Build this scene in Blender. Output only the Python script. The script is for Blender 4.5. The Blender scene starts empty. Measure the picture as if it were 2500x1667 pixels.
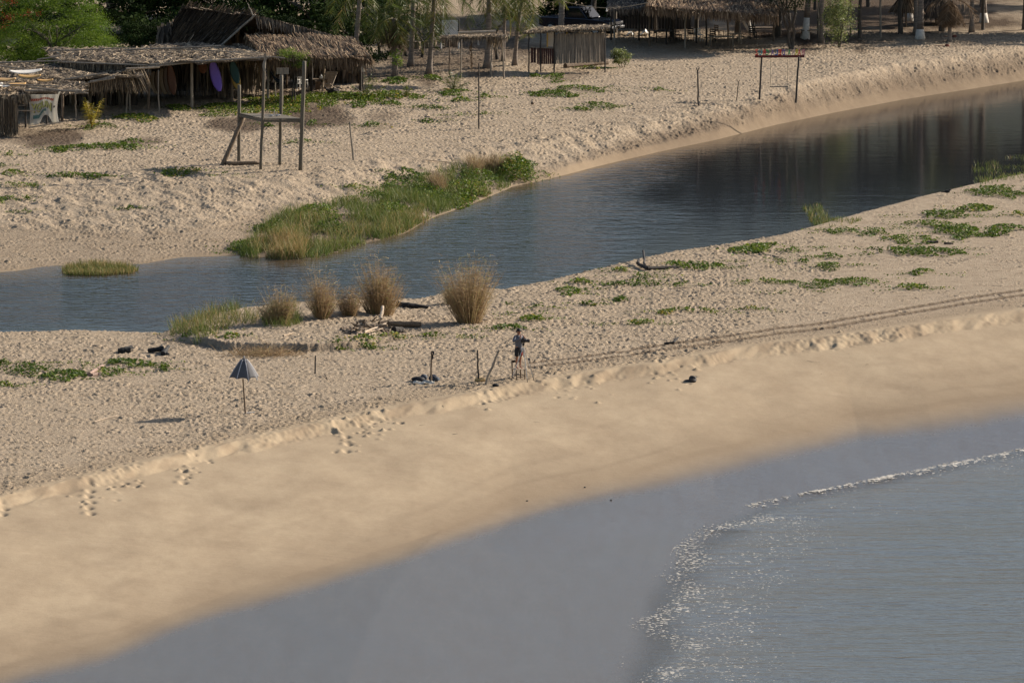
import bpy, bmesh, math, random
import numpy as np
from mathutils import Vector, Matrix, Quaternion

R = math.radians
scene = bpy.context.scene
COL = scene.collection

# ------------------------------------------------------------------ camera, sky, sun, exposure
CAM_H = 42.0
FPX = 16500.0                      # focal length in pixels of the 2500 px wide photograph
V_HOR = -1500.0                    # image row of the horizon
PITCH = math.atan((833.5 - V_HOR) / FPX)
cam = bpy.data.cameras.new('camera')
cam.sensor_width = 36.0
cam.lens = FPX / 2500.0 * 36.0
cam.clip_start = 1.0
cam.clip_end = 9000.0
camo = bpy.data.objects.new('camera', cam)
COL.objects.link(camo)
camo.location = (0, 0, CAM_H)
camo.rotation_euler = (math.pi / 2 - PITCH, 0, 0)
scene.camera = camo

SUN_EL, SUN_AZ = 25.0, 61.0        # azimuth clockwise from +Y
world = bpy.data.worlds.new('World')
scene.world = world
world.use_nodes = True
wn = world.node_tree
bg = wn.nodes['Background']
sky = wn.nodes.new('ShaderNodeTexSky')
sky.sky_type = 'NISHITA'
sky.sun_disc = False
sky.sun_elevation = R(SUN_EL)
sky.sun_rotation = R(SUN_AZ)
sky.air_density = 1.0
sky.dust_density = 1.5
sky.ozone_density = 1.0
wn.links.new(sky.outputs[0], bg.inputs[0])
bg.inputs[1].default_value = 0.075
sl = bpy.data.lights.new('sun', 'SUN')
sl.energy = 4.4
sl.angle = R(0.55)
sl.color = (1.0, 0.90, 0.78)
so = bpy.data.objects.new('sun', sl)
COL.objects.link(so)
TO_SUN = Vector((math.sin(R(SUN_AZ)) * math.cos(R(SUN_EL)), math.cos(R(SUN_AZ)) * math.cos(R(SUN_EL)), math.sin(R(SUN_EL))))
so.rotation_euler = TO_SUN.to_track_quat('Z', 'Y').to_euler()
so.location = (60, 300, 80)
scene.view_settings.view_transform = 'Standard'
scene.view_settings.look = 'None'
scene.view_settings.exposure = 0.86
scene.view_settings.gamma = 1.0

# ------------------------------------------------------------------ geometry of the view: pixel -> place
SP, CP = math.sin(PITCH), math.cos(PITCH)

def ground(u, v, z):
    """point of the ray through pixel (u, v) at height z"""
    a = math.atan((833.5 - v) / FPX) - PITCH
    Y = (z - CAM_H) / math.tan(a)
    return ((u - 1250.0) / FPX * (Y * CP + (CAM_H - z) * SP), Y)

def W(u, v, Y):
    """point of the ray through pixel (u, v) at distance Y"""
    a = math.atan((833.5 - v) / FPX) - PITCH
    z = CAM_H + Y * math.tan(a)
    return Vector(((u - 1250.0) / FPX * (Y * CP + (CAM_H - z) * SP), Y, z))

RIVER_Z = -0.8
SEA_Z = -2.35

def curve(pts, z):
    a = sorted(ground(u, v, z) for u, v in pts)
    return np.array([p[0] for p in a]), np.array([p[1] for p in a])

_fp = sorted(ground(u, v, SEA_Z) for u, v in [(1475, 1900), (1490, 1780), (1500, 1667), (1530, 1560), (1565, 1460), (1600, 1400), (1650, 1340), (1700, 1290), (1750, 1243), (1850, 1224), (1950, 1204), (2100, 1175), (2250, 1145), (2380, 1120), (2500, 1095), (2800, 1030), (3400, 910)])
C_FOAM = (np.array([-400, -60] + [p[0] for p in _fp] + [400]), np.array([120, 140] + [p[1] for p in _fp] + [460]))
def hook_x(Y):
    """left border of the water below the hook of the foam line"""
    return np.interp(Y, [p[1] for p in _fp[:9]], [p[0] for p in _fp[:9]])
HOOK_Y = _fp[8][1]
C_WET = curve([(-900, 1930), (-400, 1800), (-100, 1712), (64, 1655), (255, 1608), (553, 1498), (766, 1438), (1000, 1366), (1250, 1267), (1500, 1197),
               (1729, 1142), (1957, 1087), (2094, 1053), (2277, 1037), (2500, 1000), (2800, 940), (3400, 840)], -1.75)
C_SCARP = curve([(-900, 1440), (-300, 1290), (0, 1214), (100, 1189), (200, 1165), (300, 1140), (450, 1105), (600, 1070), (750, 1040), (850, 1016), (1000, 987),
                 (1150, 962), (1290, 932), (1400, 915), (1500, 900), (1600, 888), (1700, 868), (1800, 850), (1900, 836), (2000, 825), (2100, 813),
                 (2200, 799), (2350, 775), (2500, 757), (2800, 715), (3400, 640)], 0.0)
C_NEAR = curve([(-900, 870), (-200, 832), (0, 826), (200, 818), (400, 823), (450, 812), (600, 778), (720, 768), (800, 762), (950, 752), (1050, 738), (1130, 716), (1230, 718), (1350, 694), (1500, 660),
                (1640, 627), (1780, 607), (1900, 588), (2000, 560), (2100, 530), (2250, 490), (2350, 465), (2500, 436), (2800, 380), (3400, 300)], RIVER_Z)
C_FAR = curve([(-900, 700), (-200, 678), (0, 666), (150, 652), (345, 648), (440, 630), (590, 622), (690, 630), (760, 632), (850, 610), (985, 571), (1060, 530), (1150, 500), (1250, 458), (1340, 437),
               (1450, 408), (1600, 372), (1750, 340), (1900, 303), (2060, 270), (2200, 243), (2350, 220), (2500, 196), (2800, 150), (3400, 80)], RIVER_Z)
C_FOOT = curve([(-900, 600), (-200, 570), (0, 562), (200, 572), (400, 575), (520, 560), (620, 530), (760, 510), (900, 485), (1040, 452), (1200, 425), (1300, 420),
                (1450, 398), (1600, 362), (1750, 331), (1900, 294), (2060, 262), (2200, 235), (2350, 212), (2500, 189), (2800, 143), (3400, 73)], -0.45)
C_EDGE = curve([(-900, 470), (-200, 452), (0, 446), (150, 438), (300, 438), (480, 446), (600, 447), (700, 438), (850, 420), (1000, 388), (1150, 372), (1300, 352),
                (1400, 330), (1500, 312), (1700, 284), (1900, 250), (2100, 220), (2300, 192), (2500, 166), (2800, 120), (3400, 50)], 0.3)

def cy(c, X):
    return np.interp(X, c[0], c[1])

# ladder of the beach profile, one column at a time
def ladder(X):
    ys = [cy(C_FOAM, X) - 80, cy(C_FOAM, X) - 12, cy(C_FOAM, X), None, cy(C_SCARP, X), cy(C_NEAR, X) - 3.5, cy(C_NEAR, X), cy(C_NEAR, X) + 3,
          cy(C_FAR, X) - 8, cy(C_FAR, X), None, None, 400.0, 470.0, 1000.0, 4000.0]
    wet = max(cy(C_WET, X), ys[2] + 3)
    ys[3] = wet
    ys[10] = max(cy(C_FOOT, X), ys[9] + 0.4)
    ys[11] = max(cy(C_EDGE, X), ys[10] + 2.0)
    zs = [-6.0, -2.9, SEA_Z + .25, -1.50, 0.0, -0.08, RIVER_Z, -1.7, -1.6, RIVER_Z, -0.46, 0.3, 0.9, 1.2, 5.0, 60.0]
    ys[12] = max(400.0, ys[11] + 2)
    for i in range(1, len(ys)):
        ys[i] = max(ys[i], ys[i - 1] + 0.05)
    return np.array(ys), np.array(zs)

# ------------------------------------------------------------------ noise
def vnoise(x, y, seed=0):
    rng = np.random.RandomState(seed)
    T = rng.rand(256, 256)
    xi = np.floor(x).astype(np.int64); yi = np.floor(y).astype(np.int64)
    fx = x - xi; fy = y - yi
    fx = fx * fx * (3 - 2 * fx); fy = fy * fy * (3 - 2 * fy)
    a = T[xi & 255, yi & 255]; b = T[(xi + 1) & 255, yi & 255]
    c = T[xi & 255, (yi + 1) & 255]; d = T[(xi + 1) & 255, (yi + 1) & 255]
    return (a * (1 - fx) + b * fx) * (1 - fy) + (c * (1 - fx) + d * fx) * fy

def fnoise(x, y, seed=0, octs=3):
    s = 0; a = 1.0; t = 0
    for k in range(octs):
        s = s + a * vnoise(x * 2 ** k, y * 2 ** k, seed + k); t += a; a *= 0.5
    return s / t

def sstep(a, b, x):
    t = np.clip((x - a) / (b - a), 0, 1)
    return t * t * (3 - 2 * t)

# raised hummock of the sand spit with its little cut bank
HB = curve([(395, 826), (440, 832), (480, 840), (560, 851), (680, 857), (780, 856), (870, 848), (950, 832), (1000, 818)], 0.0)

def hummock(X, Y):
    hb = cy(HB, X) + 0.9 * (vnoise(X * 1.1, X * 0, 91) - 0.5) + 0.22 * (vnoise(X * 4, Y * 1.5, 92) - .5)
    x0, x1 = HB[0][0], HB[0][-1]
    win = sstep(x0, x0 + 2.2, X) * (1 - sstep(x1 - 3.5, x1 + 0.5, X))
    near = cy(C_NEAR, X)
    return 0.30 * win * sstep(0, 0.2, Y - hb) * (1 - sstep(near - 3.5, near - 0.3, Y))

def scarp(X, Y):
    ph = X * 5.2 + 7.0 * fnoise(X * .45, X * 0 + 3, 8, 2)
    amp = .25 + .75 * sstep(.35, .65, vnoise(X * .35, X * 0, 9))
    sc = (.5 + .5 * np.sin(ph)) ** .8 + .35 * (vnoise(X * 2.2, X * 0 + 5, 12) - .5)
    t0 = np.clip((cy(C_SCARP, X) + .2 - Y) / 1.4, 0, 1)
    top = cy(C_SCARP, X) + 0.7 * (fnoise(X * 0.7, X * 0 + 3, 5, 2) - 0.5) + amp * (.46 * sc - .24) * (.35 + .9 * t0)
    w = 1.25 + 0.6 * (vnoise(X * 0.7, X * 0, 7) - 0.5)
    t = np.clip((Y - top + w) / w, 0, 1)
    drop = -0.25 * (1 - (.55 * t ** .8 + .45 * t * t * (3 - 2 * t)))
    return drop

def height(X, Y, fine=False):
    """smooth ground height for scalar X, Y"""
    ys, zs = ladder(X)
    z = np.interp(Y, ys, zs)
    Xa = np.array([float(X)]); Ya = np.array([float(Y)])
    return float(z + hummock(Xa, Ya)[0] + scarp(Xa, Ya)[0])

def P(u, v):
    """the place on the ground seen at pixel (u, v)"""
    z = 0.0
    for k in range(14):
        X, Y = ground(u, v, z)
        z = 0.5 * z + 0.5 * height(X, Y)
    X, Y = ground(u, v, z)
    return Vector((X, Y, height(X, Y)))

# ------------------------------------------------------------------ scene graph helpers
ORG = {}

def tag(o, label=None, cat=None, group=None, kind=None):
    if label: o['label'] = label
    if label and cat and not kind: o['kind'] = 'thing'
    if cat: o['category'] = cat
    if group: o['group'] = group
    if kind: o['kind'] = kind
    return o

def thing(name, label, cat, loc=(0, 0, 0), group=None, rz=0.0):
    o = bpy.data.objects.new(name, None)
    o.empty_display_size = 0.3
    COL.objects.link(o)
    o.location = loc
    o.rotation_euler = (0, 0, rz)
    ORG[o.name] = Vector(loc)
    return tag(o, label, cat, group)

def link_mesh(name, me, mat, parent=None, org=None):
    if mat is not None and len(me.materials) == 0:
        me.materials.append(mat)
    o = bpy.data.objects.new(name, me)
    COL.objects.link(o)
    if parent is not None:
        o.parent = parent
        ORG[o.name] = ORG[parent.name]
    elif org is not None:
        o.location = org
        ORG[o.name] = Vector(org)
    else:
        ORG[o.name] = Vector((0, 0, 0))
    return o

def arr_mesh(name, V, F, attrs=None, smooth=False):
    """V (n,3), F (m,k) arrays -> mesh, per-point float attributes"""
    V = np.asarray(V, dtype=np.float32); F = np.asarray(F, dtype=np.int32)
    me = bpy.data.meshes.new(name)
    n, k = F.shape
    me.vertices.add(len(V)); me.vertices.foreach_set('co', V.ravel())
    me.loops.add(n * k); me.loops.foreach_set('vertex_index', F.ravel())
    me.polygons.add(n)
    me.polygons.foreach_set('loop_start', np.arange(n, dtype=np.int32) * k)
    me.polygons.foreach_set('loop_total', np.full(n, k, dtype=np.int32))
    me.polygons.foreach_set('use_smooth', np.full(n, smooth, dtype=bool))
    for an, av in (attrs or {}).items():
        a = me.attributes.new(an, 'FLOAT', 'POINT')
        a.data.foreach_set('value', np.asarray(av, dtype=np.float32))
    me.update(calc_edges=True)
    return me

class MB:
    """collects shapes in place coordinates and links them as ONE mesh object"""
    def __init__(s): s.v = []; s.f = []; s.t = []; s.rng = random.Random(5)
    def add(s, vs, fs, tint=0.5):
        b = len(s.v)
        s.v += [tuple(p) for p in vs]
        s.f += [tuple(i + b for i in f) for f in fs]
        s.t += [tint] * len(vs)
    def box(s, c, size, rot=None, tint=0.5):
        c = Vector(c); hx, hy, hz = [k / 2 for k in size]
        vs = [Vector((x, y, z)) for x in (-hx, hx) for y in (-hy, hy) for z in (-hz, hz)]
        if rot is not None: vs = [rot @ p for p in vs]
        s.add([c + p for p in vs], [(0, 1, 3, 2), (4, 6, 7, 5), (0, 4, 5, 1), (2, 3, 7, 6), (0, 2, 6, 4), (1, 5, 7, 3)], tint)
    def beam(s, a, b, w, h, tint=0.5):
        a = Vector(a); b = Vector(b); d = b - a
        q = d.to_track_quat('X', 'Z').to_matrix()
        s.box((a + b) / 2, (d.length, w, h), q, tint)
    def tube(s, pts, rad, n=8, tint=0.5, wob=0.0):
        pts = [Vector(p) for p in pts]
        if not hasattr(rad, '__len__'): rad = [rad] * len(pts)
        rings = []
        ref = Vector((0.31, 0.2, 0.93))
        for i, p in enumerate(pts):
            d = (pts[min(i + 1, len(pts) - 1)] - pts[max(i - 1, 0)]).normalized()
            x = d.cross(ref)
            if x.length < 0.05: x = d.cross(Vector((1, 0, 0)))
            x.normalize(); y = d.cross(x)
            rings.append([p + (x * math.cos(2 * math.pi * k / n) + y * math.sin(2 * math.pi * k / n)) * rad[i] * (1 + wob * (s.rng.random() - .5)) for k in range(n)])
        vs = [q for r in rings for q in r]
        fs = []
        for i in range(len(pts) - 1):
            for k in range(n):
                fs.append((i * n + k, i * n + (k + 1) % n, (i + 1) * n + (k + 1) % n, (i + 1) * n + k))
        fs.append(tuple(range(n - 1, -1, -1)))
        fs.append(tuple((len(pts) - 1) * n + k for k in range(n)))
        s.add(vs, fs, tint)
    def pole(s, a, b, r0, r1=None, crook=0.03, n=8, segs=6, tint=0.5, wob=0.12):
        a = Vector(a); b = Vector(b); r1 = r1 if r1 is not None else r0 * 0.85
        pts = []; rr = []
        ox = oy = 0
        L = (b - a).length
        for i in range(segs + 1):
            t = i / segs
            if 0 < i < segs:
                ox = (s.rng.random() - .5) * 2 * crook * L * .5; oy = (s.rng.random() - .5) * 2 * crook * L * .5
            else: ox = oy = 0
            pts.append(a.lerp(b, t) + Vector((ox, oy * .5, oy * .2)))
            rr.append(r0 + (r1 - r0) * t)
        s.tube(pts, rr, n, tint, wob)
    def ball(s, c, r, sc=(1, 1, 1), seg=10, rings=6, tint=.5, jit=0.0):
        c = Vector(c); vs = [c + Vector((0, 0, r * sc[2]))]; fs = []
        for i in range(1, rings):
            th = math.pi * i / rings
            for k in range(seg):
                ph = 2 * math.pi * k / seg
                rr = r * (1 + jit * (s.rng.random() - .5))
                vs.append(c + Vector((rr * sc[0] * math.sin(th) * math.cos(ph), rr * sc[1] * math.sin(th) * math.sin(ph), rr * sc[2] * math.cos(th))))
        vs.append(c - Vector((0, 0, r * sc[2])))
        for k in range(seg): fs.append((0, 1 + k, 1 + (k + 1) % seg))
        for i in range(rings - 2):
            for k in range(seg):
                a = 1 + i * seg + k; b = 1 + i * seg + (k + 1) % seg
                fs.append((a, a + seg, b + seg, b))
        last = len(vs) - 1; o = 1 + (rings - 2) * seg
        for k in range(seg): fs.append((o + k, last, o + (k + 1) % seg))
        s.add(vs, fs, tint)
    def grid(s, fn, nu, nv, thick=0.0, tint=.5):
        """fn(s, t) -> point; a sheet, with a second face below when thick"""
        top = [fn(i / nu, j / nv) for j in range(nv + 1) for i in range(nu + 1)]
        w = nu + 1
        fs = [(j * w + i, j * w + i + 1, (j + 1) * w + i + 1, (j + 1) * w + i) for j in range(nv) for i in range(nu)]
        if not thick:
            s.add(top, fs, tint); return
        n = len(top)
        vs = top + [Vector(p) - (thick if isinstance(thick, Vector) else Vector((0, 0, thick))) for p in top]
        fs2 = [tuple(reversed([i + n for i in f])) for f in fs]
        rim = [i for i in range(w)] + [j * w + nu for j in range(1, nv + 1)] + [nv * w + i for i in range(nu - 1, -1, -1)] + [j * w for j in range(nv - 1, 0, -1)]
        fs3 = [(rim[k], rim[k] + n, rim[(k + 1) % len(rim)] + n, rim[(k + 1) % len(rim)]) for k in range(len(rim))]
        s.add(vs, fs + fs2 + fs3, tint)
    def strips(s, p0, p1, w, rng, tint=None, droop=0.0):
        """flat thin leaves from p0 to p1 (lists), each its own quad pair"""
        for a, b in zip(p0, p1):
            d = b - a
            side = d.cross(Vector((rng.uniform(-.4, .4), rng.uniform(-.4, .4), 1)))
            if side.length < 1e-6: side = Vector((1, 0, 0))
            side = side.normalized() * (w * rng.uniform(.6, 1.3) / 2)
            m = (a + b) / 2 + Vector((0, 0, droop))
            s.add([a - side, a + side, m + side, m - side, b + side * .3, b - side * .3], [(0, 1, 2, 3), (3, 2, 4, 5)], rng.random() if tint is None else tint)
    def build(s, name, mat, parent=None, smooth=False, org=None, bevel=0.0):
        o0 = ORG[parent.name] if parent is not None else Vector(org if org is not None else (0, 0, 0))
        me = bpy.data.meshes.new(name)
        me.from_pydata([(p[0] - o0.x, p[1] - o0.y, p[2] - o0.z) for p in s.v], [], s.f)
        a = me.attributes.new('tint', 'FLOAT', 'POINT')
        a.data.foreach_set('value', np.array(s.t, dtype=np.float32))
        if smooth: me.polygons.foreach_set('use_smooth', np.ones(len(me.polygons), dtype=bool))
        me.update()
        o = link_mesh(name, me, mat, parent, o0)
        if bevel:
            m = o.modifiers.new('bevel', 'BEVEL'); m.width = bevel; m.segments = 2; m.limit_method = 'ANGLE'
        return o

def single(mb, name, mat, label, cat, org, group=None, smooth=False, bevel=0.0):
    o = mb.build(name, mat, None, smooth, org, bevel)
    return tag(o, label, cat, group)

# bulk foliage -------------------------------------------------------
def rand_dirs(n, rng):
    v = rng.normal(size=(n, 3)); return v / np.linalg.norm(v, axis=1)[:, None]

def leaf_arrays(C, size, rng, flat=0.0, aspect=0.45, tint=None):
    """diamond leaves round the centres C; flat 1 = lying level"""
    n = len(C)
    nr = rand_dirs(n, rng)
    nr[:, 2] = np.abs(nr[:, 2]) + flat * 2.0
    nr /= np.linalg.norm(nr, axis=1)[:, None]
    a = np.cross(nr, rand_dirs(n, rng)); a /= np.linalg.norm(a, axis=1)[:, None] + 1e-9
    b = np.cross(nr, a)
    L = (size * rng.uniform(.6, 1.3, n))[:, None]
    V = np.stack([C - a * L, C - b * L * aspect + nr * L * .12, C + a * L, C + b * L * aspect + nr * L * .12], 1).reshape(-1, 3)
    F = np.arange(4 * n).reshape(n, 4)
    t = rng.rand(n) if tint is None else tint
    return V, F, np.repeat(t, 4)

def blade_arrays(B, D, length, width, droop, rng, segs=3, tint=None, twist=None):
    """tapered curving blades from bases B leaving along D"""
    n = len(B)
    D = D / (np.linalg.norm(D, axis=1)[:, None] + 1e-9)
    side = np.cross(D, rand_dirs(n, rng)); side /= np.linalg.norm(side, axis=1)[:, None] + 1e-9
    out = D.copy(); out[:, 2] = 0
    pts = []
    for k in range(segs + 1):
        t = k / segs
        p = B + D * (length * t)[:, None]
        p = p + out * (droop * length * t * t * .7)[:, None]
        p[:, 2] -= droop * length * t * t * .55
        w = width * (1 - .85 * t) * .5
        pts.append(p - side * w[:, None]); pts.append(p + side * w[:, None])
    V = np.stack(pts, 1).reshape(-1, 3)
    m = 2 * (segs + 1)
    base = (np.arange(n) * m)[:, None]
    F = np.concatenate([base + np.array([2 * k, 2 * k + 1, 2 * k + 3, 2 * k + 2]) for k in range(segs)], 0)
    t = rng.rand(n) if tint is None else tint
    return V, F, np.repeat(t, m), np.tile(np.repeat(np.linspace(0, 1, segs + 1), 2), n)

class Bulk:
    def __init__(s): s.V = []; s.F = []; s.T = []; s.n = 0
    def add(s, V, F, T):
        s.V.append(V); s.F.append(F + s.n); s.T.append(T); s.n += len(V)
    def mesh(s, name, org=(0, 0, 0)):
        return arr_mesh(name, np.concatenate(s.V) - np.array(org), np.concatenate(s.F), {'tint': np.concatenate(s.T)})

# ------------------------------------------------------------------ materials
def new_mat(name):
    m = bpy.data.materials.new(name); m.use_nodes = True
    nt = m.node_tree
    return m, nt, nt.nodes['Principled BSDF']

def nd(nt, typ, **kw):
    n = nt.nodes.new(typ)
    for k, v in kw.items():
        if k.startswith('i_'):
            n.inputs[k[2:]].default_value = v
        else: setattr(n, k, v)
    return n

def ramp(nt, src, stops):
    r = nt.nodes.new('ShaderNodeValToRGB')
    e = r.color_ramp.elements
    while len(e) < len(stops): e.new(0.5)
    for k, (p, c) in enumerate(stops):
        e[k].position = p; e[k].color = (*c, 1)
    nt.links.new(src, r.inputs[0])
    return r.outputs[0]

def obj_coords(nt, scale=(1, 1, 1)):
    tc = nt.nodes.new('ShaderNodeTexCoord')
    mp = nt.nodes.new('ShaderNodeMapping')
    mp.inputs['Scale'].default_value = scale
    nt.links.new(tc.outputs['Object'], mp.inputs[0])
    return mp.outputs[0]

def mat_wood(name, dark, light, scale=(9, 9, 1.2), rough=0.85, bump=0.5):
    m, nt, p = new_mat(name)
    co = obj_coords(nt, scale)
    n = nd(nt, 'ShaderNodeTexNoise', i_Scale=1.6, i_Detail=5.0, i_Roughness=0.65)
    nt.links.new(co, n.inputs['Vector'])
    a = nd(nt, 'ShaderNodeAttribute', attribute_name='tint')
    mx = nd(nt, 'ShaderNodeMath', operation='MULTIPLY_ADD'); mx.inputs[1].default_value = 0.35
    nt.links.new(a.outputs['Fac'], mx.inputs[0])
    sb = nd(nt, 'ShaderNodeMath', operation='SUBTRACT'); sb.inputs[1].default_value = 0.17
    nt.links.new(n.outputs['Fac'], sb.inputs[0]); nt.links.new(sb.outputs[0], mx.inputs[2])
    c = ramp(nt, mx.outputs[0], [(0.28, dark), (0.72, light)])
    nt.links.new(c, p.inputs['Base Color'])
    p.inputs['Roughness'].default_value = rough
    b = nd(nt, 'ShaderNodeBump', i_Strength=bump, i_Distance=0.02)
    nt.links.new(n.outputs['Fac'], b.inputs['Height']); nt.links.new(b.outputs[0], p.inputs['Normal'])
    return m

def mat_leaf(name, stops, rough=0.5, trans=0.35, spec=0.4, big=0.0):
    m, nt, p = new_mat(name)
    a = nd(nt, 'ShaderNodeAttribute', attribute_name='tint')
    src = a.outputs['Fac']
    if big:
        co = obj_coords(nt)
        n = nd(nt, 'ShaderNodeTexNoise', i_Scale=0.7, i_Detail=3.0)
        nt.links.new(co, n.inputs['Vector'])
        mx = nd(nt, 'ShaderNodeMath', operation='MULTIPLY_ADD'); mx.inputs[1].default_value = big
        sb = nd(nt, 'ShaderNodeMath', operation='SUBTRACT'); sb.inputs[1].default_value = 0.5
        nt.links.new(n.outputs['Fac'], sb.inputs[0]); nt.links.new(sb.outputs[0], mx.inputs[0]); nt.links.new(src, mx.inputs[2])
        src = mx.outputs[0]
    c = ramp(nt, src, stops)
    nt.links.new(c, p.inputs['Base Color'])
    p.inputs['Roughness'].default_value = rough
    p.inputs['Specular IOR Level'].default_value = spec
    if trans:
        tr = nd(nt, 'ShaderNodeBsdfTranslucent')
        nt.links.new(c, tr.inputs[0])
        ms = nd(nt, 'ShaderNodeMixShader'); ms.inputs[0].default_value = trans
        nt.links.new(p.outputs[0], ms.inputs[1]); nt.links.new(tr.outputs[0], ms.inputs[2])
        nt.links.new(ms.outputs[0], nt.nodes['Material Output'].inputs[0])
    return m

def mat_plain(name, col, rough=0.6, metal=0.0, var=0.25, scale=6.0, spec=0.4):
    m, nt, p = new_mat(name)
    co = obj_coords(nt)
    n = nd(nt, 'ShaderNodeTexNoise', i_Scale=scale, i_Detail=4.0)
    nt.links.new(co, n.inputs['Vector'])
    lo = tuple(k * (1 - var) for k in col); hi = tuple(min(1, k * (1 + var)) for k in col)
    nt.links.new(ramp(nt, n.outputs['Fac'], [(0.3, lo), (0.7, hi)]), p.inputs['Base Color'])
    p.inputs['Roughness'].default_value = rough
    p.inputs['Metallic'].default_value = metal
    p.inputs['Specular IOR Level'].default_value = spec
    return m

M = {}
M['grey_wood'] = mat_wood('grey_weathered_wood', (0.12, 0.10, 0.08), (0.36, 0.30, 0.23))
M['brown_wood'] = mat_wood('brown_wood', (0.07, 0.047, 0.03), (0.24, 0.17, 0.11))
M['dark_wood'] = mat_wood('dark_wood', (0.016, 0.013, 0.011), (0.06, 0.047, 0.036))
M['tower_wood'] = mat_wood('tower_timber', (0.075, 0.062, 0.045), (0.17, 0.14, 0.10), scale=(12, 12, 1.0))
M['pale_wood'] = mat_wood('bleached_driftwood', (0.26, 0.19, 0.12), (0.55, 0.43, 0.31), scale=(5, 5, 5))
M['thatch'] = mat_leaf('grey_thatch', [(0.0, (0.045, 0.036, 0.028)), (0.5, (0.16, 0.125, 0.09)), (0.82, (0.38, 0.29, 0.19)), (1.0, (0.58, 0.45, 0.30))], rough=0.8, trans=0.08, spec=0.15, big=0.25)
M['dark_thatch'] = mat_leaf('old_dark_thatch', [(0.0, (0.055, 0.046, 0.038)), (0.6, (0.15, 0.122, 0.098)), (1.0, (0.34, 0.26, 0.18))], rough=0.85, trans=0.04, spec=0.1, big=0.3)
M['brown_thatch'] = mat_leaf('brown_thatch', [(0.0, (0.07, 0.045, 0.028)), (0.6, (0.20, 0.135, 0.085)), (1.0, (0.40, 0.29, 0.18))], rough=0.8, trans=0.12, spec=0.15, big=0.3)
M['creeper'] = mat_leaf('creeper_leaves', [(0.0, (0.03, 0.055, 0.006)), (0.45, (0.075, 0.125, 0.012)), (0.85, (0.15, 0.20, 0.022)), (0.965, (0.24, 0.27, 0.04)), (1.0, (0.45, 0.32, 0.06))], rough=0.5, trans=0.35, spec=0.22, big=0.25)
M['reed'] = mat_leaf('green_reed', [(0.0, (0.055, 0.095, 0.014)), (0.5, (0.135, 0.165, 0.038)), (0.82, (0.24, 0.20, 0.075)), (1.0, (0.42, 0.27, 0.12))], rough=0.6, trans=0.3, spec=0.25, big=0.5)
M['dry_grass'] = mat_leaf('dry_tall_grass', [(0.0, (0.15, 0.095, 0.05)), (0.5, (0.33, 0.225, 0.125)), (0.85, (0.47, 0.35, 0.19)), (1.0, (0.30, 0.30, 0.10))], rough=0.65, trans=0.3, spec=0.2, big=0.2)
M['bright_leaf'] = mat_leaf('bright_green_leaf', [(0.0, (0.03, 0.07, 0.006)), (0.5, (0.12, 0.20, 0.015)), (1.0, (0.26, 0.33, 0.04))], rough=0.5, trans=0.45, spec=0.3, big=0.8)
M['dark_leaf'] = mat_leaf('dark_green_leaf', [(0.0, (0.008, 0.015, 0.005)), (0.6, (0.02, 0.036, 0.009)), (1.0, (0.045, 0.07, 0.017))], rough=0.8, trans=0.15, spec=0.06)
M['shrub_leaf'] = mat_leaf('grey_green_leaf', [(0.0, (0.06, 0.085, 0.025)), (0.6, (0.17, 0.21, 0.06)), (1.0, (0.36, 0.36, 0.14))], rough=0.5, trans=0.35, spec=0.35)
M['palm_leaf'] = mat_leaf('palm_frond', [(0.0, (0.03, 0.06, 0.010)), (0.55, (0.10, 0.125, 0.02)), (0.85, (0.24, 0.20, 0.05)), (1.0, (0.34, 0.22, 0.08))], rough=0.45, trans=0.35, spec=0.4)
M['yellow_palm'] = mat_leaf('yellowing_palm_frond', [(0.0, (0.14, 0.13, 0.012)), (0.6, (0.32, 0.27, 0.03)), (1.0, (0.38, 0.22, 0.05))], rough=0.5, trans=0.4, spec=0.3)
M['dead_frond'] = mat_leaf('dead_palm_frond', [(0.0, (0.07, 0.045, 0.028)), (0.6, (0.19, 0.13, 0.08)), (1.0, (0.36, 0.26, 0.16))], rough=0.75, trans=0.2, spec=0.15)
M['flower'] = mat_leaf('red_flower', [(0.0, (0.28, 0.03, 0.012)), (1.0, (0.5, 0.07, 0.02))], rough=0.6, trans=0.3)
M['palm_bark'] = mat_wood('palm_bark', (0.10, 0.08, 0.065), (0.29, 0.23, 0.18), scale=(1.5, 1.5, 9))
M['tree_bark'] = mat_wood('tree_bark', (0.035, 0.028, 0.022), (0.12, 0.095, 0.07), scale=(6, 6, 2))
M['whitewash'] = mat_plain('whitewash', (0.62, 0.57, 0.5), 0.9, var=0.15)
M['white'] = mat_plain('white_plastic', (0.72, 0.7, 0.66), 0.45, var=0.08)
M['black'] = mat_plain('black_cloth', (0.012, 0.012, 0.014), 0.8)
M['black_plastic'] = mat_plain('black_plastic', (0.012, 0.012, 0.013), 0.4)
M['navy'] = mat_plain('navy_cloth', (0.012, 0.019, 0.036), 0.85)
M['grey_blue'] = mat_plain('grey_blue_cloth', (0.05, 0.062, 0.08), 0.85)
M['char'] = mat_wood('charred_driftwood', (0.006, 0.006, 0.006), (0.022, 0.019, 0.017), scale=(6, 6, 6))
M['purple_board'] = mat_plain('purple_foam', (0.22, 0.13, 0.58), 0.5, var=0.06)
M['cream_board'] = mat_plain('cream_resin', (0.78, 0.72, 0.62), 0.35, var=0.06)
M['amber_board'] = mat_plain('yellowed_resin', (0.62, 0.36, 0.12), 0.4, var=0.2, scale=2)
M['orange_board'] = mat_plain('orange_board', (0.15, 0.06, 0.028), 0.45, var=0.1)
M['yellow_paint'] = mat_plain('yellow_paint', (0.62, 0.42, 0.05), 0.6, var=0.1)
M['teal_board'] = mat_plain('teal_board', (0.02, 0.06, 0.055), 0.5, var=0.1)
M['red_paint'] = mat_plain('red_paint', (0.16, 0.026, 0.018), 0.7, var=0.3)
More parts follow.
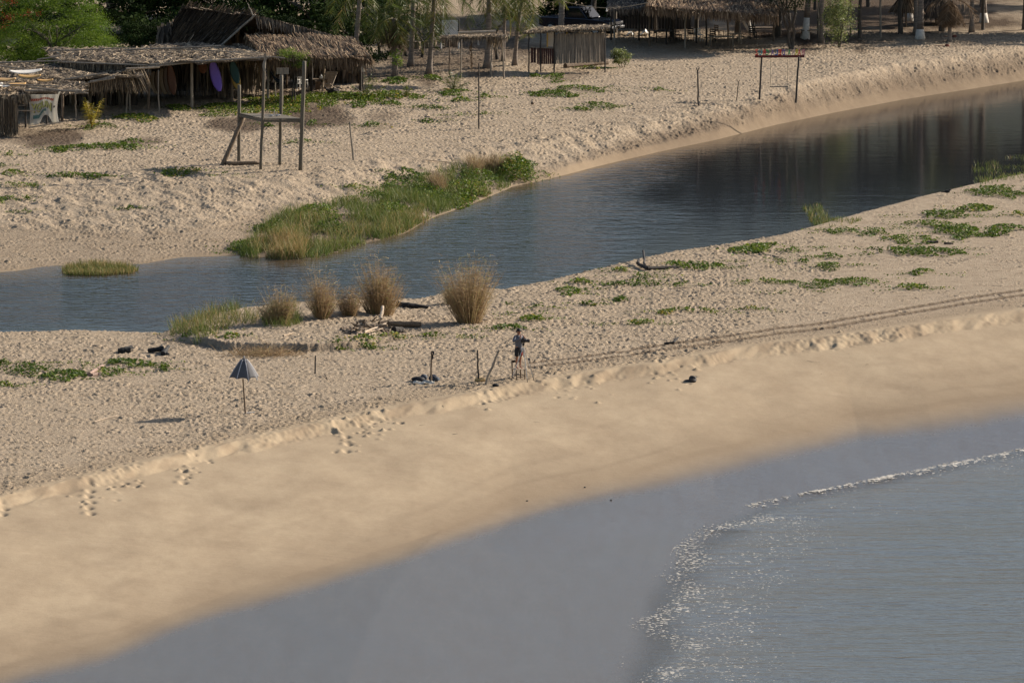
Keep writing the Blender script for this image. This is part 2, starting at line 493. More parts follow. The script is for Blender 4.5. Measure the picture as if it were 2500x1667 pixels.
M['metal'] = mat_plain('grey_aluminium', (0.42, 0.41, 0.4), 0.4, metal=0.6, var=0.1)
M['rope'] = mat_plain('rope', (0.36, 0.29, 0.2), 0.9)
M['stone'] = mat_plain('dark_stone', (0.035, 0.033, 0.032), 0.7, var=0.4)
M['skin'] = mat_plain('skin', (0.30, 0.14, 0.08), 0.55, var=0.06)
M['hair'] = mat_plain('hair', (0.012, 0.010, 0.009), 0.7)
M['shirt'] = mat_plain('grey_shirt', (0.105, 0.11, 0.13), 0.85, var=0.12)
M['umbrella'] = mat_plain('slate_canvas', (0.082, 0.080, 0.085), 0.75, var=0.08)
M['umbrella_seam'] = mat_plain('pale_seam', (0.42, 0.41, 0.42), 0.75, var=0.08)
M['car_paint'] = mat_plain('dark_blue_paint', (0.004, 0.006, 0.014), 0.15, var=0.05, spec=0.7)
M['glass'] = mat_plain('dark_glass', (0.01, 0.011, 0.012), 0.05, var=0.05, spec=0.7)
M['tyre'] = mat_plain('rubber', (0.015, 0.015, 0.015), 0.85)
M['cloth_white'] = mat_leaf('white_cloth', [(0.0, (0.62, 0.59, 0.52)), (1.0, (0.76, 0.73, 0.66))], rough=0.85, trans=0.45, spec=0.1, big=0.5)
for k, c in dict(letter_red=(0.8, 0.05, 0.03), letter_teal=(0.05, 0.36, 0.36), letter_green=(0.06, 0.38, 0.10), letter_purple=(0.22, 0.11, 0.32), letter_blue=(0.06, 0.14, 0.42),
                 letter_yellow=(0.85, 0.62, 0.04), letter_pink=(0.75, 0.26, 0.26), letter_pale=(0.8, 0.5, 0.36), banner_yellow=(0.5, 0.46, 0.16), banner_dark=(0.05, 0.05, 0.03), banner_red=(0.42, 0.07, 0.03), banner_teal=(0.05, 0.16, 0.15)).items():
    M[k] = mat_plain(k, c, 0.6, var=0.1)

M['red_dark'] = mat_wood('dark_red_wood', (0.03, 0.012, 0.01), (0.085, 0.03, 0.022))
M['red_husk'] = mat_plain('red_brown_husk', (0.16, 0.05, 0.03), 0.8)
M['tan_cloth'] = mat_plain('tan_cloth', (0.48, 0.31, 0.13), 0.85, var=0.2)
M['pink_slab'] = mat_plain('pink_wood', (0.29, 0.195, 0.15), 0.8, var=0.2)

M['dark_metal'] = mat_plain('dull_metal', (0.07, 0.07, 0.075), 0.5, metal=0.3, var=0.1)
# ------------------------------------------------------------------ the ground: one sheet from under the sea to the horizon
def axis(fine0, fine1, step, far0, far1, grow=1.35):
    a = list(np.arange(fine0, fine1 + 1e-6, step))
    s = step; x = fine0
    left = []
    while x > far0:
        s *= grow; x -= s; left.append(max(x, far0))
    s = step; x = fine1; right = []
    while x < far1:
        s *= grow; x += s; right.append(min(x, far1))
    return np.array(left[::-1] + a + right)

GX = axis(-35.0, 35.0, 0.062, -4000, 4000)
_ya = np.arange(212, 246, 0.3)
_yb = np.arange(246, 432, 0.105)
_yc = np.arange(432, 480, 0.3)
_pre = axis(0, 1, 1.0, -3000, 1)[:-2]
GY = np.concatenate([np.unique(np.concatenate([[-3000, -1500, -700, -300, -100, 0, 60, 110, 150, 175, 190, 200, 206], _ya, _yb, _yc,
     [482, 486, 492, 500, 515, 540, 580, 640, 740, 900, 1200, 1700, 2500, 3500, 5000]]))])
NX, NY = len(GX), len(GY)
XX, YY = np.meshgrid(GX, GY)
Z = np.empty((NY, NX))
for i, x in enumerate(GX):
    ys, zs = ladder(x)
    Z[:, i] = np.interp(GY, ys, zs)
# soften the profile's corners a little in the finely meshed part
fy = (GY > 250) & (GY < 430)
idx = np.where(fy)[0]
Zf = Z[idx]
cs = np.cumsum(np.pad(Zf, ((5, 4), (0, 0)), mode='edge'), axis=0)
Z[idx] = (cs[9:] - cs[:-9]) / 9.0
# the sea bed and the wet flat are smooth across the hook of the water's edge
_sel = np.where(GY < 286)[0]; _fi = np.where(np.abs(GX) <= 35.01)[0]
Zb = Z[np.ix_(_sel, _fi)]
for _ in range(3):
    _k = 60
    _c = np.cumsum(np.pad(Zb, ((0, 0), (_k + 1, _k)), mode='edge'), axis=1)
    Zb = (_c[:, 2 * _k + 1:] - _c[:, :-(2 * _k + 1)]) / (2 * _k + 1)
_w = (1 - sstep(268, 285, GY[_sel]))[:, None] * sstep(0, 8, cy(C_WET, GX[_fi])[None, :] - GY[_sel][:, None])
Z[np.ix_(_sel, _fi)] = Z[np.ix_(_sel, _fi)] * (1 - _w) + Zb * _w
_hx = hook_x(GY)[:, None]
_fl = SEA_Z + .25 + .085 * np.clip(_hx - XX, -12, 9)
Z = np.where((YY < HOOK_Y + 2) & (YY > 150), np.maximum(Z, _fl * (1 - sstep(HOOK_Y - 5, HOOK_Y + 1, YY)) + -4 * sstep(HOOK_Y - 5, HOOK_Y + 1, YY)), Z)
Z += hummock(XX, YY)
Z += scarp(XX, YY)
far_y = cy(C_FAR, XX[0])[None, :]; near_y = cy(C_NEAR, XX[0])[None, :]; edge_y = np.maximum(cy(C_EDGE, XX[0]), far_y[0] + 2)[None, :]
sc_y = cy(C_SCARP, XX[0])[None, :]; wet_y = cy(C_WET, XX[0])[None, :]; foam_y = cy(C_FOAM, XX[0])[None, :]; foot_y = np.maximum(cy(C_FOOT, XX[0]), far_y[0] + .4)[None, :]
inf = (np.abs(XX) < 38) & (YY > 205) & (YY < 480)
# wind-blown undulation of the dry sand
Z += np.where(inf, 0.10 * (fnoise(XX * .22, YY * .12, 11, 3) - .5) * sstep(0, 3, YY - sc_y), 0)
m_far = sstep(0.2, 1.5, YY - far_y)
m_spit = sstep(0.3, 1.6, YY - sc_y) * (1 - sstep(-2.0, -.5, YY - near_y))
left = 1 - sstep(8, 16, XX + (YY - 290) * -.05)
rough = m_far * (0.55 + 0.5 * sstep(0.1, 1.8, YY - foot_y)) + m_spit * (0.12 + 0.88 * left)
rough = rough * (0.55 + 0.75 * sstep(.3, .7, fnoise(XX * .16, YY * .08, 21, 2)))
rough = np.where(inf, np.clip(rough, 0, 1.3), 0)
# lumpy trampled surface
lump = fnoise(XX * 2.3, YY * 1.5, 31, 3) - .5
Z += 0.022 * rough * lump
bank = sstep(-.5, 1.0, YY - foot_y) * (1 - sstep(1.5, 4.5, YY - edge_y))
Z += np.where(inf, 0.22 * bank * (fnoise(XX * 1.5 + YY * .3, YY * .7, 41, 2) - .5) , 0)
# footprints pressed into the sand
rng = np.random.RandomState(3)
NFP = 210000
fx = rng.uniform(-34.6, 34.6, NFP); fyy = rng.uniform(247, 431, NFP)
ix = np.clip(np.searchsorted(GX, fx), 4, NX - 5); iy = np.clip(np.searchsorted(GY, fyy), 4, NY - 5)
keep = rng.rand(NFP) < rough[iy, ix] * 1.0
fx, fyy, ix, iy = fx[keep], fyy[keep], ix[keep], iy[keep]
th = rng.uniform(0, np.pi, len(fx))
la = rng.uniform(.065, .115, len(fx)); lb = rng.uniform(.05, .075, len(fx)); dp = rng.uniform(.025, .10, len(fx))
big = rng.rand(len(fx)) < .05
la[big] *= 1.6; lb[big] *= 1.7; dp[big] *= 1.3
D = np.zeros_like(Z)
for dj in range(-4, 5):
    for di in range(-4, 5):
        px = GX[ix + di] - fx; py = GY[iy + dj] - fyy
        a = (px * np.cos(th) + py * np.sin(th)) / la; b = (-px * np.sin(th) + py * np.cos(th)) / lb
        r2 = a * a + b * b
        k = -dp * np.exp(-r2 * 1.1) + dp * .42 * np.exp(-((np.sqrt(r2) - 1.75) ** 2) * 3.5)
        np.add.at(D, (iy + dj, ix + di), k)
Z += np.clip(D, -.20, .11)
# tracks of a quad bike along the spit
TR = np.zeros_like(Z)
def track(pts, z, w, depth, sep):
    X, Y = curve(pts, z)
    yc = np.interp(GX, X, Y, left=np.nan, right=np.nan)[None, :]
    for s in (-sep, sep):
        d = (YY - yc - s * 3.2) / w
        k = np.exp(-d * d) * (0.75 + .5 * (np.sin(XX * 16 + np.sin(XX * 3.1) * 2) > 0)) - .45 * np.exp(-(np.abs(d) - 1.9) ** 2 * 4)
        Z[:] -= np.where(np.isnan(k), 0, k) * depth * np.clip(sstep(GX[0], GX[0] + 1, XX), 0, 1)
        TR[:] = np.maximum(TR, np.where(np.isnan(k), 0, np.clip(k, 0, 1)))
track([(1540, 860), (1640, 845), (1800, 823), (1900, 806), (2000, 795), (2120, 774), (2230, 754), (2350, 735), (2500, 714)], 0.0, 0.42, 0.03, 0.26)
track([(1290, 893), (1400, 880), (1540, 862)], 0.0, 0.3, 0.015, 0.22)
# crumbled pieces of the scarp and people's slides down it
for (u, v, n, s) in [(1640, 900, 60, 1.3), (1610, 906, 40, 1.0), (1400, 958, 50, 1.2), (1330, 940, 20, .8), (890, 1040, 50, 1.1), (925, 1040, 40, .9), (835, 1060, 30, .8), (470, 1140, 40, .9), (260, 1185, 50, 1.2), (1175, 985, 14, .6), (218, 1210, 8, .9), (845, 1078, 7, .6), (305, 1172, 8, .7), (2030, 845, 12, 1.2)]:
    X0, Y0 = ground(u, v, -.4)
    for k in range(n):
        x = X0 + rng.normal() * s * .55; y = Y0 + rng.normal() * s * 1.4
        if k % 2: continue
        r = rng.uniform(.045, .12); h = rng.uniform(.03, .11) * (1 if rng.rand() < .6 else -1.3)
        j0, j1 = np.searchsorted(GY, [y - 3 * r, y + 3 * r]); i0, i1 = np.searchsorted(GX, [x - 3 * r, x + 3 * r])
        gx, gy = np.meshgrid(GX[i0:i1], GY[j0:j1])
        Z[j0:j1, i0:i1] += h * np.exp(-((gx - x) ** 2 + (gy - y) ** 2 * .6) / (r * r))
# a few steps coming down to the water
for (u, v) in [(218, 1200), (222, 1212), (217, 1222), (224, 1233), (218, 1244), (223, 1254), (848, 1075), (852, 1088), (847, 1101), (450, 1160), (456, 1172), (449, 1182), (5, 1250), (12, 1258), (8, 1268)]:
    X0, Y0 = ground(u, v, -.55)
    j0, j1 = np.searchsorted(GY, [Y0 - .8, Y0 + .8]); i0, i1 = np.searchsorted(GX, [X0 - .5, X0 + .5])
    gx, gy = np.meshgrid(GX[i0:i1], GY[j0:j1])
    q = np.exp(-((gx - X0) / .13) ** 2 - ((gy - Y0) / .22) ** 2)
    Z[j0:j1, i0:i1] += -.11 * q + .05 * np.exp(-((gx - X0 + .25) / .12) ** 2 - ((gy - Y0) / .25) ** 2)
# crumbled flutes on the scarp's slope
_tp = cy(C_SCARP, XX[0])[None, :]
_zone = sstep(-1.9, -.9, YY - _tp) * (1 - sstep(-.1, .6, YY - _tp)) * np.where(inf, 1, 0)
_pat = sstep(.35, .7, fnoise(XX * .3, YY * .2, 45, 2))
Z += _zone * (.10 * (fnoise(XX * 3.2 - YY * 1.1, YY * .8, 46, 3) - .5) + .14 * _pat * (fnoise(XX * 6.5, YY * 4.0, 47, 2) - .5))
# swash marks and shallow cusps on the beach face
face = sstep(-1, 1.5, sc_y - 1 - YY) * np.where(inf, 1, 0)
Z += 0.09 * face * (fnoise(XX * .16 + YY * .05, YY * .07, 51, 3) - .5)
Z += 0.03 * face * (fnoise(XX * .35 + YY * .4, YY * .5 - XX * .25, 55, 3) - .5) * sstep(-2, 5, YY - wet_y)

# what each spot of sand is like: wet, damp, littered with dead leaves, darkened by painted shade
wn_ = 1.6 * (fnoise(XX * .35, YY * .1, 61, 3) - .5)
wet = 1 - sstep(-2.6, 3.2, YY - wet_y + wn_)
damp = 1 - sstep(0.0, 12.0, YY - wet_y + wn_)
damp = np.maximum(damp, 0.9 * (1 - sstep(0.2, 4.5, np.minimum(np.abs(YY - far_y), np.abs(YY - near_y)) + .8 * (fnoise(XX * .5, YY * .3, 63, 2) - .5))))
damp = np.maximum(damp, 1.2 * TR)
shelf = sstep(-.2, .6, YY - far_y) * (1 - sstep(0, 3.0, YY - foot_y)) * sstep(2, 6, foot_y - far_y)
damp = np.maximum(damp, .5 * shelf)
low = sstep(-3.5, -1.5, YY - near_y) * (1 - sstep(0, .2, YY - near_y))
damp = np.maximum(damp, .55 * low)
litter_shade = np.zeros_like(Z)
LN = fnoise(XX * .6, YY * .16, 71, 4)
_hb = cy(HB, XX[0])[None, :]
litter_shade = np.where((XX > HB[0][0]) & (XX < HB[0][-1]), .45 * np.exp(-((YY - _hb) / .6) ** 2), litter_shade)  # cut bank: damp dark sand, with the bank's shade put into the colour
for (u0, u1, v0, v1, s) in [(30, 240, 308, 348, .9), (60, 300, 335, 352, .6), (290, 420, 322, 345, .6), (180, 260, 290, 306, .8), (480, 700, 282, 315, .9), (640, 860, 250, 312, .9), (880, 980, 262, 290, .5), (1330, 1445, 174, 208, .55), (860, 960, 290, 310, .4), (-80, 140, 300, 335, .6),
                          (-50, 930, 120, 245, .85), (860, 1340, 40, 205, .8), (1400, 2560, -90, 122, 1.2), (40, 140, 920, 930, .3), (600, 1240, 440, 620, .7)]:  # broad village boxes: leaf litter, and tree and roof shade put into the colour
    a = ground((u0 + u1) / 2, v0, .8); b = ground((u0 + u1) / 2, v1, .8); l = ground(u0, (v0 + v1) / 2, .8); r = ground(u1, (v0 + v1) / 2, .8)
    cx, cyy = (l[0] + r[0]) / 2, (a[1] + b[1]) / 2
    q = ((XX - cx) / ((r[0] - l[0]) / 2)) ** 2 + ((YY - cyy) / ((a[1] - b[1]) / 2)) ** 2
    litter_shade = np.maximum(litter_shade, s * (1 - sstep(.1, 1.5, q + 2.0 * (LN - .5))))
_d = YY - wet_y + 5.5 * (fnoise(XX * .13, YY * .05, 65, 3) - .5)
for _p, _w, _s in ((2.6, .5, .30), (5.2, .35, .22), (8.3, .6, .26), (12.6, .4, .16), (17.5, .7, .18)):
    damp = np.maximum(damp, damp + _s * face * np.exp(-((_d - _p) / _w) ** 2) * sstep(.35, .6, fnoise(XX * .2 + _p, YY * .1, 66, 2)))
damp = np.clip(damp, 0, 1)
litter_shade = np.maximum(litter_shade, (.72 + .5 * (LN - .5)) * np.exp(-((YY - far_y - 1.0) / 2.6) ** 2) * sstep(1, 8, XX))
litter_shade = np.maximum(litter_shade, .95 * TR)
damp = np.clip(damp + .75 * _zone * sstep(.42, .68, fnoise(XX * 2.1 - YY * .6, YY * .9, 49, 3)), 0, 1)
crust = sstep(0.2, 1.2, YY - sc_y) * (1 - sstep(2.0, 5.5, YY - sc_y + 2.5 * (fnoise(XX * .4, YY * .3, 73, 2) - .5)))

jj, ii = np.meshgrid(np.arange(NY - 1), np.arange(NX - 1), indexing='ij')
v00 = (jj * NX + ii).ravel()
GF = np.stack([v00, v00 + 1, v00 + NX + 1, v00 + NX], 1)

def mat_sand():
    m, nt, p = new_mat('beach_sand')
    co = obj_coords(nt)
    def attr(n): return nd(nt, 'ShaderNodeAttribute', attribute_name=n).outputs['Fac']
    def noise(scale, detail=4, rough=.6, vec=co):
        n = nd(nt, 'ShaderNodeTexNoise', i_Scale=scale, i_Detail=detail, i_Roughness=rough)
        nt.links.new(vec, n.inputs['Vector']); return n.outputs['Fac']
    def mix(f, a, b):
        x = nd(nt, 'ShaderNodeMix', data_type='RGBA')
        nt.links.new(f, x.inputs[0])
        for s, i in ((a, 6), (b, 7)):
            if isinstance(s, tuple): x.inputs[i].default_value = (*s, 1)
            else: nt.links.new(s, x.inputs[i])
        return x.outputs[2]
    def mth(op, a, b):
        x = nd(nt, 'ShaderNodeMath', operation=op)
        for s, i in ((a, 0), (b, 1)):
            if isinstance(s, float): x.inputs[i].default_value = s
            else: nt.links.new(s, x.inputs[i])
        return x.outputs[0]
    stretch = nd(nt, 'ShaderNodeMapping'); stretch.inputs['Scale'].default_value = (.85, .42, .3); stretch.inputs['Rotation'].default_value = (0, 0, R(-38))
    nt.links.new(co, stretch.inputs[0])
    smooth_s = ramp(nt, noise(.6, 6, .68, stretch.outputs[0]), [(.34, SAND_FACE_D), (.66, SAND_FACE_L)])
    dry_s = ramp(nt, noise(1.3, 6, .7), [(.3, SAND_DRY_D), (.7, SAND_DRY_L)])
    base = mix(attr('dry'), smooth_s, dry_s)
    fine = ramp(nt, noise(3.4, 6, .72, stretch.outputs[0]), [(.25, (.90, .885, .87)), (.75, (1, 1, 1))])
    fm = nd(nt, 'ShaderNodeMix', data_type='RGBA', blend_type='MULTIPLY'); fm.inputs[0].default_value = 1.0
    nt.links.new(base, fm.inputs[6]); nt.links.new(fine, fm.inputs[7]); base = fm.outputs[2]
    spk = ramp(nt, noise(9, 3, .7), [(.60, (0, 0, 0)), (.70, (1, 1, 1))])
    base = mix(mth('MULTIPLY', spk, mth('MULTIPLY', attr('dry'), .35)), base, (.13, .105, .08))
    base = mix(mth('MULTIPLY', attr('crust'), .45), base, (.27, .205, .135))
    lit = ramp(nt, mth('ADD', mth('MULTIPLY', attr('litter_shade'), .75), mth('MULTIPLY', noise(1.7, 6, .7), .55)), [(.40, (0, 0, 0)), (1.05, (1, 1, 1))])
    base = mix(lit, base, (.10, .073, .052))  # dead leaves and painted shade share this dark brown
    base = mix(mth('MULTIPLY', attr('damp'), .66), base, DAMP)
    base = mix(attr('wet'), base, WET)
    nt.links.new(base, p.inputs['Base Color'])
    st3 = nd(nt, 'ShaderNodeMapping'); st3.inputs['Scale'].default_value = (1.0, .16, .5); st3.inputs['Rotation'].default_value = (0, 0, R(28))
    nt.links.new(co, st3.inputs[0])
    film = noise(1.6, 6, .72, st3.outputs[0])
    ro = nd(nt, 'ShaderNodeMapRange'); ro.inputs[3].default_value = .9
    fr = nd(nt, 'ShaderNodeMapRange'); fr.inputs[1].default_value = .3; fr.inputs[2].default_value = .7; fr.inputs[3].default_value = .15; fr.inputs[4].default_value = .25
    nt.links.new(film, fr.inputs[0]); nt.links.new(fr.outputs[0], ro.inputs[4])
    nt.links.new(attr('wet'), ro.inputs[0]); nt.links.new(ro.outputs[0], p.inputs['Roughness'])
    sp = nd(nt, 'ShaderNodeMapRange'); sp.inputs[3].default_value = .05
    sf = nd(nt, 'ShaderNodeMapRange'); sf.inputs[1].default_value = .3; sf.inputs[2].default_value = .7; sf.inputs[3].default_value = .62; sf.inputs[4].default_value = .44
    nt.links.new(film, sf.inputs[0]); nt.links.new(sf.outputs[0], sp.inputs[4])
    nt.links.new(attr('wet'), sp.inputs[0]); nt.links.new(sp.outputs[0], p.inputs['Specular IOR Level'])
    p.inputs['IOR'].default_value = 1.36
    b1 = nd(nt, 'ShaderNodeBump', i_Distance=.08)
    bs = nd(nt, 'ShaderNodeMapRange'); bs.inputs[3].default_value = .16; bs.inputs[4].default_value = 1.0
    nt.links.new(attr('dry'), bs.inputs[0]); nt.links.new(bs.outputs[0], b1.inputs['Strength'])
    nt.links.new(noise(8.0, 4, .72), b1.inputs['Height'])
    st2 = nd(nt, 'ShaderNodeMapping'); st2.inputs['Scale'].default_value = (.5, 2.2, .5); st2.inputs['Rotation'].default_value = (0, 0, R(62))
    nt.links.new(co, st2.inputs[0])
    b2 = nd(nt, 'ShaderNodeBump', i_Distance=.03, i_Strength=.5)
    nt.links.new(noise(1.4, 5, .66, st2.outputs[0]), b2.inputs['Height']); nt.links.new(b1.outputs[0], b2.inputs['Normal'])
    nt.links.new(b2.outputs[0], p.inputs['Normal'])
    return m

SAND_FACE_D, SAND_FACE_L = (.322, .249, .168), (.412, .326, .222)
SAND_DRY_D, SAND_DRY_L = (.295, .232, .163), (.44, .354, .258)
DAMP, WET = (.195, .145, .098), (.098, .082, .069)
dry = np.clip(m_far + m_spit, 0, 1) * (1 - .0 * damp)
dry = np.where(YY > 432, 1.0, dry)
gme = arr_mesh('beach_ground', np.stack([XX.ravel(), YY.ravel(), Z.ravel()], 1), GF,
               {'wet': wet.ravel(), 'damp': (damp * (1 - wet)).ravel(), 'litter_shade': litter_shade.ravel(), 'dry': dry.ravel(), 'crust': (crust * inf).ravel()}, smooth=True)
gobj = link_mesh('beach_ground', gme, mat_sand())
tag(gobj, kind='structure')

def gz(X, Y):
    """height of the finished sand sheet"""
    i = int(np.clip(np.searchsorted(GX, X), 1, NX - 1)); j = int(np.clip(np.searchsorted(GY, Y), 1, NY - 1))
    return float(Z[j - 1:j + 1, i - 1:i + 1].mean())

def G(u, v):
    p = P(u, v)
    for k in range(3):
        z = gz(p.x, p.y); X, Y = ground(u, v, z); p = Vector((X, Y, z))
    return p

def gzs(X, Y):
    i = np.clip(np.searchsorted(GX, X), 1, NX - 1); j = np.clip(np.searchsorted(GY, Y), 1, NY - 1)
    return (Z[j, i] + Z[j - 1, i - 1]) * .5

# ------------------------------------------------------------------ water
def water_mat(name, deep, shallow, rough, bumps, foam=False, ior=1.33):
    m, nt, p = new_mat(name)
    co = obj_coords(nt)
    a = nd(nt, 'ShaderNodeAttribute', attribute_name='depth')
    c = ramp(nt, a.outputs['Fac'], [(0.0, shallow), (1.0, deep)])
    p.inputs['Roughness'].default_value = rough
    p.inputs['IOR'].default_value = ior
    p.inputs['Specular IOR Level'].default_value = .5 if foam else .17
    prev = None; prevs = []
    calm = nd(nt, 'ShaderNodeAttribute', attribute_name='calm')
    for (sx, sy, rot, scale, dist, strength, warp) in bumps:
        mp = nd(nt, 'ShaderNodeMapping'); mp.inputs['Scale'].default_value = (sx, sy, 1); mp.inputs['Rotation'].default_value = (0, 0, R(rot))
        nt.links.new(co, mp.inputs[0])
        n = nd(nt, 'ShaderNodeTexNoise', i_Scale=scale, i_Detail=3.0, i_Roughness=.55, i_Distortion=warp)
        nt.links.new(mp.outputs[0], n.inputs['Vector'])
        b = nd(nt, 'ShaderNodeBump', i_Distance=dist, i_Strength=strength)
        nt.links.new(n.outputs['Fac'], b.inputs['Height'])
        if calm is not None:
            mr = nd(nt, 'ShaderNodeMapRange'); mr.inputs[3].default_value = strength; mr.inputs[4].default_value = strength * (.10 if len(prevs) else .19); prevs.append(1)
            nt.links.new(calm.outputs['Fac'], mr.inputs[0]); nt.links.new(mr.outputs[0], b.inputs['Strength'])
        if prev is not None: nt.links.new(prev, b.inputs['Normal'])
        prev = b.outputs[0]
    nt.links.new(prev, p.inputs['Normal'])
    if foam:
        f = nd(nt, 'ShaderNodeAttribute', attribute_name='foam')
        al = nd(nt, 'ShaderNodeMapRange', interpolation_type='SMOOTHSTEP'); al.inputs[1].default_value = 0.0; al.inputs[2].default_value = .24
        nt.links.new(a.outputs['Fac'], al.inputs[0]); pass
        mp = nd(nt, 'ShaderNodeMapping'); mp.inputs['Scale'].default_value = (.8, .75, 1); mp.inputs['Rotation'].default_value = (0, 0, R(-8))
        nt.links.new(co, mp.inputs[0])
        n = nd(nt, 'ShaderNodeTexNoise', i_Scale=8.0, i_Detail=3.0, i_Roughness=.6)
        nt.links.new(mp.outputs[0], n.inputs['Vector'])
        n2 = nd(nt, 'ShaderNodeTexNoise', i_Scale=.55, i_Detail=3.0); nt.links.new(mp.outputs[0], n2.inputs['Vector'])
        s1 = nd(nt, 'ShaderNodeMath', operation='MULTIPLY_ADD'); s1.inputs[1].default_value = .30
        nt.links.new(f.outputs['Fac'], s1.inputs[0]); nt.links.new(n.outputs['Fac'], s1.inputs[2])
        s2 = nd(nt, 'ShaderNodeMath', operation='MULTIPLY_ADD'); s2.inputs[1].default_value = .22
        nt.links.new(n2.outputs['Fac'], s2.inputs[0]); nt.links.new(s1.outputs[0], s2.inputs[2])
        k = ramp(nt, s2.outputs[0], [(.885, (0, 0, 0)), (.93, (1, 1, 1))])
        x = nd(nt, 'ShaderNodeMix', data_type='RGBA')
        nt.links.new(k, x.inputs[0]); nt.links.new(c, x.inputs[6]); x.inputs[7].default_value = (.52, .48, .41, 1)
        c = x.outputs[2]
        am = nd(nt, 'ShaderNodeMath', operation='MAXIMUM'); nt.links.new(al.outputs[0], am.inputs[0]); nt.links.new(k, am.inputs[1]); nt.links.new(am.outputs[0], p.inputs['Alpha'])
        rr = nd(nt, 'ShaderNodeMapRange'); rr.inputs[3].default_value = rough; rr.inputs[4].default_value = .8
        nt.links.new(k, rr.inputs[0]); nt.links.new(rr.outputs[0], p.inputs['Roughness'])
    nt.links.new(c, p.inputs['Base Color'])
    return m

def sheet(name, xs, ys, zfun, mat, dmax, foamfn=None, crop=None):
    X, Y = np.meshgrid(xs, ys)
    Zw = zfun(X, Y)
    i = np.clip(np.searchsorted(GX, X), 1, NX - 1); j = np.clip(np.searchsorted(GY, Y), 1, NY - 1)
    depth = np.clip((Zw - Z[j, i]) / dmax, 0, 1)
    at = {'depth': depth.ravel()}
    if foamfn is not None:
        at['foam'] = foamfn(X, Y).ravel()
    else:
        nz_ = fnoise(X * .12, Y * .06, 97, 3)
        at['calm'] = np.clip(sstep(1.0, 8.0, X - (Y - 330) * .06 + 9 * (nz_ - .5)) + .8 * (1 - sstep(1.0, 6.0, Y - cy(C_NEAR, X) + 4 * (nz_ - .5))), 0, 1).ravel()
    n, m_ = len(xs), len(ys)
    jj, ii = np.meshgrid(np.arange(m_ - 1), np.arange(n - 1), indexing='ij')
    a = (jj * n + ii).ravel()
    F = np.stack([a, a + 1, a + n + 1, a + n], 1)
    if crop is not None:
        F = F[crop(X, Y).ravel()[a]]
    me = arr_mesh(name, np.stack([X.ravel(), Y.ravel(), Zw.ravel()], 1), F, at, smooth=True)
    return tag(link_mesh(name, me, mat), kind='structure')

river_m = water_mat('river_water', (.011, .011, .013), (.10, .072, .045), .09,
                    [(.22, 1.1, 3, .8, .30, .11, .5), (.75, 1.3, 8, 1.35, .22, .27, .6), (.6, 1.6, -8, 3.0, .05, .3, .3)])
sheet('river', np.concatenate([[-2000, -600, -200, -80], np.arange(-45, 45.1, .5), [80, 200, 600, 2000]]), np.concatenate([[200], np.arange(295, 440, .4), [600]]),
      lambda X, Y: np.full_like(X, RIVER_Z), river_m, .55,
      crop=lambda X, Y: (Y > cy(C_NEAR, X) - 3.0) & (Y < cy(C_FAR, X) + 3.0))

def sea_z(X, Y):
    d = cy(C_FOAM, X) - Y
    w = 0.05 * (fnoise(X * .16 + Y * .05, Y * .32, 81, 3) - .5) + .03 * np.sin(Y * .55 - X * .18 + 2 * fnoise(X * .1, Y * .1, 83, 2))
    return SEA_Z + w * sstep(0, 5, d) * sstep(0, 3.5, X - hook_x(Y)) + .05 * np.exp(-((d - .5) / .6) ** 2) * sstep(6.5, 8.5, X)

def sea_foam(X, Y):
    d = cy(C_FOAM, X) - Y
    f = 1.0 * 1.0 * np.exp(-np.abs(d - .35) / .75) * sstep(HOOK_Y - 1, HOOK_Y + 1, Y) * (.25 + .85 * fnoise(X * .8, Y * .3, 88, 2)) + .14 + .22 * np.exp(-np.clip(d - 1, 0, 99) / 7)
    h = X - hook_x(Y)
    below = 1 - sstep(HOOK_Y - 2, HOOK_Y + 1, Y)
    f = np.maximum(f, .72 * np.exp(-((h - 1.6 - 3.0 * (fnoise(Y * .25, Y * 0, 85, 2) - .5)) / 1.2) ** 2) * below)
    f = np.maximum(f, .5 * np.exp(-((h - 3.5) / 3.2) ** 2) * below)
    f = np.maximum(f, .8 * np.exp(-((Y - 221 + (X - 3.4) * .9) / 1.0) ** 2) * sstep(-.2, .8, h) * (1 - sstep(2.5, 6, h)))
    return f
sea_m = water_mat('sea_water', (.078, .076, .066), (.098, .084, .071), .10,
                  [(.3, 1.2, -6, .7, .25, .26, .5), (.45, 1.6, 5, 1.9, .11, .32, .3), (1, 2.0, -14, 8.0, .015, .35, .2)], foam=True)
sheet('sea', np.concatenate([[-4000, -1000, -300, -90, -50, -30, -20, -10, -4, 0, 1.5, 2.5], np.arange(3, 26, .2), np.arange(26, 60, 2), [90, 150, 300, 1000, 4000]]),
      np.concatenate([[-3000, -1000, -300, 0, 100, 150, 180, 195, 205], np.arange(210, 290, .25), np.arange(291, 420, 4)]),
      sea_z, sea_m, .8, sea_foam, crop=lambda X, Y: (X > hook_x(Y) - 3.5) & ((Y < cy(C_FOAM, X) + 2.5) | (Y < HOOK_Y - 2)))

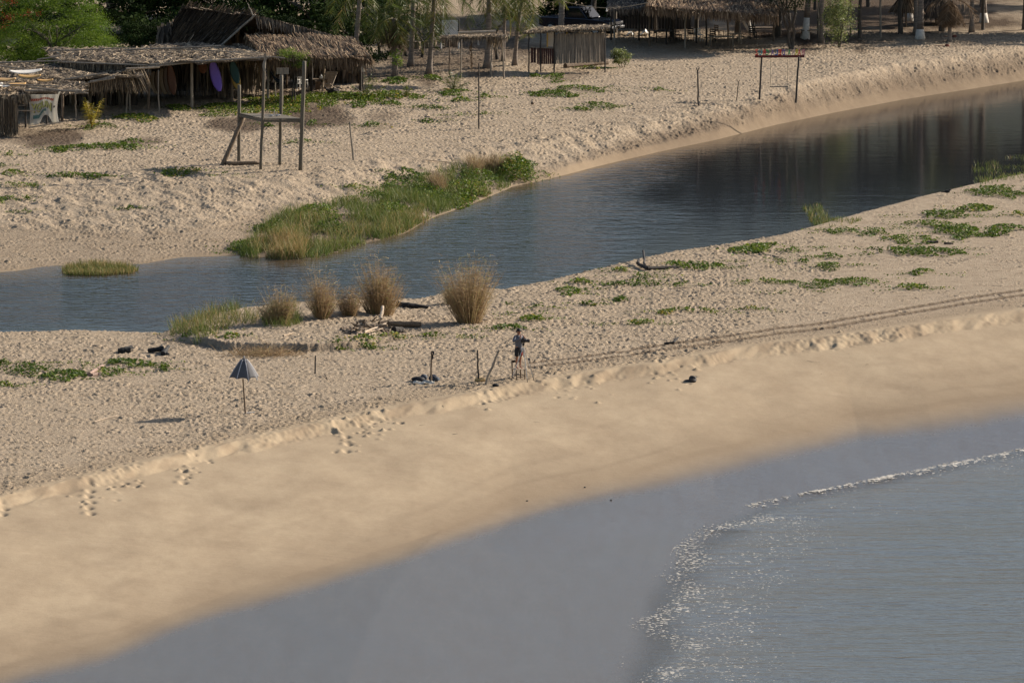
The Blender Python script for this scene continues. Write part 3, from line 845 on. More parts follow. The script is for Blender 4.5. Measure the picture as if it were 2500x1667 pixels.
# wooded hill far behind the village: closes the low sky and shows in the river
def hill():
    xs = np.linspace(-1600, 1600, 121); ys = np.linspace(640, 2200, 60)
    X, Y = np.meshgrid(xs, ys)
    H = (128 + 26 * (fnoise(X * .004, Y * .002, 95, 3) - .5)) * sstep(700, 1330, Y) * (1 - .6 * sstep(1500, 2200, Y)) + 14 * (fnoise(X * .02, Y * .02, 96, 3) - .5) * sstep(760, 1000, Y)
    H += 2.0 - 8 * (1 - sstep(640, 720, Y))
    jj, ii = np.meshgrid(np.arange(len(ys) - 1), np.arange(len(xs) - 1), indexing='ij'); a = (jj * len(xs) + ii).ravel()
    me = arr_mesh('hills', np.stack([X.ravel(), Y.ravel(), H.ravel()], 1), np.stack([a, a + 1, a + len(xs) + 1, a + len(xs)], 1), smooth=True)
    m = mat_plain('wooded_hill', (.045, .055, .032), .9, var=.5, scale=.06)
    tag(link_mesh('hills', me, m), kind='structure')
hill()
# ------------------------------------------------------------------ ground cover: beach creeper, reeds, grass
rg = np.random.RandomState(17)
NEAR_BOXES = [(2012, 2180, 553, 576), (2201, 2385, 516, 535), (2334, 2423, 501, 517), (2354, 2520, 451, 489), (2204, 2334, 540, 556), (2262, 2395, 546, 586), (2160, 2290, 573, 598), (2102, 2344, 602, 627),
    (2397, 2520, 548, 579), (2461, 2520, 517, 530), (1997, 2066, 619, 637), (1900, 2002, 635, 652), (1979, 2081, 642, 663), (2224, 2293, 659, 675), (1923, 2038, 683, 705), (2040, 2152, 678, 703), (1915, 2002, 707, 716), (2178, 2272, 696, 711),
    (1925, 1951, 607, 615), (2017, 2043, 600, 608), (1815, 1920, 684, 697), (1780, 1912, 595, 626), (1620, 1782, 640, 664), (1810, 1900, 628, 642), (1473, 1621, 684, 703), (1509, 1606, 667, 682), (1499, 1537, 653, 665), (1642, 1706, 689, 700),
    (1353, 1417, 702, 722), (1438, 1461, 700, 709), (1387, 1438, 684, 694), (1501, 1532, 727, 736), (1417, 1453, 739, 748), (1600, 1754, 755, 771), (1490, 1616, 784, 796), (1808, 1853, 752, 758), (1300, 1340, 746, 754), (1262, 1338, 773, 787), (1257, 1312, 759, 771),
    (1196, 1284, 794, 810), (863, 920, 821, 844), (930, 1000, 814, 832), (1020, 1135, 813, 829), (855, 920, 838, 851), (819, 836, 833, 841), (1203, 1230, 731, 747), (622, 683, 774, 792), (438, 530, 798, 824), (545, 587, 817, 829),
    (-20, 143, 888, 915), (92, 217, 903, 936), (217, 319, 895, 923), (245, 378, 877, 903), (390, 418, 889, 911), (145, 235, 883, 900), (-10, 31, 938, 945), (-10, 28, 884, 891)]
FAR_BOXES = [(128, 368, 352, 369), (298, 357, 341, 352), (123, 174, 364, 372), (8, 51, 373, 382), (-10, 15, 403, 411), (6, 57, 417, 428), (115, 259, 426, 439), (-10, 98, 443, 461), (402, 500, 411, 431), (-10, 40, 479, 501), (51, 79, 479, 493),
    (53, 79, 507, 522), (308, 334, 497, 514), (278, 385, 280, 301), (404, 468, 258, 271), (210, 283, 304, 318), (485, 613, 252, 288), (591, 780, 235, 285), (700, 876, 226, 262), (640, 700, 228, 250), (783, 900, 225, 250), (647, 668, 299, 312), (751, 780, 294, 308),
    (850, 1028, 222, 250), (850, 893, 246, 267), (935, 986, 249, 265), (1003, 1084, 258, 271), (1031, 1077, 184, 198), (935, 990, 192, 206), (1077, 1167, 221, 237), (1103, 1145, 241, 251), (1169, 1198, 234, 240), (888, 931, 299, 314), (1026, 1062, 294, 302), (1105, 1133, 279, 286),
    (1173, 1190, 277, 283), (1329, 1377, 178, 203), (1295, 1416, 222, 241), (1356, 1480, 210, 226), (1420, 1505, 252, 266), (1388, 1441, 265, 272), (1597, 1620, 216, 223), (1414, 1471, 164, 170), (1290, 1318, 184, 189),
    (950, 1150, 424, 490), (1066, 1150, 468, 508), (844, 925, 454, 476), (580, 668, 580, 628), (622, 714, 548, 572), (932, 982, 452, 469), (560, 600, 590, 615), (530, 575, 425, 432), (700, 780, 345, 352)]

def creeper(boxes, seed, extra=(), full=.62):
    r = np.random.RandomState(seed)
    B = Bulk()
    for (u0, u1, v0, v1, *mh) in list(boxes) + list(extra):
        hmax = mh[0] if mh else 0.0
        a = G((u0 + u1) / 2, v0 + 2); b = G((u0 + u1) / 2, v1)
        l = ground(u0, (v0 + v1) / 2, b.z)[0]; rr = ground(u1, (v0 + v1) / 2, b.z)[0]
        cx, cyy = (l + rr) / 2, (a.y + b.y) / 2; hw = (rr - l) / 2; hd = max((a.y - b.y) / 2, .3)
        slant = r.uniform(-.25, .25)
        n = int(hw * hd * 4 * 125) + 50
        n = min(n, 9000)
        x = r.uniform(-1.1, 1.1, n); y = r.uniform(-1.1, 1.1, n)
        q = x * x + y * y
        nz = fnoise((cx + x * hw) * 1.3 + seed, (cyy + y * hd) * .8, 100 + seed, 3)
        k = q + 3.4 * (nz - .5) < full
        x, y, q = x[k], y[k], q[k]
        X = cx + x * hw; Y = cyy + y * hd + slant * x * hd
        gzv = gzs(X, Y)
        h = (hmax if hmax else .2) * np.clip(1 - q, 0.05, 1) ** .6
        Zz = gzv + .03 + h * r.rand(len(X)) ** .7
        V, F, T = leaf_arrays(np.stack([X, Y, Zz], 1), .068 * r.uniform(.8, 1.15), r, flat=.35, aspect=.75, tint=np.clip(r.rand(len(X)) * .8 + r.uniform(-.05, .3), 0, 1))
        B.add(V, F, T)
        # runners creeping out of the patch
        m = 4 + int(hw * 3)
        for k in range(m):
            sx = r.choice([-1, 1]); t = np.linspace(0, 1, 14)
            L = r.uniform(.4, 1.3) * (1 + .25 * hw)
            xr = cx + sx * hw * .75 + sx * L * t + .08 * r.normal(size=14); yr = cyy + hd * r.uniform(-.7, .7) + np.cumsum(r.normal(size=14)) * .12
            V, F, T = leaf_arrays(np.stack([xr, yr, gzs(xr, yr) + .05], 1), .055, r, flat=.4, aspect=.75)
            B.add(V, F, T)
    return B
cb = creeper(NEAR_BOXES, 5)
tag(link_mesh('beach_creeper', cb.mesh('beach_creeper'), M['creeper']), 'low green creeper in patches over the sand between river and sea', 'ground cover', kind='stuff')
cb = creeper(FAR_BOXES, 8, full=.85, extra=[(1205, 1335, 408, 456, .9), (1210, 1290, 398, 440, 1.0), (1215, 1310, 402, 448, .9), (1060, 1150, 425, 445, .5), (960, 1040, 425, 440, .5), (720, 830, 508, 540, .6), (640, 700, 545, 572, .5), (1000, 1100, 462, 500, .6), (860, 960, 478, 500, .5), (590, 640, 592, 622, .5), (1120, 1225, 420, 465, .6), (1090, 1200, 445, 490, .5), (900, 1010, 500, 545, .5), (760, 860, 545, 580, .5)])
tag(link_mesh('dune_creeper', cb.mesh('dune_creeper'), M['creeper']), 'low green creeper in patches over the sand before the huts', 'ground cover', kind='stuff')

def in_poly(px, x, y):
    px = np.array(px); n = len(px); c = np.zeros(len(x), dtype=bool); j = n - 1
    for i in range(n):
        xi, yi = px[i]; xj, yj = px[j]
        c ^= ((yi > y) != (yj > y)) & (x < (xj - xi) * (y - yi) / (yj - yi + 1e-9) + xi)
        j = i
    return c

def grass_field(poly, n, hrange, width, seed, droop=.5, tintfun=None, zmin=None):
    r = np.random.RandomState(seed)
    pw = [tuple(G(u, v)[:2]) for u, v in poly]
    xs = [p[0] for p in pw]; ys = [p[1] for p in pw]
    x = r.uniform(min(xs), max(xs), n); y = r.uniform(min(ys), max(ys), n)
    k = in_poly(pw, x, y) & (fnoise(x * .9, y * .6, seed + 40, 3) > .41)
    x, y = x[k], y[k]; n = len(x)
    z = gzs(x, y) - .03
    if zmin is not None: z = np.maximum(z, zmin)
    big = fnoise(x * .35, y * .3, seed + 60, 2)
    L = r.uniform(*hrange, n) * (.55 + .9 * big)
    D = np.stack([r.normal(size=n) * .28, r.normal(size=n) * .28, np.ones(n)], 1)
    t = np.clip(.15 + .8 * (fnoise(x * .5, y * .4, seed + 70, 3) - .2) + r.normal(size=n) * .18, 0, 1)
    if tintfun is not None: t = tintfun(x, y, t, r)
    V, F, T, S = blade_arrays(np.stack([x, y, z], 1), D, L, np.full(n, width) * r.uniform(.6, 1.5, n), r.uniform(.1, droop, n), r, 3, t)
    return V, F, np.clip(T + .18 * S * r.rand(), 0, 1)

REED_POLY = [(585, 632), (600, 596), (640, 560), (700, 522), (800, 498), (900, 478), (1000, 462), (1040, 425), (1150, 412), (1225, 406), (1275, 440), (1150, 498), (1060, 528), (985, 570), (850, 610), (765, 634), (690, 633)]
B = Bulk()
B.add(*grass_field(REED_POLY, 48000, (.3, .85), .03, 31))
B.add(*grass_field([(600, 628), (640, 600), (700, 590), (745, 600), (745, 632), (690, 636)], 3500, (.7, 1.2), .03, 32, .3, lambda x, y, t, r: np.clip(.75 + r.normal(size=len(t)) * .2, 0, 1), RIVER_Z - .1))
B.add(*grass_field([(850, 612), (985, 571), (1060, 532), (1000, 520), (850, 575), (780, 600), (770, 634)], 6000, (.6, 1.1), .03, 33, .5, lambda x, y, t, r: np.clip(.62 + r.normal(size=len(t)) * .2, 0, 1), RIVER_Z - .1))
tag(link_mesh('reed_bank', B.mesh('reed_bank'), M['reed']), 'mixed reeds and grass along the far bank of the river', 'reeds', kind='stuff')
B = Bulk()
for k in range(9):
    p = G(rg.uniform(1140, 1235), rg.uniform(412, 432)) if k < 6 else G(rg.uniform(1040, 1080), rg.uniform(455, 470))
    n = 260
    Bp = np.array(p) + np.stack([rg.normal(size=n) * .15, rg.normal(size=n) * .15, np.zeros(n)], 1)
    V, F, T, S = blade_arrays(Bp, np.stack([rg.normal(size=n) * .3, rg.normal(size=n) * .3, np.ones(n)], 1), rg.uniform(.5, 1.3, n), np.full(n, .02), rg.uniform(.05, .4, n), rg, 3)
    B.add(V, F, T)
tag(link_mesh('bank_dry_grass', B.mesh('bank_dry_grass'), M['dry_grass']), 'sparse brown dry grass rising from the green reed bank', 'grass', kind='stuff')

def clump_thing(name, label, poly, n, hr, seed, mat, width=.03, droop=.5, tf=None, zmin=None, group=None):
    V, F, T = grass_field(poly, n, hr, width, seed, droop, tf, zmin)
    org = (float(V[:, 0].mean()), float(V[:, 1].mean()), float(V[:, 2].min()))
    me = arr_mesh(name, V - np.array(org), F, {'tint': T})
    return tag(link_mesh(name, me, mat, None, org), label, 'reeds' if 'reed' in name else 'grass', group)
lt = lambda base: (lambda x, y, t, r: np.clip(base + r.normal(size=len(t)) * .22, 0, 1))
clump_thing('reed_patch', 'small island of yellow green reeds in the river at far left', [(145, 672), (170, 656), (230, 650), (300, 656), (338, 668), (320, 684), (240, 692), (165, 688)], 5200, (.35, .65), 34, M['reed'], .03, .3, lt(.6), RIVER_Z - .1)
clump_thing('sedge_patch', 'low green sedge in the water at the near bank below the dark reflections', [(1955, 548), (2000, 540), (2060, 536), (2112, 536), (2075, 551), (2010, 558), (1965, 556)], 2600, (.16, .30), 35, M['reed'], .03, .3, lt(.42), RIVER_Z - .05)
clump_thing('sedge_patch', 'low green sedge in the water near the right edge of the picture', [(2370, 446), (2420, 430), (2480, 420), (2520, 415), (2520, 432), (2440, 446), (2390, 452)], 2600, (.16, .30), 36, M['reed'], .03, .3, lt(.38), RIVER_Z - .05)
B = Bulk()
B.add(*grass_field([(415, 824), (440, 795), (520, 772), (600, 764), (640, 775), (620, 800), (540, 818), (480, 832)], 5200, (.35, .95), .022, 37, .5, lt(.55)))
B.add(*grass_field([(640, 800), (660, 760), (720, 745), (740, 790), (700, 800)], 1500, (.4, .8), .022, 38, .5, lt(.45)))
tag(link_mesh('spit_grass', B.mesh('spit_grass'), M['reed']), 'wispy green and straw grass on the left end of the sand hummock', 'grass', kind='stuff')

# tall tufts of dry cane grass, each a thing
def tuft(u, v, width_px, height_px, n, seed, label, tint0=.56, group='tall dry grass tufts on the river bank'):
    r = np.random.RandomState(seed)
    p = G(u, v)
    sc = FPX / math.hypot(p.y, CAM_H - p.z)
    w = width_px / sc * 1.1; h = height_px / sc * 1.24
    nb = 11; ba = r.uniform(0, 2 * np.pi, nb); bl = r.uniform(.1, 1.0, nb); bh = r.uniform(.55, 1.08, nb) * (1.15 - .25 * bl); pk = r.randint(0, nb, n)
    a = ba[pk] + r.normal(size=n) * .35; rad = np.clip(bl[pk] + r.normal(size=n) * .22, 0, 1.25) * w * .15
    x = np.cos(a) * rad; y = np.sin(a) * rad * .8
    lean = rad / (w * .15)
    D = np.stack([np.cos(a) * lean * .46 + r.normal(size=n) * .12, np.sin(a) * lean * .46 + r.normal(size=n) * .12, np.ones(n)], 1)
    L = h * bh[pk] * (.25 + .85 * r.rand(n) ** .7)
    z = gzs(p.x + x, p.y + y) - p.z - .04
    t = np.clip(tint0 + r.normal(size=n) * .23, 0, 1)
    V, F, T, S = blade_arrays(np.stack([x, y, z], 1), D, L, r.uniform(.014, .032, n), r.uniform(.02, .3, n), r, 4, t)
    Bk = Bulk(); Bk.add(V, F, T)
    # side leaves and seed plumes on the canes
    m = n * 3
    pick = r.randint(0, n, m); tt = r.uniform(.3, 1.0, m)
    base = np.stack([x, y, z], 1)[pick] + (D / np.linalg.norm(D, axis=1)[:, None])[pick] * (L[pick] * tt)[:, None]
    Dl = np.stack([r.normal(size=m), r.normal(size=m), r.uniform(.1, 1.2, m)], 1)
    V, F, T, S = blade_arrays(base, Dl, r.uniform(.14, .42, m), r.uniform(.012, .026, m), r.uniform(.2, .9, m), r, 2, np.clip(tint0 + .1 + r.normal(size=m) * .25, 0, 1))
    Bk.add(V, F, T)
    me = Bk.mesh('dry_grass_tuft')
    return tag(link_mesh('dry_grass_tuft', me, M['dry_grass'], None, p), label, 'grass', group)
tuft(1146, 792, 165, 160, 1150, 41, 'biggest and tallest dry grass tuft, standing alone right of the black log')
tuft(925, 768, 150, 122, 950, 42, 'wide dry golden grass tuft right behind the driftwood pile', .5)
tuft(786, 778, 86, 108, 460, 43, 'narrow upright dry grass tuft between the low tuft and the wide golden one', .48)
tuft(857, 772, 95, 72, 300, 44, 'short thin dry grass filling the gap left of the wide golden tuft', .42)
tuft(680, 790, 120, 84, 480, 45, 'low spreading half green grass tuft nearest the left end of the hummock', .6)
tuft(1100, 742, 60, 40, 160, 46, 'small thin tuft at the water just left of the biggest tuft', .7)
# tangle of dead stems hanging over the hummock's cut bank
r = np.random.RandomState(51); p = G(640, 848); n = 620
Bp = np.array(p) + np.stack([r.normal(size=n) * .75, r.normal(size=n) * .5, np.full(n, .02)], 1)
Bp[:, 2] = gzs(Bp[:, 0], Bp[:, 1]) + .02
V, F, T, S = blade_arrays(Bp, np.stack([r.normal(size=n) * .9 + .3, r.normal(size=n) * .7, r.uniform(.1, .9, n)], 1), r.uniform(.3, 1.0, n), r.uniform(.012, .03, n), r.uniform(.1, .7, n), r, 3, np.clip(.5 + r.normal(size=n) * .2, 0, 1))
me = arr_mesh('dead_stems', V - np.array(p), F, {'tint': T})
tag(link_mesh('dead_stems', me, M['dry_grass'], None, p), 'tangle of dead orange stems hanging over the dark cut bank of the hummock', 'dead plant')

# ------------------------------------------------------------------ trees
def crown_bulk(r, clumps, per, rad, leaf, ell=(1, 1, .8), aspect=.5, flat=.1):
    B = Bulk()
    for k in range(clumps):
        d = rand_dirs(1, r)[0]; q = r.rand() ** .45
        c = d * q * np.array(ell)
        n = int(per * r.uniform(.6, 1.4))
        C = c + rand_dirs(n, r) * (r.rand(n) ** .5)[:, None] * rad * r.uniform(.6, 1.3) * np.array([1, 1, .6])
        V, F, T = leaf_arrays(C, leaf, r, flat, aspect, np.clip(r.uniform(.2, .8) + r.normal(size=n) * .2, 0, 1))
        B.add(V, F, T)
    return B

def tree_trunk(base_r, h, seed, spread=1.6, limbs=5):
    rr = random.Random(seed)
    mb = MB(); mb.rng = rr
    top = Vector((rr.uniform(-.3, .3), rr.uniform(-.3, .3), h * .55))
    pts = [Vector((0, 0, -.15)), Vector((rr.uniform(-.1, .1), rr.uniform(-.1, .1), h * .2)), Vector((rr.uniform(-.25, .25), rr.uniform(-.2, .2), h * .4)), top]
    mb.tube(pts, [base_r * 1.35, base_r, base_r * .85, base_r * .7], 9, wob=.2)
    for k in range(limbs):
        a = 2 * math.pi * k / limbs + rr.uniform(-.4, .4)
        s = pts[2].lerp(top, rr.random())
        e = Vector((math.cos(a) * spread * rr.uniform(.6, 1.1), math.sin(a) * spread * rr.uniform(.6, 1.1), h * rr.uniform(.7, 1.0)))
        m = s.lerp(e, .5) + Vector((rr.uniform(-.3, .3), rr.uniform(-.3, .3), rr.uniform(-.1, .35)))
        mb.tube([s, m, e], [base_r * .5, base_r * .34, base_r * .1], 6, wob=.2)
        for j in range(2):
            s2 = m.lerp(e, rr.random()); e2 = s2 + Vector((rr.uniform(-.9, .9), rr.uniform(-.9, .9), rr.uniform(.1, .8)))
            mb.tube([s2, e2], [base_r * .2, base_r * .05], 5)
    return mb

# dark trees closing the scene behind the huts: three kinds, copied
DARK = []
for k in range(3):
    r = np.random.RandomState(60 + k)
    B = crown_bulk(r, 46, 130, .26, .042, ell=(1, 1, .85), aspect=.55)
    DARK.append((tree_trunk(.22, 6.0, 70 + k, 2.0).build('trunk_source', M['tree_bark']).data, B.mesh('crown')))
for o in [o for o in list(bpy.data.objects) if o.name.startswith('trunk_source')]:
    bpy.data.objects.remove(o)
for t, c in DARK:
    c.materials.append(M['dark_leaf'])

def dark_tree(X, Y, k, rad, zc, label, hz=1.0, mat=None, group='dark trees closing the view behind the village', thin=1.0):
    z = gz(X, Y)
    o = thing('broadleaf_tree', label, 'tree', (X, Y, z), group)
    t, c = DARK[k % 3]
    tr = link_mesh('trunk', t, None, o); tr.scale = (thin, thin, max(.4, (zc - z) / 4.2))
    tr.rotation_euler = (0, 0, k * 1.3)
    cr = link_mesh('crown', c, None, o); cr.location = (0, 0, zc - z); cr.scale = (rad, rad, rad * hz); cr.rotation_euler = (0, 0, k * 2.1)
    return o
# the wood behind the left huts hangs to the ground; further right it is a roof of leaves over bare sand
def yu(u, v, Y): return W(u, v, Y)
_spots = [  # u, Y, crown height, radius, label
    (215, 425, 4.4, 3.6, 'dark tree directly behind the bright green feathery tree'),
    (330, 428, 4.2, 3.4, 'dark tree at the left end of the gabled hut ridge'),
    (430, 432, 4.6, 3.8, 'dark tree rising over the left end of the hut ridge'),
    (540, 430, 4.4, 3.6, 'dark tree over the middle of the hut ridge'),
    (650, 433, 4.4, 3.8, 'dark tree over the gable peak of the hut'),
    (760, 430, 4.3, 3.4, 'dark tree over the right slope of the hut roof'),
    (850, 436, 4.5, 3.5, 'dark tree behind the palm at the hut right end'),
    (930, 439, 4.9, 3.2, 'dark tree behind the skirted short palm'),
    (270, 440, 7.5, 4.2, 'tall dark tree in the second row at far left'),
    (480, 442, 7.5, 4.4, 'tall dark tree in the second row over the hut'),
    (700, 444, 7.6, 4.4, 'tall dark tree in the second row right of the gable'),
    (20, 430, 4.6, 3.8, 'dark tree behind the left edge of the bright tree'),
    (400, 409, 3.4, 2.6, 'dense dark bushy tree hiding the left foot of the hut ridge'), (480, 411, 3.9, 2.8, 'dense dark bushy tree just behind the hut left slope'), (590, 410, 3.9, 2.8, 'dense dark bushy tree just behind the gable peak'), (690, 409, 3.6, 2.6, 'dense dark bushy tree above the lean-to left half'), (780, 410, 3.6, 2.6, 'dense dark bushy tree above the lean-to right half'), (858, 413, 3.2, 2.3, 'dense dark bushy tree at the lean-to right end'), (150, 413, 3.0, 3.0, 'dense dark bushy tree under the bright feathery crown'), (40, 411, 2.8, 2.8, 'dense dark bushy tree at the left border under the bright crown'), (905, 424, 3.6, 2.4, 'dense dark bushy tree left of the skirted palm'), (1395, 441, 4.2, 2.8, 'dense dark bushy tree behind the pickup cab'), (1470, 440, 4.2, 2.8, 'dense dark bushy tree behind the pickup hood'), (1550, 441, 4.4, 2.8, 'dense dark bushy tree behind the dark annex'),
]
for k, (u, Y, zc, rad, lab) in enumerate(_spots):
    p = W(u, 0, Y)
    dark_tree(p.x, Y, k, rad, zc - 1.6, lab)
_over = [(1010, 462, 8.4, 4.6), (1150, 470, 9.0, 4.6), (1330, 462, 8.0, 4.6),
         (1500, 430, 6.4, 3.4), (1600, 430, 6.6, 3.5), (1700, 429, 6.6, 3.5), (1800, 429, 6.5, 3.5), (1900, 428, 6.4, 3.5), (2000, 428, 6.4, 3.5), (2100, 427, 6.4, 3.5), (2200, 430, 6.4, 3.5), (2300, 432, 6.4, 3.5), (2400, 433, 6.4, 3.5), (2500, 433, 6.4, 3.5), (2600, 433, 6.4, 3.6), (2710, 433, 6.4, 3.6), (2820, 433, 6.4, 3.6), (2930, 433, 6.4, 3.6),
         (1390, 442, 6.8, 3.4), (1450, 434, 6.3, 3.2), (1440, 446, 9.8, 4.4), (1580, 448, 11.0, 4.8), (1720, 446, 10.6, 4.8), (1850, 448, 11.4, 5.0), (1990, 446, 10.6, 4.8), (2120, 448, 11.0, 5.0), (2260, 446, 10.8, 5.0), (2400, 448, 11.2, 5.0), (2540, 446, 10.8, 5.0), (2680, 452, 11.0, 5.0), (2830, 454, 11.0, 5.0), (2990, 456, 11, 5.0)]
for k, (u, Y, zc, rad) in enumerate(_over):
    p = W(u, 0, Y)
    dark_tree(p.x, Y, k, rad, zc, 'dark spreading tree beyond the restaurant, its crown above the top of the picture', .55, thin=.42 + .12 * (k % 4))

# bright green feathery tree at the left edge
def bright_tree():
    p = G(128, 190)
    o = thing('feathery_tree', 'big bright green feathery tree with red flowers behind the left shelters', 'tree', p)
    mb = tree_trunk(.16, 3.6, 81, 2.8, 9)
    for v in mb.v: pass
    mb.v = [(a + p.x, b + p.y, c + p.z) for a, b, c in mb.v]
    mb.build('trunk', M['tree_bark'], o)
    r = np.random.RandomState(82)
    B = Bulk()
    sc = p.y / FPX
    # clumps filling the outline seen in the photograph, in depth too
    for k in range(520):
        u = r.uniform(-60, 300); top = -70 + 190 * sstep(180, 305, np.array(u)) ; bot = 168
        v = r.uniform(float(top), bot)
        Y = p.y + r.uniform(-2.4, 3.0)
        c = np.array(W(u, v, Y))
        n = int(r.uniform(110, 180))
        fl = r.normal(size=(n, 3)) * np.array([.34, .34, .12])
        fl[:, 2] += -.25 * (fl[:, 0] ** 2 + fl[:, 1] ** 2)
        tb = .25 + .5 * sstep(-60, 140, np.array(v)) * .6 + r.uniform(-.2, .3)
        V, F, T = leaf_arrays(c + fl, .062, r, .5, .35, np.clip(float(tb) + r.normal(size=n) * .15, 0, 1))
        B.add(V, F, T)
    link_mesh('crown', B.mesh('crown', p), M['bright_leaf'], o)
    for (u, v, n) in [(22, 42, 90), (30, 4, 60), (10, 2, 50), (68, 38, 40), (88, 34, 24), (2, 70, 40), (14, 52, 40)]:
        c = np.array(W(u, v, p.y - 2.5))
        V, F, T = leaf_arrays(c + r.normal(size=(n, 3)) * np.array([.22, .2, .16]), .05, r, .2, .6)
        B = Bulk(); B.add(V, F, T)
        link_mesh('flower_cluster', B.mesh('flower_cluster', p), M['flower'], o)
bright_tree()

def small_tree(name, label, u, v, crown, mat, seed, n=2200, leaf=.05, trunks=((0, 0),), bark='tree_bark', cat='tree', depth=.5, clumps=26, flat=.1, aspect=.45, tr=.05):
    """crown: (u0, u1, v0, v1) outline in the photograph"""
    p = G(u, v); r = np.random.RandomState(seed)
    o = thing(name, label, cat, p)
    u0, u1, v0, v1 = crown
    a = W(u0, v0, p.y); b = W(u1, v1, p.y)
    c = (a + b) / 2; hw = (b.x - a.x) / 2; hh = (a.z - b.z) / 2
    mb = MB(); mb.rng = random.Random(seed)
    for (dx, dz) in trunks:
        e = c + Vector((dx * hw, 0, -hh * .1 + dz * hh))
        mb.pole(p + Vector((dx * .15, 0, -.1)), e, tr, tr * .45, .06)
        for k in range(5):
            s = (p + Vector((dx * .15, 0, 0))).lerp(e, mb.rng.uniform(.45, 1))
            mb.pole(s, c + Vector((mb.rng.uniform(-.8, .8) * hw, mb.rng.uniform(-.5, .5) * hw, mb.rng.uniform(-.2, .9) * hh)), tr * .4, tr * .1, .05, 5)
    mb.build('trunk', M[bark], o)
    B = Bulk()
    for k in range(clumps):
        d = rand_dirs(1, r)[0] * r.rand() ** .4
        cc = np.array(c) + d * np.array([hw * .85, hw * depth * 1.5, hh * .85])
        m = max(8, int(n / clumps * r.uniform(.6, 1.4)))
        V, F, T = leaf_arrays(cc + r.normal(size=(m, 3)) * np.array([hw * .17, hw * .17, hh * .13]), leaf, r, flat, aspect, np.clip(r.uniform(.2, .8) + r.normal(size=m) * .2, 0, 1))
        B.add(V, F, T)
    link_mesh('crown', B.mesh('crown', p), mat, o)
    return o
small_tree('broadleaf_tree', 'small dark green tree between the bright feathery tree and the gabled hut', 345, 200, (285, 420, 42, 125), M['dark_leaf'], 101, 5200, .075, clumps=40, depth=.8)
small_tree('feathery_tree', 'slim young feathery tree with fine pale leaves behind the lookout tower', 715, 253, (672, 766, 116, 172), M['bright_leaf'], 102, 8500, .038, trunks=((0, 0), (.2, .1)), clumps=34, aspect=.3)
small_tree('leafy_bush', 'rounded grey green bush just right of the pole kiosk', 1520, 164, (1486, 1546, 118, 164), M['shrub_leaf'], 103, 1900, .055, trunks=((0, -.3), (-.4, -.3), (.4, -.3)), clumps=30, cat='bush', tr=.03)
small_tree('leafy_tree', 'tall narrow tree with pale green leaves right of the swing letters', 2047, 118, (2000, 2092, -30, 112), M['shrub_leaf'], 104, 4200, .062, trunks=((0, -.2), (.3, 0)), clumps=64, tr=.07)
small_tree('leafy_sapling', 'thin leafy sapling in front of the short skirted palm', 972, 190, (944, 992, 118, 168), M['bright_leaf'], 105, 420, .06, trunks=((0, 0), (-.5, 0), (.5, 0)), clumps=16, tr=.02)
small_tree('broadleaf_tree', 'multi stemmed tree with a dark crown in front of the restaurant right half', 1934, 122, (1840, 2000, -75, 26), M['dark_leaf'], 106, 7200, .07, trunks=((0, -.2), (-.25, 0), (.3, -.1)), clumps=56, depth=.7, tr=.11)

# ------------------------------------------------------------------ palms
def frond_arrays(r, base, az, pitch0, length, droop, leaflet=.55, nl=44, width=.035, tint0=.4):
    """one palm frond: curved midrib with hanging leaflets"""
    d = np.array([math.cos(az), math.sin(az)])
    t = np.linspace(0, 1, 12)
    pt = pitch0 - droop * t ** 1.3
    seg = length / 11
    x = np.concatenate([[0], np.cumsum(np.cos(pt[:-1]) * seg)]); z = np.concatenate([[0], np.cumsum(np.sin(pt[:-1]) * seg)])
    P3 = np.stack([base[0] + d[0] * x, base[1] + d[1] * x, base[2] + z], 1)
    side = np.array([-d[1], d[0], 0])
    Vs, Fs, Ts = [], [], []
    # midrib as a thin ridge
    w = np.linspace(.05, .008, 12)[:, None]
    V = np.concatenate([P3 - side * w * .5, P3 + side * w * .5, P3 + np.array([0, 0, 1]) * w * .6])
    F = [[i, i + 1, i + 13, i + 12] for i in range(11)] + [[i, i + 1, i + 25, i + 24] for i in range(11)] + [[i + 12, i + 13, i + 25, i + 24] for i in range(11)]
    B = Bulk(); B.add(V, np.array(F), np.full(len(V), min(1, tint0 + .35)))
    tt = np.repeat(np.linspace(.12, .99, nl), 2); sg = np.tile([-1, 1], nl)
    bx = np.stack([np.interp(tt, t, P3[:, k]) for k in range(3)], 1)
    tan = np.stack([np.interp(tt, t, np.gradient(P3[:, k])) for k in range(3)], 1); tan /= np.linalg.norm(tan, axis=1)[:, None]
    D = tan * .75 + side * (sg * 1.0)[:, None] + np.array([0, 0, -.25]) + r.normal(size=(len(tt), 3)) * .1
    L = leaflet * np.sin(np.pi * (.12 + .85 * tt)) ** .6 * r.uniform(.8, 1.15, len(tt))
    V, F, T, S = blade_arrays(bx, D, L, np.full(len(tt), width), r.uniform(.5, 1.3, len(tt)), r, 3, np.clip(tint0 + r.normal(size=len(tt)) * .15, 0, 1))
    B.add(V, F, T)
    return np.concatenate(B.V), np.concatenate(B.F), np.concatenate(B.T)

def crown_fronds(r, top, n, length, tint=.4, low=-.9, high=1.2, leaflet=.62, nl=30, droop=(1.0, 1.8), width=.042):
    B = Bulk()
    for k in range(n):
        az = 2 * math.pi * (k * .382) + r.uniform(-.25, .25)
        q = k / max(1, n - 1)
        B.add(*frond_arrays(r, top, az, high + (low - high) * q + r.uniform(-.15, .15), length * r.uniform(.8, 1.1), r.uniform(*droop), leaflet, nl, width, np.clip(tint + .35 * (q - .4) + r.uniform(-.1, .1), 0, 1)))
    return B

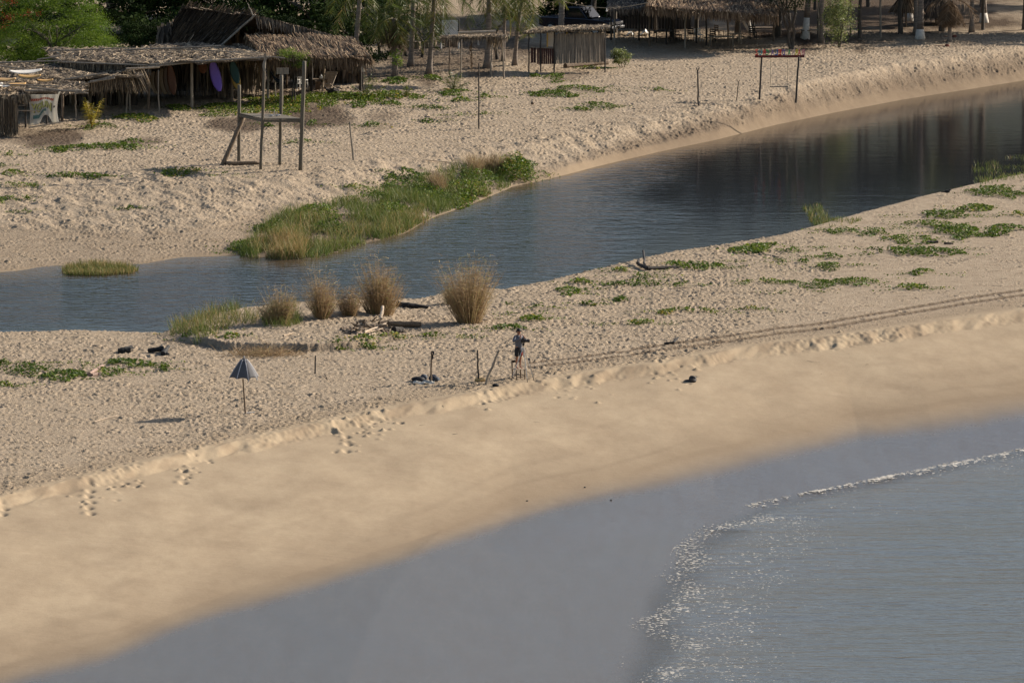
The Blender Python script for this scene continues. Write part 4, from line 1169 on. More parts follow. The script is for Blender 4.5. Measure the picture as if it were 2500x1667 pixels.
def palm(u, v, utop, hgt, r0, seed, label, lean=0.0, white=0.0, fronds=15, flen=3.5, skirt=0, group='coconut palms among the huts', crown_mat='palm_leaf', low=-1.0):
    p = G(u, v); r = np.random.RandomState(seed)
    o = thing('palm_tree', label, 'palm', p, group)
    sc = p.y / FPX
    tx = p.x + (utop - u) * sc
    pts, rad = [], []
    for k in range(10):
        t = k / 9
        pts.append(Vector((p.x + (tx - p.x) * t + lean * math.sin(t * 3.1), p.y + .3 * lean * t, p.z - .1 + (hgt + .1) * t)))
        rad.append(r0 * (1 + .75 * math.exp(-t * 14)) * (1 - .25 * t))
    if white:
        k = int(9 * white + .5)
        mb = MB(); mb.tube(pts[k:], rad[k:], 12, wob=.08); mb.build('trunk', M['palm_bark'], o, True)
        mb = MB(); mb.tube([pts[0]] + pts[1:k + 1], [a * 1.04 for a in rad[:k + 1]], 12, wob=.03); mb.build('whitewashed_base', M['whitewash'], o, True)
    else:
        mb = MB(); mb.tube(pts, rad, 12, wob=.08); mb.build('trunk', M['palm_bark'], o, True)
    top = np.array(pts[-1])
    B = crown_fronds(r, top, fronds, flen, low=low)
    link_mesh('crown', B.mesh('crown', p), M[crown_mat], o)
    if skirt:
        B = Bulk()
        for k in range(skirt):
            B.add(*frond_arrays(r, top - np.array([0, 0, .1 + .5 * r.rand()]), r.uniform(0, 6.3), r.uniform(-1.35, -.8), flen * r.uniform(.45, .75), r.uniform(.1, .5), .4, 30, .035, r.uniform(.2, .7)))
        link_mesh('dead_fronds', B.mesh('dead_fronds', p), M['dead_frond'], o)
    return o
palm(862, 190, 882, 5.6, .17, 201, 'coconut palm rising behind the right end of the brown lean-to roof', white=0)
palm(965, 187, 962, 3.5, .17, 202, 'short palm wearing a brown skirt of dead fronds', fronds=14, flen=2.3, skirt=16)
palm(1003, 163, 1012, 5.3, .16, 203, 'slender straight palm between the skirted palm and the flared one')
palm(1047, 181, 1062, 5.0, .16, 204, 'palm with the widest flared foot, left of the pole pergola', fronds=17, flen=3.8, low=-1.25)
palm(1190, 168, 1196, 5.4, .2, 205, 'thick straight palm standing behind the pole pergola', fronds=16, flen=3.6, low=-1.15)
palm(1256, 160, 1284, 4.95, .13, 206, 'palm leaning right just left of the pole kiosk', lean=-.12, fronds=16, flen=3.5, low=-1.3)
palm(1368, 112, 1376, 5.6, .2, 207, 'sunlit palm rising behind the roof of the pole kiosk', fronds=20)
palm(1228, 150, 1236, 4.9, .1, 208, 'thin dark palm close behind the leaning one', fronds=16, flen=2.8, low=-1.2)
palm(2246, 96, 2250, 6.5, .2, 209, 'palm with a broad whitewashed foot standing in the sun near the right edge', white=.13)
palm(2236, 88, 2234, 6.5, .14, 210, 'bare brown palm touching the whitewashed one from behind')
palm(2220, 52, 2222, 6.5, .17, 211, 'far palm with a whitewashed foot behind the thatched sunshade', white=.14)
palm(2402, 56, 2397, 6.5, .19, 212, 'far palm with a whitewashed foot nearest the right edge', white=.14)
palm(2318, 104, 2320, 2.9, .13, 213, 'small palm with a shaggy grey skirt of dead fronds at right', fronds=9, flen=2.2, skirt=44, low=-1.2, crown_mat='dead_frond')
palm(2372, 80, 2374, 6.5, .13, 214, 'plain brown palm between the shaggy palm and the far whitewashed one')
palm(2005, 106, 2008, 6.3, .13, 215, 'palm hidden behind the narrow pale green tree')
palm(1965, 96, 1985, 6.5, .19, 216, 'leaning palm with a grey white foot behind the multi stemmed tree', white=.2)

def young_palm(u, v, h_px, n, seed, label, mat, spread=.7, low=.5, high=1.45):
    p = G(u, v); r = np.random.RandomState(seed)
    L = h_px * p.y / FPX
    B = crown_fronds(r, np.array([p.x, p.y, p.z]), n, L, .45, low, high, L * .17, 16, (.1, .5), .05)
    me = B.mesh('young_palm', p)
    return tag(link_mesh('young_palm', me, M[mat], None, p), label, 'palm', 'young palms on the sand')
young_palm(224, 312, 76, 8, 221, 'yellow young palm standing beside the painted banner', 'yellow_palm', low=1.05)
young_palm(896, 238, 62, 9, 222, 'young palm with drooping yellow fronds beside the post with a white rag', 'palm_leaf', low=.15)
young_palm(992, 238, 44, 5, 223, 'tiny sparse young palm between the two larger young palms', 'palm_leaf', low=.4)
young_palm(1107, 222, 58, 8, 224, 'young green palm at the left foot of the pole pergola', 'palm_leaf', low=.3)

# gnarled dark trees behind the pergola
def gnarled(u, v, label, seed, ends, r0=.13):
    p = G(u, v)
    o = thing('gnarled_tree', label, 'tree', p)
    mb = MB(); mb.rng = random.Random(seed)
    first = W(*ends[0], p.y)
    mb.pole(p - Vector((0, 0, .1)), first, r0, r0 * .75, .05)
    for (a, b) in zip(ends[:-1], ends[1:]):
        mb.pole(W(*a, p.y + mb.rng.uniform(-.3, .3)) if a != ends[0] else first, W(*b, p.y + mb.rng.uniform(-.5, .5)), r0 * .6, r0 * .3, .06, 6)
    for k in range(6):
        a = ends[mb.rng.randrange(len(ends))]
        s = W(*a, p.y); mb.pole(s, s + Vector((mb.rng.uniform(-1.2, 1.2), mb.rng.uniform(-.6, .6), mb.rng.uniform(0, 1.2))), r0 * .3, r0 * .07, .08, 5)
    mb.build('trunk', M['dark_wood'], o)
    r = np.random.RandomState(seed); B = Bulk()
    for k in range(16):
        a = ends[r.randint(1, len(ends))]
        c = np.array(W(a[0] + r.normal() * 20, a[1] - 22 + r.normal() * 14, p.y)) + np.array([0, r.normal() * .5, .1])
        V, F, T = leaf_arrays(c + r.normal(size=(90, 3)) * np.array([.35, .35, .18]), .06, r, .2, .5)
        B.add(V, F, T)
    link_mesh('crown', B.mesh('crown', p), M['dark_leaf'], o)
gnarled(1214, 146, 'twisted dark bare limbed tree right behind the thick palm', 231, [(1206, 100), (1216, 68), (1238, 48), (1250, 34), (1262, 50), (1232, 28)])
gnarled(930, 140, 'dark crooked tree left of the short skirted palm', 232, [(922, 100), (905, 60), (895, 20), (940, 40), (952, 10)], .12)
gnarled(992, 138, 'dark leaning forked tree behind the slender straight palm', 233, [(985, 95), (1004, 62), (1020, 20), (975, 60), (960, 20)], .12)
gnarled(1030, 142, 'small dark stump like tree between the slender palm and the flared palm', 234, [(1034, 104), (1022, 88), (1012, 70), (1046, 96)], .1)
gnarled(1642, 92, 'dark trunk standing under the restaurant roof', 235, [(1640, 50), (1630, 20), (1618, -20), (1655, -30)], .18)
# ------------------------------------------------------------------ huts, shelters and what stands round them
def roof_mesh(mb, A, B, C, D, n, length, seed, width=.09, lift=.10, thick=.10, sag=.10, across=False, fringe=(), base_tint=.25, jit=.25):
    """A front left, B front right, C back right, D back left; loose palm leaves laid over a thin bed"""
    rr = random.Random(seed)
    A, B, C, D = Vector(A), Vector(B), Vector(C), Vector(D)
    ph = [rr.uniform(0, 6) for _ in range(4)]
    def surf(s, t):
        p = A.lerp(B, s).lerp(D.lerp(C, s), t)
        return p + Vector((0, 0, sag * (math.sin(s * 7 + ph[0]) * math.sin(t * 5 + ph[1]) + .5 * math.sin(s * 17 + ph[2] + t * 9))))
    mb.grid(surf, 24, 10, thick, base_tint)
    p0, p1 = [], []
    for k in range(n):
        s, t = rr.random(), rr.random()
        p = surf(s, t)
        dn = (surf(s, max(0, t - .05)) - surf(s, min(1, t + .05))).normalized()
        sd = (surf(min(1, s + .05), t) - surf(max(0, s - .05), t)).normalized()
        d = (sd if across else dn) + (dn if across else sd) * rr.uniform(-jit, jit)
        L = length * rr.uniform(.5, 1.3)
        q = Vector((0, 0, rr.uniform(.01, lift)))
        p0.append(p + q - d.normalized() * L * .5); p1.append(p + q * .6 + d.normalized() * L * .5 - Vector((0, 0, rr.uniform(0, .06))))
    mb.strips(p0, p1, width, rr)
    for (e0, e1, m, L, out) in fringe:
        e0, e1 = Vector(e0), Vector(e1)
        q0, q1 = [], []
        for k in range(m):
            p = e0.lerp(e1, rr.random()) + Vector((0, 0, rr.uniform(-.03, .12)))
            l = L * rr.uniform(.35, 1.2)
            q0.append(p); q1.append(p + Vector((rr.uniform(-.25, .25) * l, 0, -l)) + Vector(out) * l * rr.uniform(.2, 1))
        mb.strips(q0, q1, width * .8, rr, droop=.04)
    return surf

def post(mb, ub, vb, vt, r, Y=None, ut=None, crook=.02):
    p = G(ub, vb); Y = p.y
    t = W(ut if ut is not None else ub, vt, Y)
    mb.pole(p - Vector((0, 0, .15)), t, r, r * .85, crook)
    return p, t

# --- gabled hut
Yh = 394.0
hut = thing('gabled_hut', 'old dark gabled palm thatch hut with a ridge running back from its lit gable pole', 'hut', W(600, 200, 394))
ap, gl, grr = W(622, 40, 394), W(531, 117, 394.5), W(884, 107, 396)
bk, bl = W(445, 22, 399.5), W(384, 112, 400.5)
br_ = grr + (bk - ap)
mb = MB(); roof_mesh(mb, gl, bl, bk, ap, 2300, 1.1, 301, .07, .08, sag=.04, fringe=[])
mb.build('left_roof', M['dark_thatch'], hut)
mb = MB(); roof_mesh(mb, br_, grr, ap, bk, 2000, 1.0, 302, .07, .08, sag=.05, fringe=[(ap, grr, 420, .75, (.1, -.35, 0))])
mb.build('right_roof', M['dark_thatch'], hut)
mb = MB(); mb.pole(gl + Vector((0, -.25, -.05)), ap + Vector((.05, -.25, .12)), .07, .05, .01); mb.build('gable_pole', M['grey_wood'], hut)
mb = MB(); mb.pole(ap + Vector((-.1, 0, 0)), W(604, 8, 394), .05, .02, .05); mb.build('ridge_stick', M['grey_wood'], hut)
for (u, v, vt) in [(540, 232, 118), (640, 214, 90), (880, 180, 108), (760, 190, 75), (450, 200, 110)]:
    mb = MB(); b = W(u, v, 396); b.z = gz(b.x, b.y) - .1; mb.pole(b, W(u, vt, 396), .09, .08, .01); mb.build('post', M['dark_wood'], hut)
mb = MB(); rr = random.Random(31); a0, a1 = [], []  # added screen of dark leaves, keeps the back light out of the hut
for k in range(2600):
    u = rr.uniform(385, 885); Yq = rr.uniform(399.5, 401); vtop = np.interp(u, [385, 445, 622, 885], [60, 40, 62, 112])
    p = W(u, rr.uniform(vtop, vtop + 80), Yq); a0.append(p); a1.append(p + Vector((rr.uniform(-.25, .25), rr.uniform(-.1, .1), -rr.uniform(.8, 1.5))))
mb.strips(a0, a1, .2, rr); mb.build('added_back_screen', M['dark_thatch'], hut)
# lean-to in front of the gable
lean = thing('lean_to_shade', 'brown thatched lean-to sloping down before the gable, its leaf fringe hanging', 'shelter', G(790, 228))
mb = MB()
A, B_, C_, D_ = W(640, 140, 389.5), W(906, 140, 391), W(862, 96, 394.5), W(600, 86, 393.5)
roof_mesh(mb, A, B_, C_, D_, 2600, 1.0, 303, .06, .10, sag=.07, fringe=[(A, B_, 900, .75, (0, -.25, 0)), (B_, C_, 160, .6, (.4, 0, 0)), (D_, A, 420, .8, (-.3, -.1, 0))], base_tint=.35)
mb.build('roof', M['brown_thatch'], lean)
for (u, v, vt, m, r) in [(787, 222, 138, 'pale_wood', .05), (868, 178, 130, 'brown_wood', .16), (700, 212, 135, 'brown_wood', .06), (840, 186, 130, 'dark_wood', .06)]:
    mb = MB(); b = G(u, v); t = W(u + (4 if v == 222 else 0), vt, 391); t.y = b.y if v == 222 else t.y
    mb.pole(b - Vector((0, 0, .1)), t, r, r * .8, .01); mb.build('post', M[m], lean)

# --- long flat shade roof
shade = thing('flat_shade', 'long flat pole shelter roofed with grey palm leaves where the surfboards stand', 'shelter', G(470, 262))
A, B_, C_, D_ = W(150, 152, 386), W(662, 141, 386.5), W(606, 113, 394), W(110, 124, 394)
mb = MB()
sf = roof_mesh(mb, A, W(480, 153, 385), W(470, 109, 395), D_, 3000, .9, 304, .07, .12, sag=.09, across=False, fringe=[(A, W(365, 163, 385.5), 700, .55, (0, -.4, 0)), (W(480, 153, 391), W(620, 143, 391), 260, .5, (0, 0, 0))], jit=1.0)
roof_mesh(mb, W(480, 153, 385), B_, C_, W(470, 109, 395), 1700, .8, 305, .07, .10, sag=.06, fringe=[], jit=1.0)
mb.build('roof', M['thatch'], shade)
for k, (a, b, r) in enumerate([((362, 163), (482, 151), .07), ((480, 151), (655, 140), .06), ((366, 158), (520, 147), .05), ((150, 152), (362, 160), .05), ((560, 132), (696, 148), .05), ((300, 128), (540, 118), .05), ((240, 142), (420, 150), .04), ((420, 124), (640, 136), .035), ((120, 130), (330, 122), .04)]):
    Ya = 385.2 if k < 4 else 389
    pa, pb = W(a[0], a[1], Ya), W(b[0], b[1], Ya)
    if k >= 4:
        pa.z += .12; pb.z += .12
    mb = MB(); mb.rng = random.Random(k + 3); mb.pole(pa, pb, r, r * .8, .012); mb.build('roof_pole', M['grey_wood'], shade)
for (u, v, vt, m, r, ut, cr) in [(468, 265, 152, 'grey_wood', .095, 468, .006), (361, 269, 160, 'brown_wood', .075, 365, .01), (388, 280, 172, 'grey_wood', .04, 387, .03), (317, 270, 172, 'grey_wood', .05, 316, .02), (308, 280, 200, 'grey_wood', .05, 312, .03),
                          (548, 240, 148, 'brown_wood', .10, 545, .01), (566, 252, 146, 'brown_wood', .09, 566, .01), (591, 236, 148, 'brown_wood', .04, 591, .01), (654, 248, 140, 'grey_wood', .075, 655, .01), (673, 242, 148, 'grey_wood', .05, 671, .03), (507, 218, 140, 'dark_wood', .05, 507, .01),
                          (258, 267, 190, 'brown_wood', .05, 258, .01), (253, 256, 190, 'brown_wood', .05, 253, .01), (430, 232, 140, 'dark_wood', .06, 430, .01), (520, 226, 140, 'dark_wood', .06, 520, .01)]:
    mb = MB(); mb.rng = random.Random(u); post(mb, u, v, vt, r, ut=ut, crook=cr); mb.build('post', M[m], shade)
# hanging leaves of its inner wall
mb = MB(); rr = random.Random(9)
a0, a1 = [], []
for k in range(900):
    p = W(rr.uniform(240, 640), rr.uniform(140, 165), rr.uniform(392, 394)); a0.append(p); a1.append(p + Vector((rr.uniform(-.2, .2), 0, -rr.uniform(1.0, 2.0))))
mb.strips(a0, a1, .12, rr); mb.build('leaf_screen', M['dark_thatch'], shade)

# --- middle left shelter and the lowest one
mid = thing('flat_shade', 'low sagging shelter of branches and dry leaves with a drooping right corner at far left', 'shelter', G(200, 285))
mb = MB()
roof_mesh(mb, W(-40, 200, 381), W(345, 184, 383), W(330, 160, 389), W(-40, 150, 389), 3000, .9, 306, .06, .14, sag=.12, jit=1.2,
          fringe=[(W(296, 180, 383), W(352, 172, 384), 620, 1.1, (.35, -.1, 0)), (W(200, 205, 383), W(300, 190, 383), 260, .7, (0, 0, 0))])
mb.build('roof', M['thatch'], mid)
for k, (a, b, Ya, r) in enumerate([((215, 206), (282, 188), 381, .05), ((220, 204), (280, 194), 381, .07), ((308, 172), (390, 168), 382, .06), ((-20, 158), (150, 152), 384.5, .05), ((90, 150), (150, 140), 385, .05), ((0, 165), (60, 172), 382, .04), ((160, 198), (260, 182), 381, .05)]):
    mb = MB(); mb.rng = random.Random(k + 40); mb.pole(W(*a, Ya) + Vector((0, 0, .08)), W(*b, Ya) + Vector((0, 0, .08)), r, r * .8, .02); mb.build('roof_pole', M['grey_wood'] if k != 2 else M['pale_wood'], mid)
for (u, v, vt, m, r, ut, cr) in [(186, 288, 226, 'pale_wood', .045, 184, .035), (152, 298, 220, 'brown_wood', .06, 154, .01), (205, 262, 200, 'dark_wood', .05, 205, .01), (100, 270, 190, 'dark_wood', .05, 100, .01), (216, 262, 205, 'brown_wood', .03, 216, .01)]:
    mb = MB(); mb.rng = random.Random(u); post(mb, u, v, vt, r, ut=ut, crook=cr); mb.build('post', M[m], mid)
mb = MB(); rr = random.Random(32); a0, a1 = [], []  # added dark screen, stops sunlight entering this shelter from behind
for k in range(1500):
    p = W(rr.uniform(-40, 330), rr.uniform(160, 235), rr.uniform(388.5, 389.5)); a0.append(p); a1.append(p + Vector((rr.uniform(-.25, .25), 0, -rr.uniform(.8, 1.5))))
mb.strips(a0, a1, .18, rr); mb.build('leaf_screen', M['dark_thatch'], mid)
low = thing('board_shack', 'lowest shack at the left edge, boards lying on its branch roof, leaf wall below', 'shelter', G(60, 318))
mb = MB()
roof_mesh(mb, W(-60, 238, 374), W(205, 224, 376), W(205, 204, 380), W(-60, 200, 380), 1900, .9, 307, .06, .14, sag=.10, jit=1.2,
          fringe=[(W(-40, 238, 374), W(75, 234, 374.5), 320, .5, (0, -.15, 0))])
mb.build('roof', M['thatch'], low)
mb = MB(); rr = random.Random(11); a0, a1 = [], []
for k in range(700):
    u = rr.uniform(-40, 40); p = W(u, rr.uniform(236, 250), 374 + rr.uniform(0, .3)); g = W(u + rr.uniform(-5, 5), 322, 374); g.z = max(gz(g.x, g.y), p.z - rr.uniform(1.2, 2.2)); a0.append(p); a1.append(g)
mb.strips(a0, a1, .10, rr)
mb.grid(lambda s, t: W(-42 + 82 * s, 238 + 84 * t, 374.3) + Vector((0, .06 * math.sin(s * 20), 0)), 16, 4, Vector((0, -.05, 0)), .3)
mb.build('leaf_wall', M['thatch'], low)
for k, (a, b, r) in enumerate([((70, 213), (215, 228), .05), ((60, 222), (200, 222), .06), ((182, 230), (216, 220), .045), ((-10, 206), (140, 210), .04), ((38, 270), (98, 271), .035), ((42, 258), (62, 258), .03), ((10, 238), (42, 243), .03), ((70, 312), (155, 298), .04)]):
    mb = MB(); mb.rng = random.Random(k + 70); mb.pole(W(*a, 374.6), W(*b, 374.6), r, r * .8, .015); mb.build('roof_pole' if k < 4 else 'rail', M['grey_wood'] if k not in (4, 7) else M['pale_wood'], low)
for (u, v, vt, r) in [(62, 312, 236, .06), (114, 303, 268, .05), (42, 310, 240, .05), (150, 300, 226, .05)]:
    mb = MB(); mb.rng = random.Random(u); post(mb, u, v, vt, r, crook=.01); mb.build('post', M['dark_wood'], low)

# surfboards
def surfboard(name, label, c, axis, nrm, L, Wd, mat, group=None, fins=False, nose=.85, th=.07):
    """outline board: centre c, long axis, face normal"""
    c, ax, nr = Vector(c), Vector(axis).normalized(), Vector(nrm).normalized()
    sd = ax.cross(nr).normalized(); nr = sd.cross(ax).normalized()
    N = 18; out = []
    for k in range(N + 1):
        t = k / N
        w = Wd * .5 * (math.sin(math.pi * (t * .93 + .05)) ** .55) * (1 if t > .15 else (.75 + .25 * t / .15))
        out.append((t, w, .06 * L * (2 * abs(t - .5)) ** 2.6))
    vs, fs = [], []
    for t, w, rk in out:
        for q, off in ((-1, 0), (-.7, .5), (0, .6), (.7, .5), (1, 0), (.7, -.5), (0, -.6), (-.7, -.5)):
            vs.append(c + ax * (t - .5) * L + sd * w * q + nr * (off * th + rk))
    for k in range(N):
        for j in range(8):
            fs.append((k * 8 + j, k * 8 + (j + 1) % 8, (k + 1) * 8 + (j + 1) % 8, (k + 1) * 8 + j))
    fs.append(tuple(range(7, -1, -1))); fs.append(tuple(N * 8 + j for j in range(8)))
    o = thing(name, label, 'surfboard', c, group)
    mb = MB(); mb.add(vs, fs); mb.build('deck', M[mat], o, True)
    mb = MB(); mb.beam(c - ax * L * .46 + nr * (th * .34), c + ax * L * .44 + nr * (th * .34), .012, .012); mb.build('stringer', M['brown_wood'], o)
    if fins:
        for s in (-1, 0, 1):
            mb = MB(); q = c - ax * L * (.40 if s else .45) + sd * s * Wd * .25 - nr * th * .3
            mb.add([q - ax * .07, q + ax * .07, q - ax * .05 - nr * .12, q - ax * .07 + sd * .01, q + ax * .07 + sd * .01, q - ax * .05 - nr * .12 + sd * .01], [(0, 1, 2), (5, 4, 3), (0, 3, 4, 1), (1, 4, 5, 2), (2, 5, 3, 0)])
            mb.build('fin', M['black_plastic'], o)
    return o
Ys = 389.4
a, b = W(517, 148, Ys), W(536, 224, Ys - .35)
surfboard('surfboard', 'purple longboard leaning upright in the middle of the flat shelter', (a + b) / 2, a - b, (.2, -1, .25), (a - b).length, .62, 'purple_board', 'surfboards of the flat shelter', False)
for k, (u0, u1, vt, vb, m, lab) in enumerate([(400, 406, 160, 232, 'brown_thatch', ''), (0, 0, 0, 0, '', '')][:0]): pass
for (u0, u1, vt, vb, m, lab) in [(414, 424, 158, 232, 'orange_board', 'rust brown surfboard, the rightmost of the dim boards in the shelter left part'), (404, 414, 165, 232, 'brown_board', 'dull brown surfboard between two others in the shelter left part'), (394, 403, 168, 231, 'tan_board', 'dull tan surfboard, the leftmost of the dim boards in the shelter'),
                        (570, 582, 168, 220, 'amber_dim', 'mustard yellow surfboard leaning behind the posts right of the purple board'), (384, 391, 172, 231, 'brown_board', 'dim brown surfboard edge farthest left behind the thin crooked post'), (374, 381, 175, 230, 'tan_board', 'dim tan surfboard half hidden by the brown left post'), (566, 580, 150, 205, 'teal_board', 'dark teal surfboard behind the mustard yellow one'), (492, 497, 150, 180, 'orange_board', 'short orange board hanging high left of the purple longboard')]:
    if m not in M: M[m] = mat_plain(m, {'brown_board': (.12, .075, .045), 'tan_board': (.2, .14, .08), 'amber_dim': (.36, .22, .04)}[m], .5, var=.1)
    a, b = W(u0, vt, Ys), W(u1, vb, Ys - .3)
    surfboard('surfboard', lab, (a + b) / 2, a - b, (.2, -1, .2), (a - b).length, .52, m, 'surfboards of the flat shelter')
for (u, v, Y, dx, dy, L, Wd, m, lab, dz) in [(62, 181, 379.5, 1, .25, 1.85, .62, 'cream_board', 'cream white surfboard lying uppermost on the shack roof', .12), (72, 187, 378.9, 1, -.1, 1.3, .5, 'amber_board', 'amber board underneath the cream white one on the roof', 0.0), (10, 200, 377, 1, -.5, 1.5, .55, 'amber_board', 'yellowed board at the left edge of the roof pile', .12),
                                     (42, 211, 376, 1, .35, 1.0, .55, 'amber_board', 'short squarish yellowed board at the front of the roof pile', .10), (16, 211, 376.3, 1, -.9, .75, .5, 'cream_board', 'pale broken board piece between two yellowed ones on the roof', .02), (-4, 208, 375.6, .4, 1, .9, .5, 'cream_board', 'cream board piece cut by the left edge of the picture', .0), (110, 199, 379, 1, 0, .9, .35, 'amber_board', 'small amber board piece on the roof right of the pile', .05)]:
    surfboard('roof_board', lab, W(u, v, Y) + Vector((0, 0, dz)), (dx, dy, .02), (0, -.25, 1), L, Wd, m, 'old boards lying on the shack roof', th=.06)

# painted banner hung under the shack roof
ban = thing('painted_banner', 'torn white painted cloth banner with yellow letters hung on the lowest shack', 'banner', G(105, 308))
Yb = 374.9
def bsurf(s, t, off=0.0):
    """s along, t from the top; curtain folds"""
    ul, ur = 67 + 4 * t + 4 * math.sin(t * 3), 147 - 3 * t + (0 if t > .12 else 0) - 6 * math.sin(t * 3.1)
    vt = 231 - 8 * max(0, (s - .86)) * 7 * (.15) - (6 if s > .93 else 0); vbm = 307 - 8 * s
    tear = 0
    if .33 < s < .78: tear = -22 * math.sin((s - .33) / .45 * math.pi)
    u = ul + (ur - ul) * s; v = vt + (vbm + tear - vt) * t
    return W(u, v, Yb) + Vector((0, -off + .04 * math.sin(s * 16 + t * 2) * (.3 + t) + .02 * math.sin(s * 31), 0))
mb = MB(); mb.grid(lambda s, t: bsurf(s, t), 40, 24, Vector((0, -.012, 0))); mb.build('cloth', M['cloth_white'], ban, True)

def flat_text(txt, size, bold=.025):
    c = bpy.data.curves.new('letters_source', 'FONT'); c.body = txt; c.size = size; c.resolution_u = 3; c.offset = bold
    o = bpy.data.objects.new('letters_source', c); COL.objects.link(o)
    dg = bpy.context.evaluated_depsgraph_get()
    me = bpy.data.meshes.new_from_object(o.evaluated_get(dg))
    bpy.data.objects.remove(o); bpy.data.curves.remove(c)
    V = np.array([v.co[:] for v in me.vertices]); F = [tuple(p.vertices) for p in me.polygons]
    bpy.data.meshes.remove(me)
    return V, F
def banner_text(name, txt, s0, s1, t0, t1, mat, off):
    V, F = flat_text(txt, 1.0, .05)
    lo, hi = V.min(0), V.max(0)
    n = (V - lo) / (hi - lo + 1e-9)
    mb = MB(); mb.add([bsurf(s0 + (s1 - s0) * a, t1 + (t0 - t1) * b, off) for a, b, c in n], F); mb.build(name, M[mat], ban)
banner_text('letter_shadow', 'YGUN', .075, .80, .31, .62, 'banner_dark', .020)
banner_text('letters', 'YGUN', .055, .775, .30, .60, 'banner_yellow', .028)
for (s0, s1, t0, t1, m, nm) in [(.06, .84, .14, .22, 'banner_red', 'red_band'), (.12, .60, .68, .80, 'banner_teal', 'teal_wave'), (.85, .92, .40, .47, 'banner_dark', 'small_print')]:
    mb = MB(); rr = random.Random(int(s0 * 100))
    for k in range(13):
        a = s0 + (s1 - s0) * k / 13; b = a + (s1 - s0) / 13 * .8
        j = rr.uniform(-.015, .02)
        mb.add([bsurf(a, t0 + j, .02), bsurf(b, t0 - j, .02), bsurf(b, t1 + j, .02), bsurf(a, t1 - j, .02)], [(0, 1, 2, 3)])
    mb.build(nm, M[m], ban)

# --- kiosk of poles
kio = thing('pole_kiosk', 'small kiosk with a wall of upright grey poles and a flat leaf roof', 'kiosk', G(1400, 160))
Yk = 406.5
kl, kr = W(1352, 160, Yk), W(1478, 154, Yk)
mb = MB(); rr = random.Random(21)
for k in range(64):
    s = k / 63
    b = W(1354 + 122 * s, 156.5 - 4.5 * s, Yk); t = W(1354 + 121 * s, 84 - 4 * s + rr.uniform(-2, 2), Yk)
    mb.tube([b + Vector((rr.uniform(-.01, .01), rr.uniform(-.03, .03), rr.uniform(-.03, .03))), t], rr.uniform(.018, .034), 6, rr.random())
mb.build('pole_wall', M['grey_wood'], kio)
mb = MB()
roof_mesh(mb, W(1276, 80, Yk - .5), W(1488, 70, Yk - .5), W(1484, 61, Yk + 2.6), W(1318, 68, Yk + 2.6), 900, .7, 308, .06, .08, thick=.09, sag=.03, jit=.8, fringe=[(W(1276, 80, Yk - .5), W(1488, 70, Yk - .5), 300, .16, (0, -.2, 0))])
mb.build('roof', M['thatch'], kio)
for (u, vb, vt, r) in [(1291, 160, 78, .045), (1320, 168, 76, .045), (1353, 164, 76, .05), (1477, 160, 72, .045)]:
    mb = MB(); b = W(u, vb, Yk - .2); b.z = gz(b.x, b.y) - .1; mb.pole(b, W(u, vt, Yk - .2), r, r * .8, .015); mb.build('post', M['dark_wood'], kio)
for (u0, u1, va, vb) in [(1296, 1309, 115, 154), (1311, 1352, 118, 157)]:
    mb = MB()
    nb = max(2, int((u1 - u0) / 5))
    for k in range(nb):
        ua = u0 + (u1 - u0) * k / nb; ub = ua + (u1 - u0) / nb * .9
        a, c = W(ua, va, Yk + .05), W(ub, vb, Yk + .05)
        mb.box((a + c) / 2, (abs(c.x - a.x), .03, abs(a.z - c.z)), tint=random.Random(k).random())
    mb.build('counter_front', M['red_dark'] if 'red_dark' in M else M['dark_wood'], kio)
mb = MB(); mb.beam(W(1290, 115, Yk), W(1353, 118, Yk), .3, .04); mb.build('counter_top', M['grey_wood'], kio)
def lattice(parent, u0, u1, v0, v1, Y, n, mat, name='lattice', r=.03):
    mb = MB()
    a, b = W(u0, v1, Y), W(u1, v0, Y)
    w, h = b.x - a.x, b.z - a.z
    st = w / n
    k = -int(h / st) - 1
    while k <= n:
        for sgn in (1, -1):
            pts = []
            x0 = k * st
            s0 = max(0, -x0); s1 = min(h, w - x0)
            if s1 > s0:
                xa, xb = x0 + s0, x0 + s1
                if sgn < 0: xa, xb = w - xa, w - xb
                mb.beam((a.x + xa, Y + .01 * sgn, a.z + s0), (a.x + xb, Y + .01 * sgn, a.z + s1), .012, r * 2)
        k += 1
    mb.beam((a.x, Y, a.z), (a.x + w, Y, a.z), .04, .05); mb.beam((a.x, Y, b.z), (a.x + w, Y, b.z), .04, .05)
    return mb.build(name, M[mat], parent)
lattice(kio, 1337, 1353, 80, 113, Yk + 1.5, 4, 'white')
mb = MB()
mb.beam(W(1336, 116, Yk + 1.45), W(1336, 79, Yk + 1.45), .06, .06); mb.beam(W(1384, 116, Yk + 1.45), W(1384, 79, Yk + 1.45), .06, .06); mb.build('yellow_frame', M['yellow_paint'], kio)
mb = MB(); mb.rng = random.Random(5); mb.pole(G(1380, 167) + Vector((0, 0, .12)), G(1482, 158) + Vector((0, 0, .12)), .2, .16, .02, 10); 
single(mb, 'driftwood_log', M['brown_wood'], 'long log lying along the foot of the kiosk pole wall', 'log', G(1430, 163))

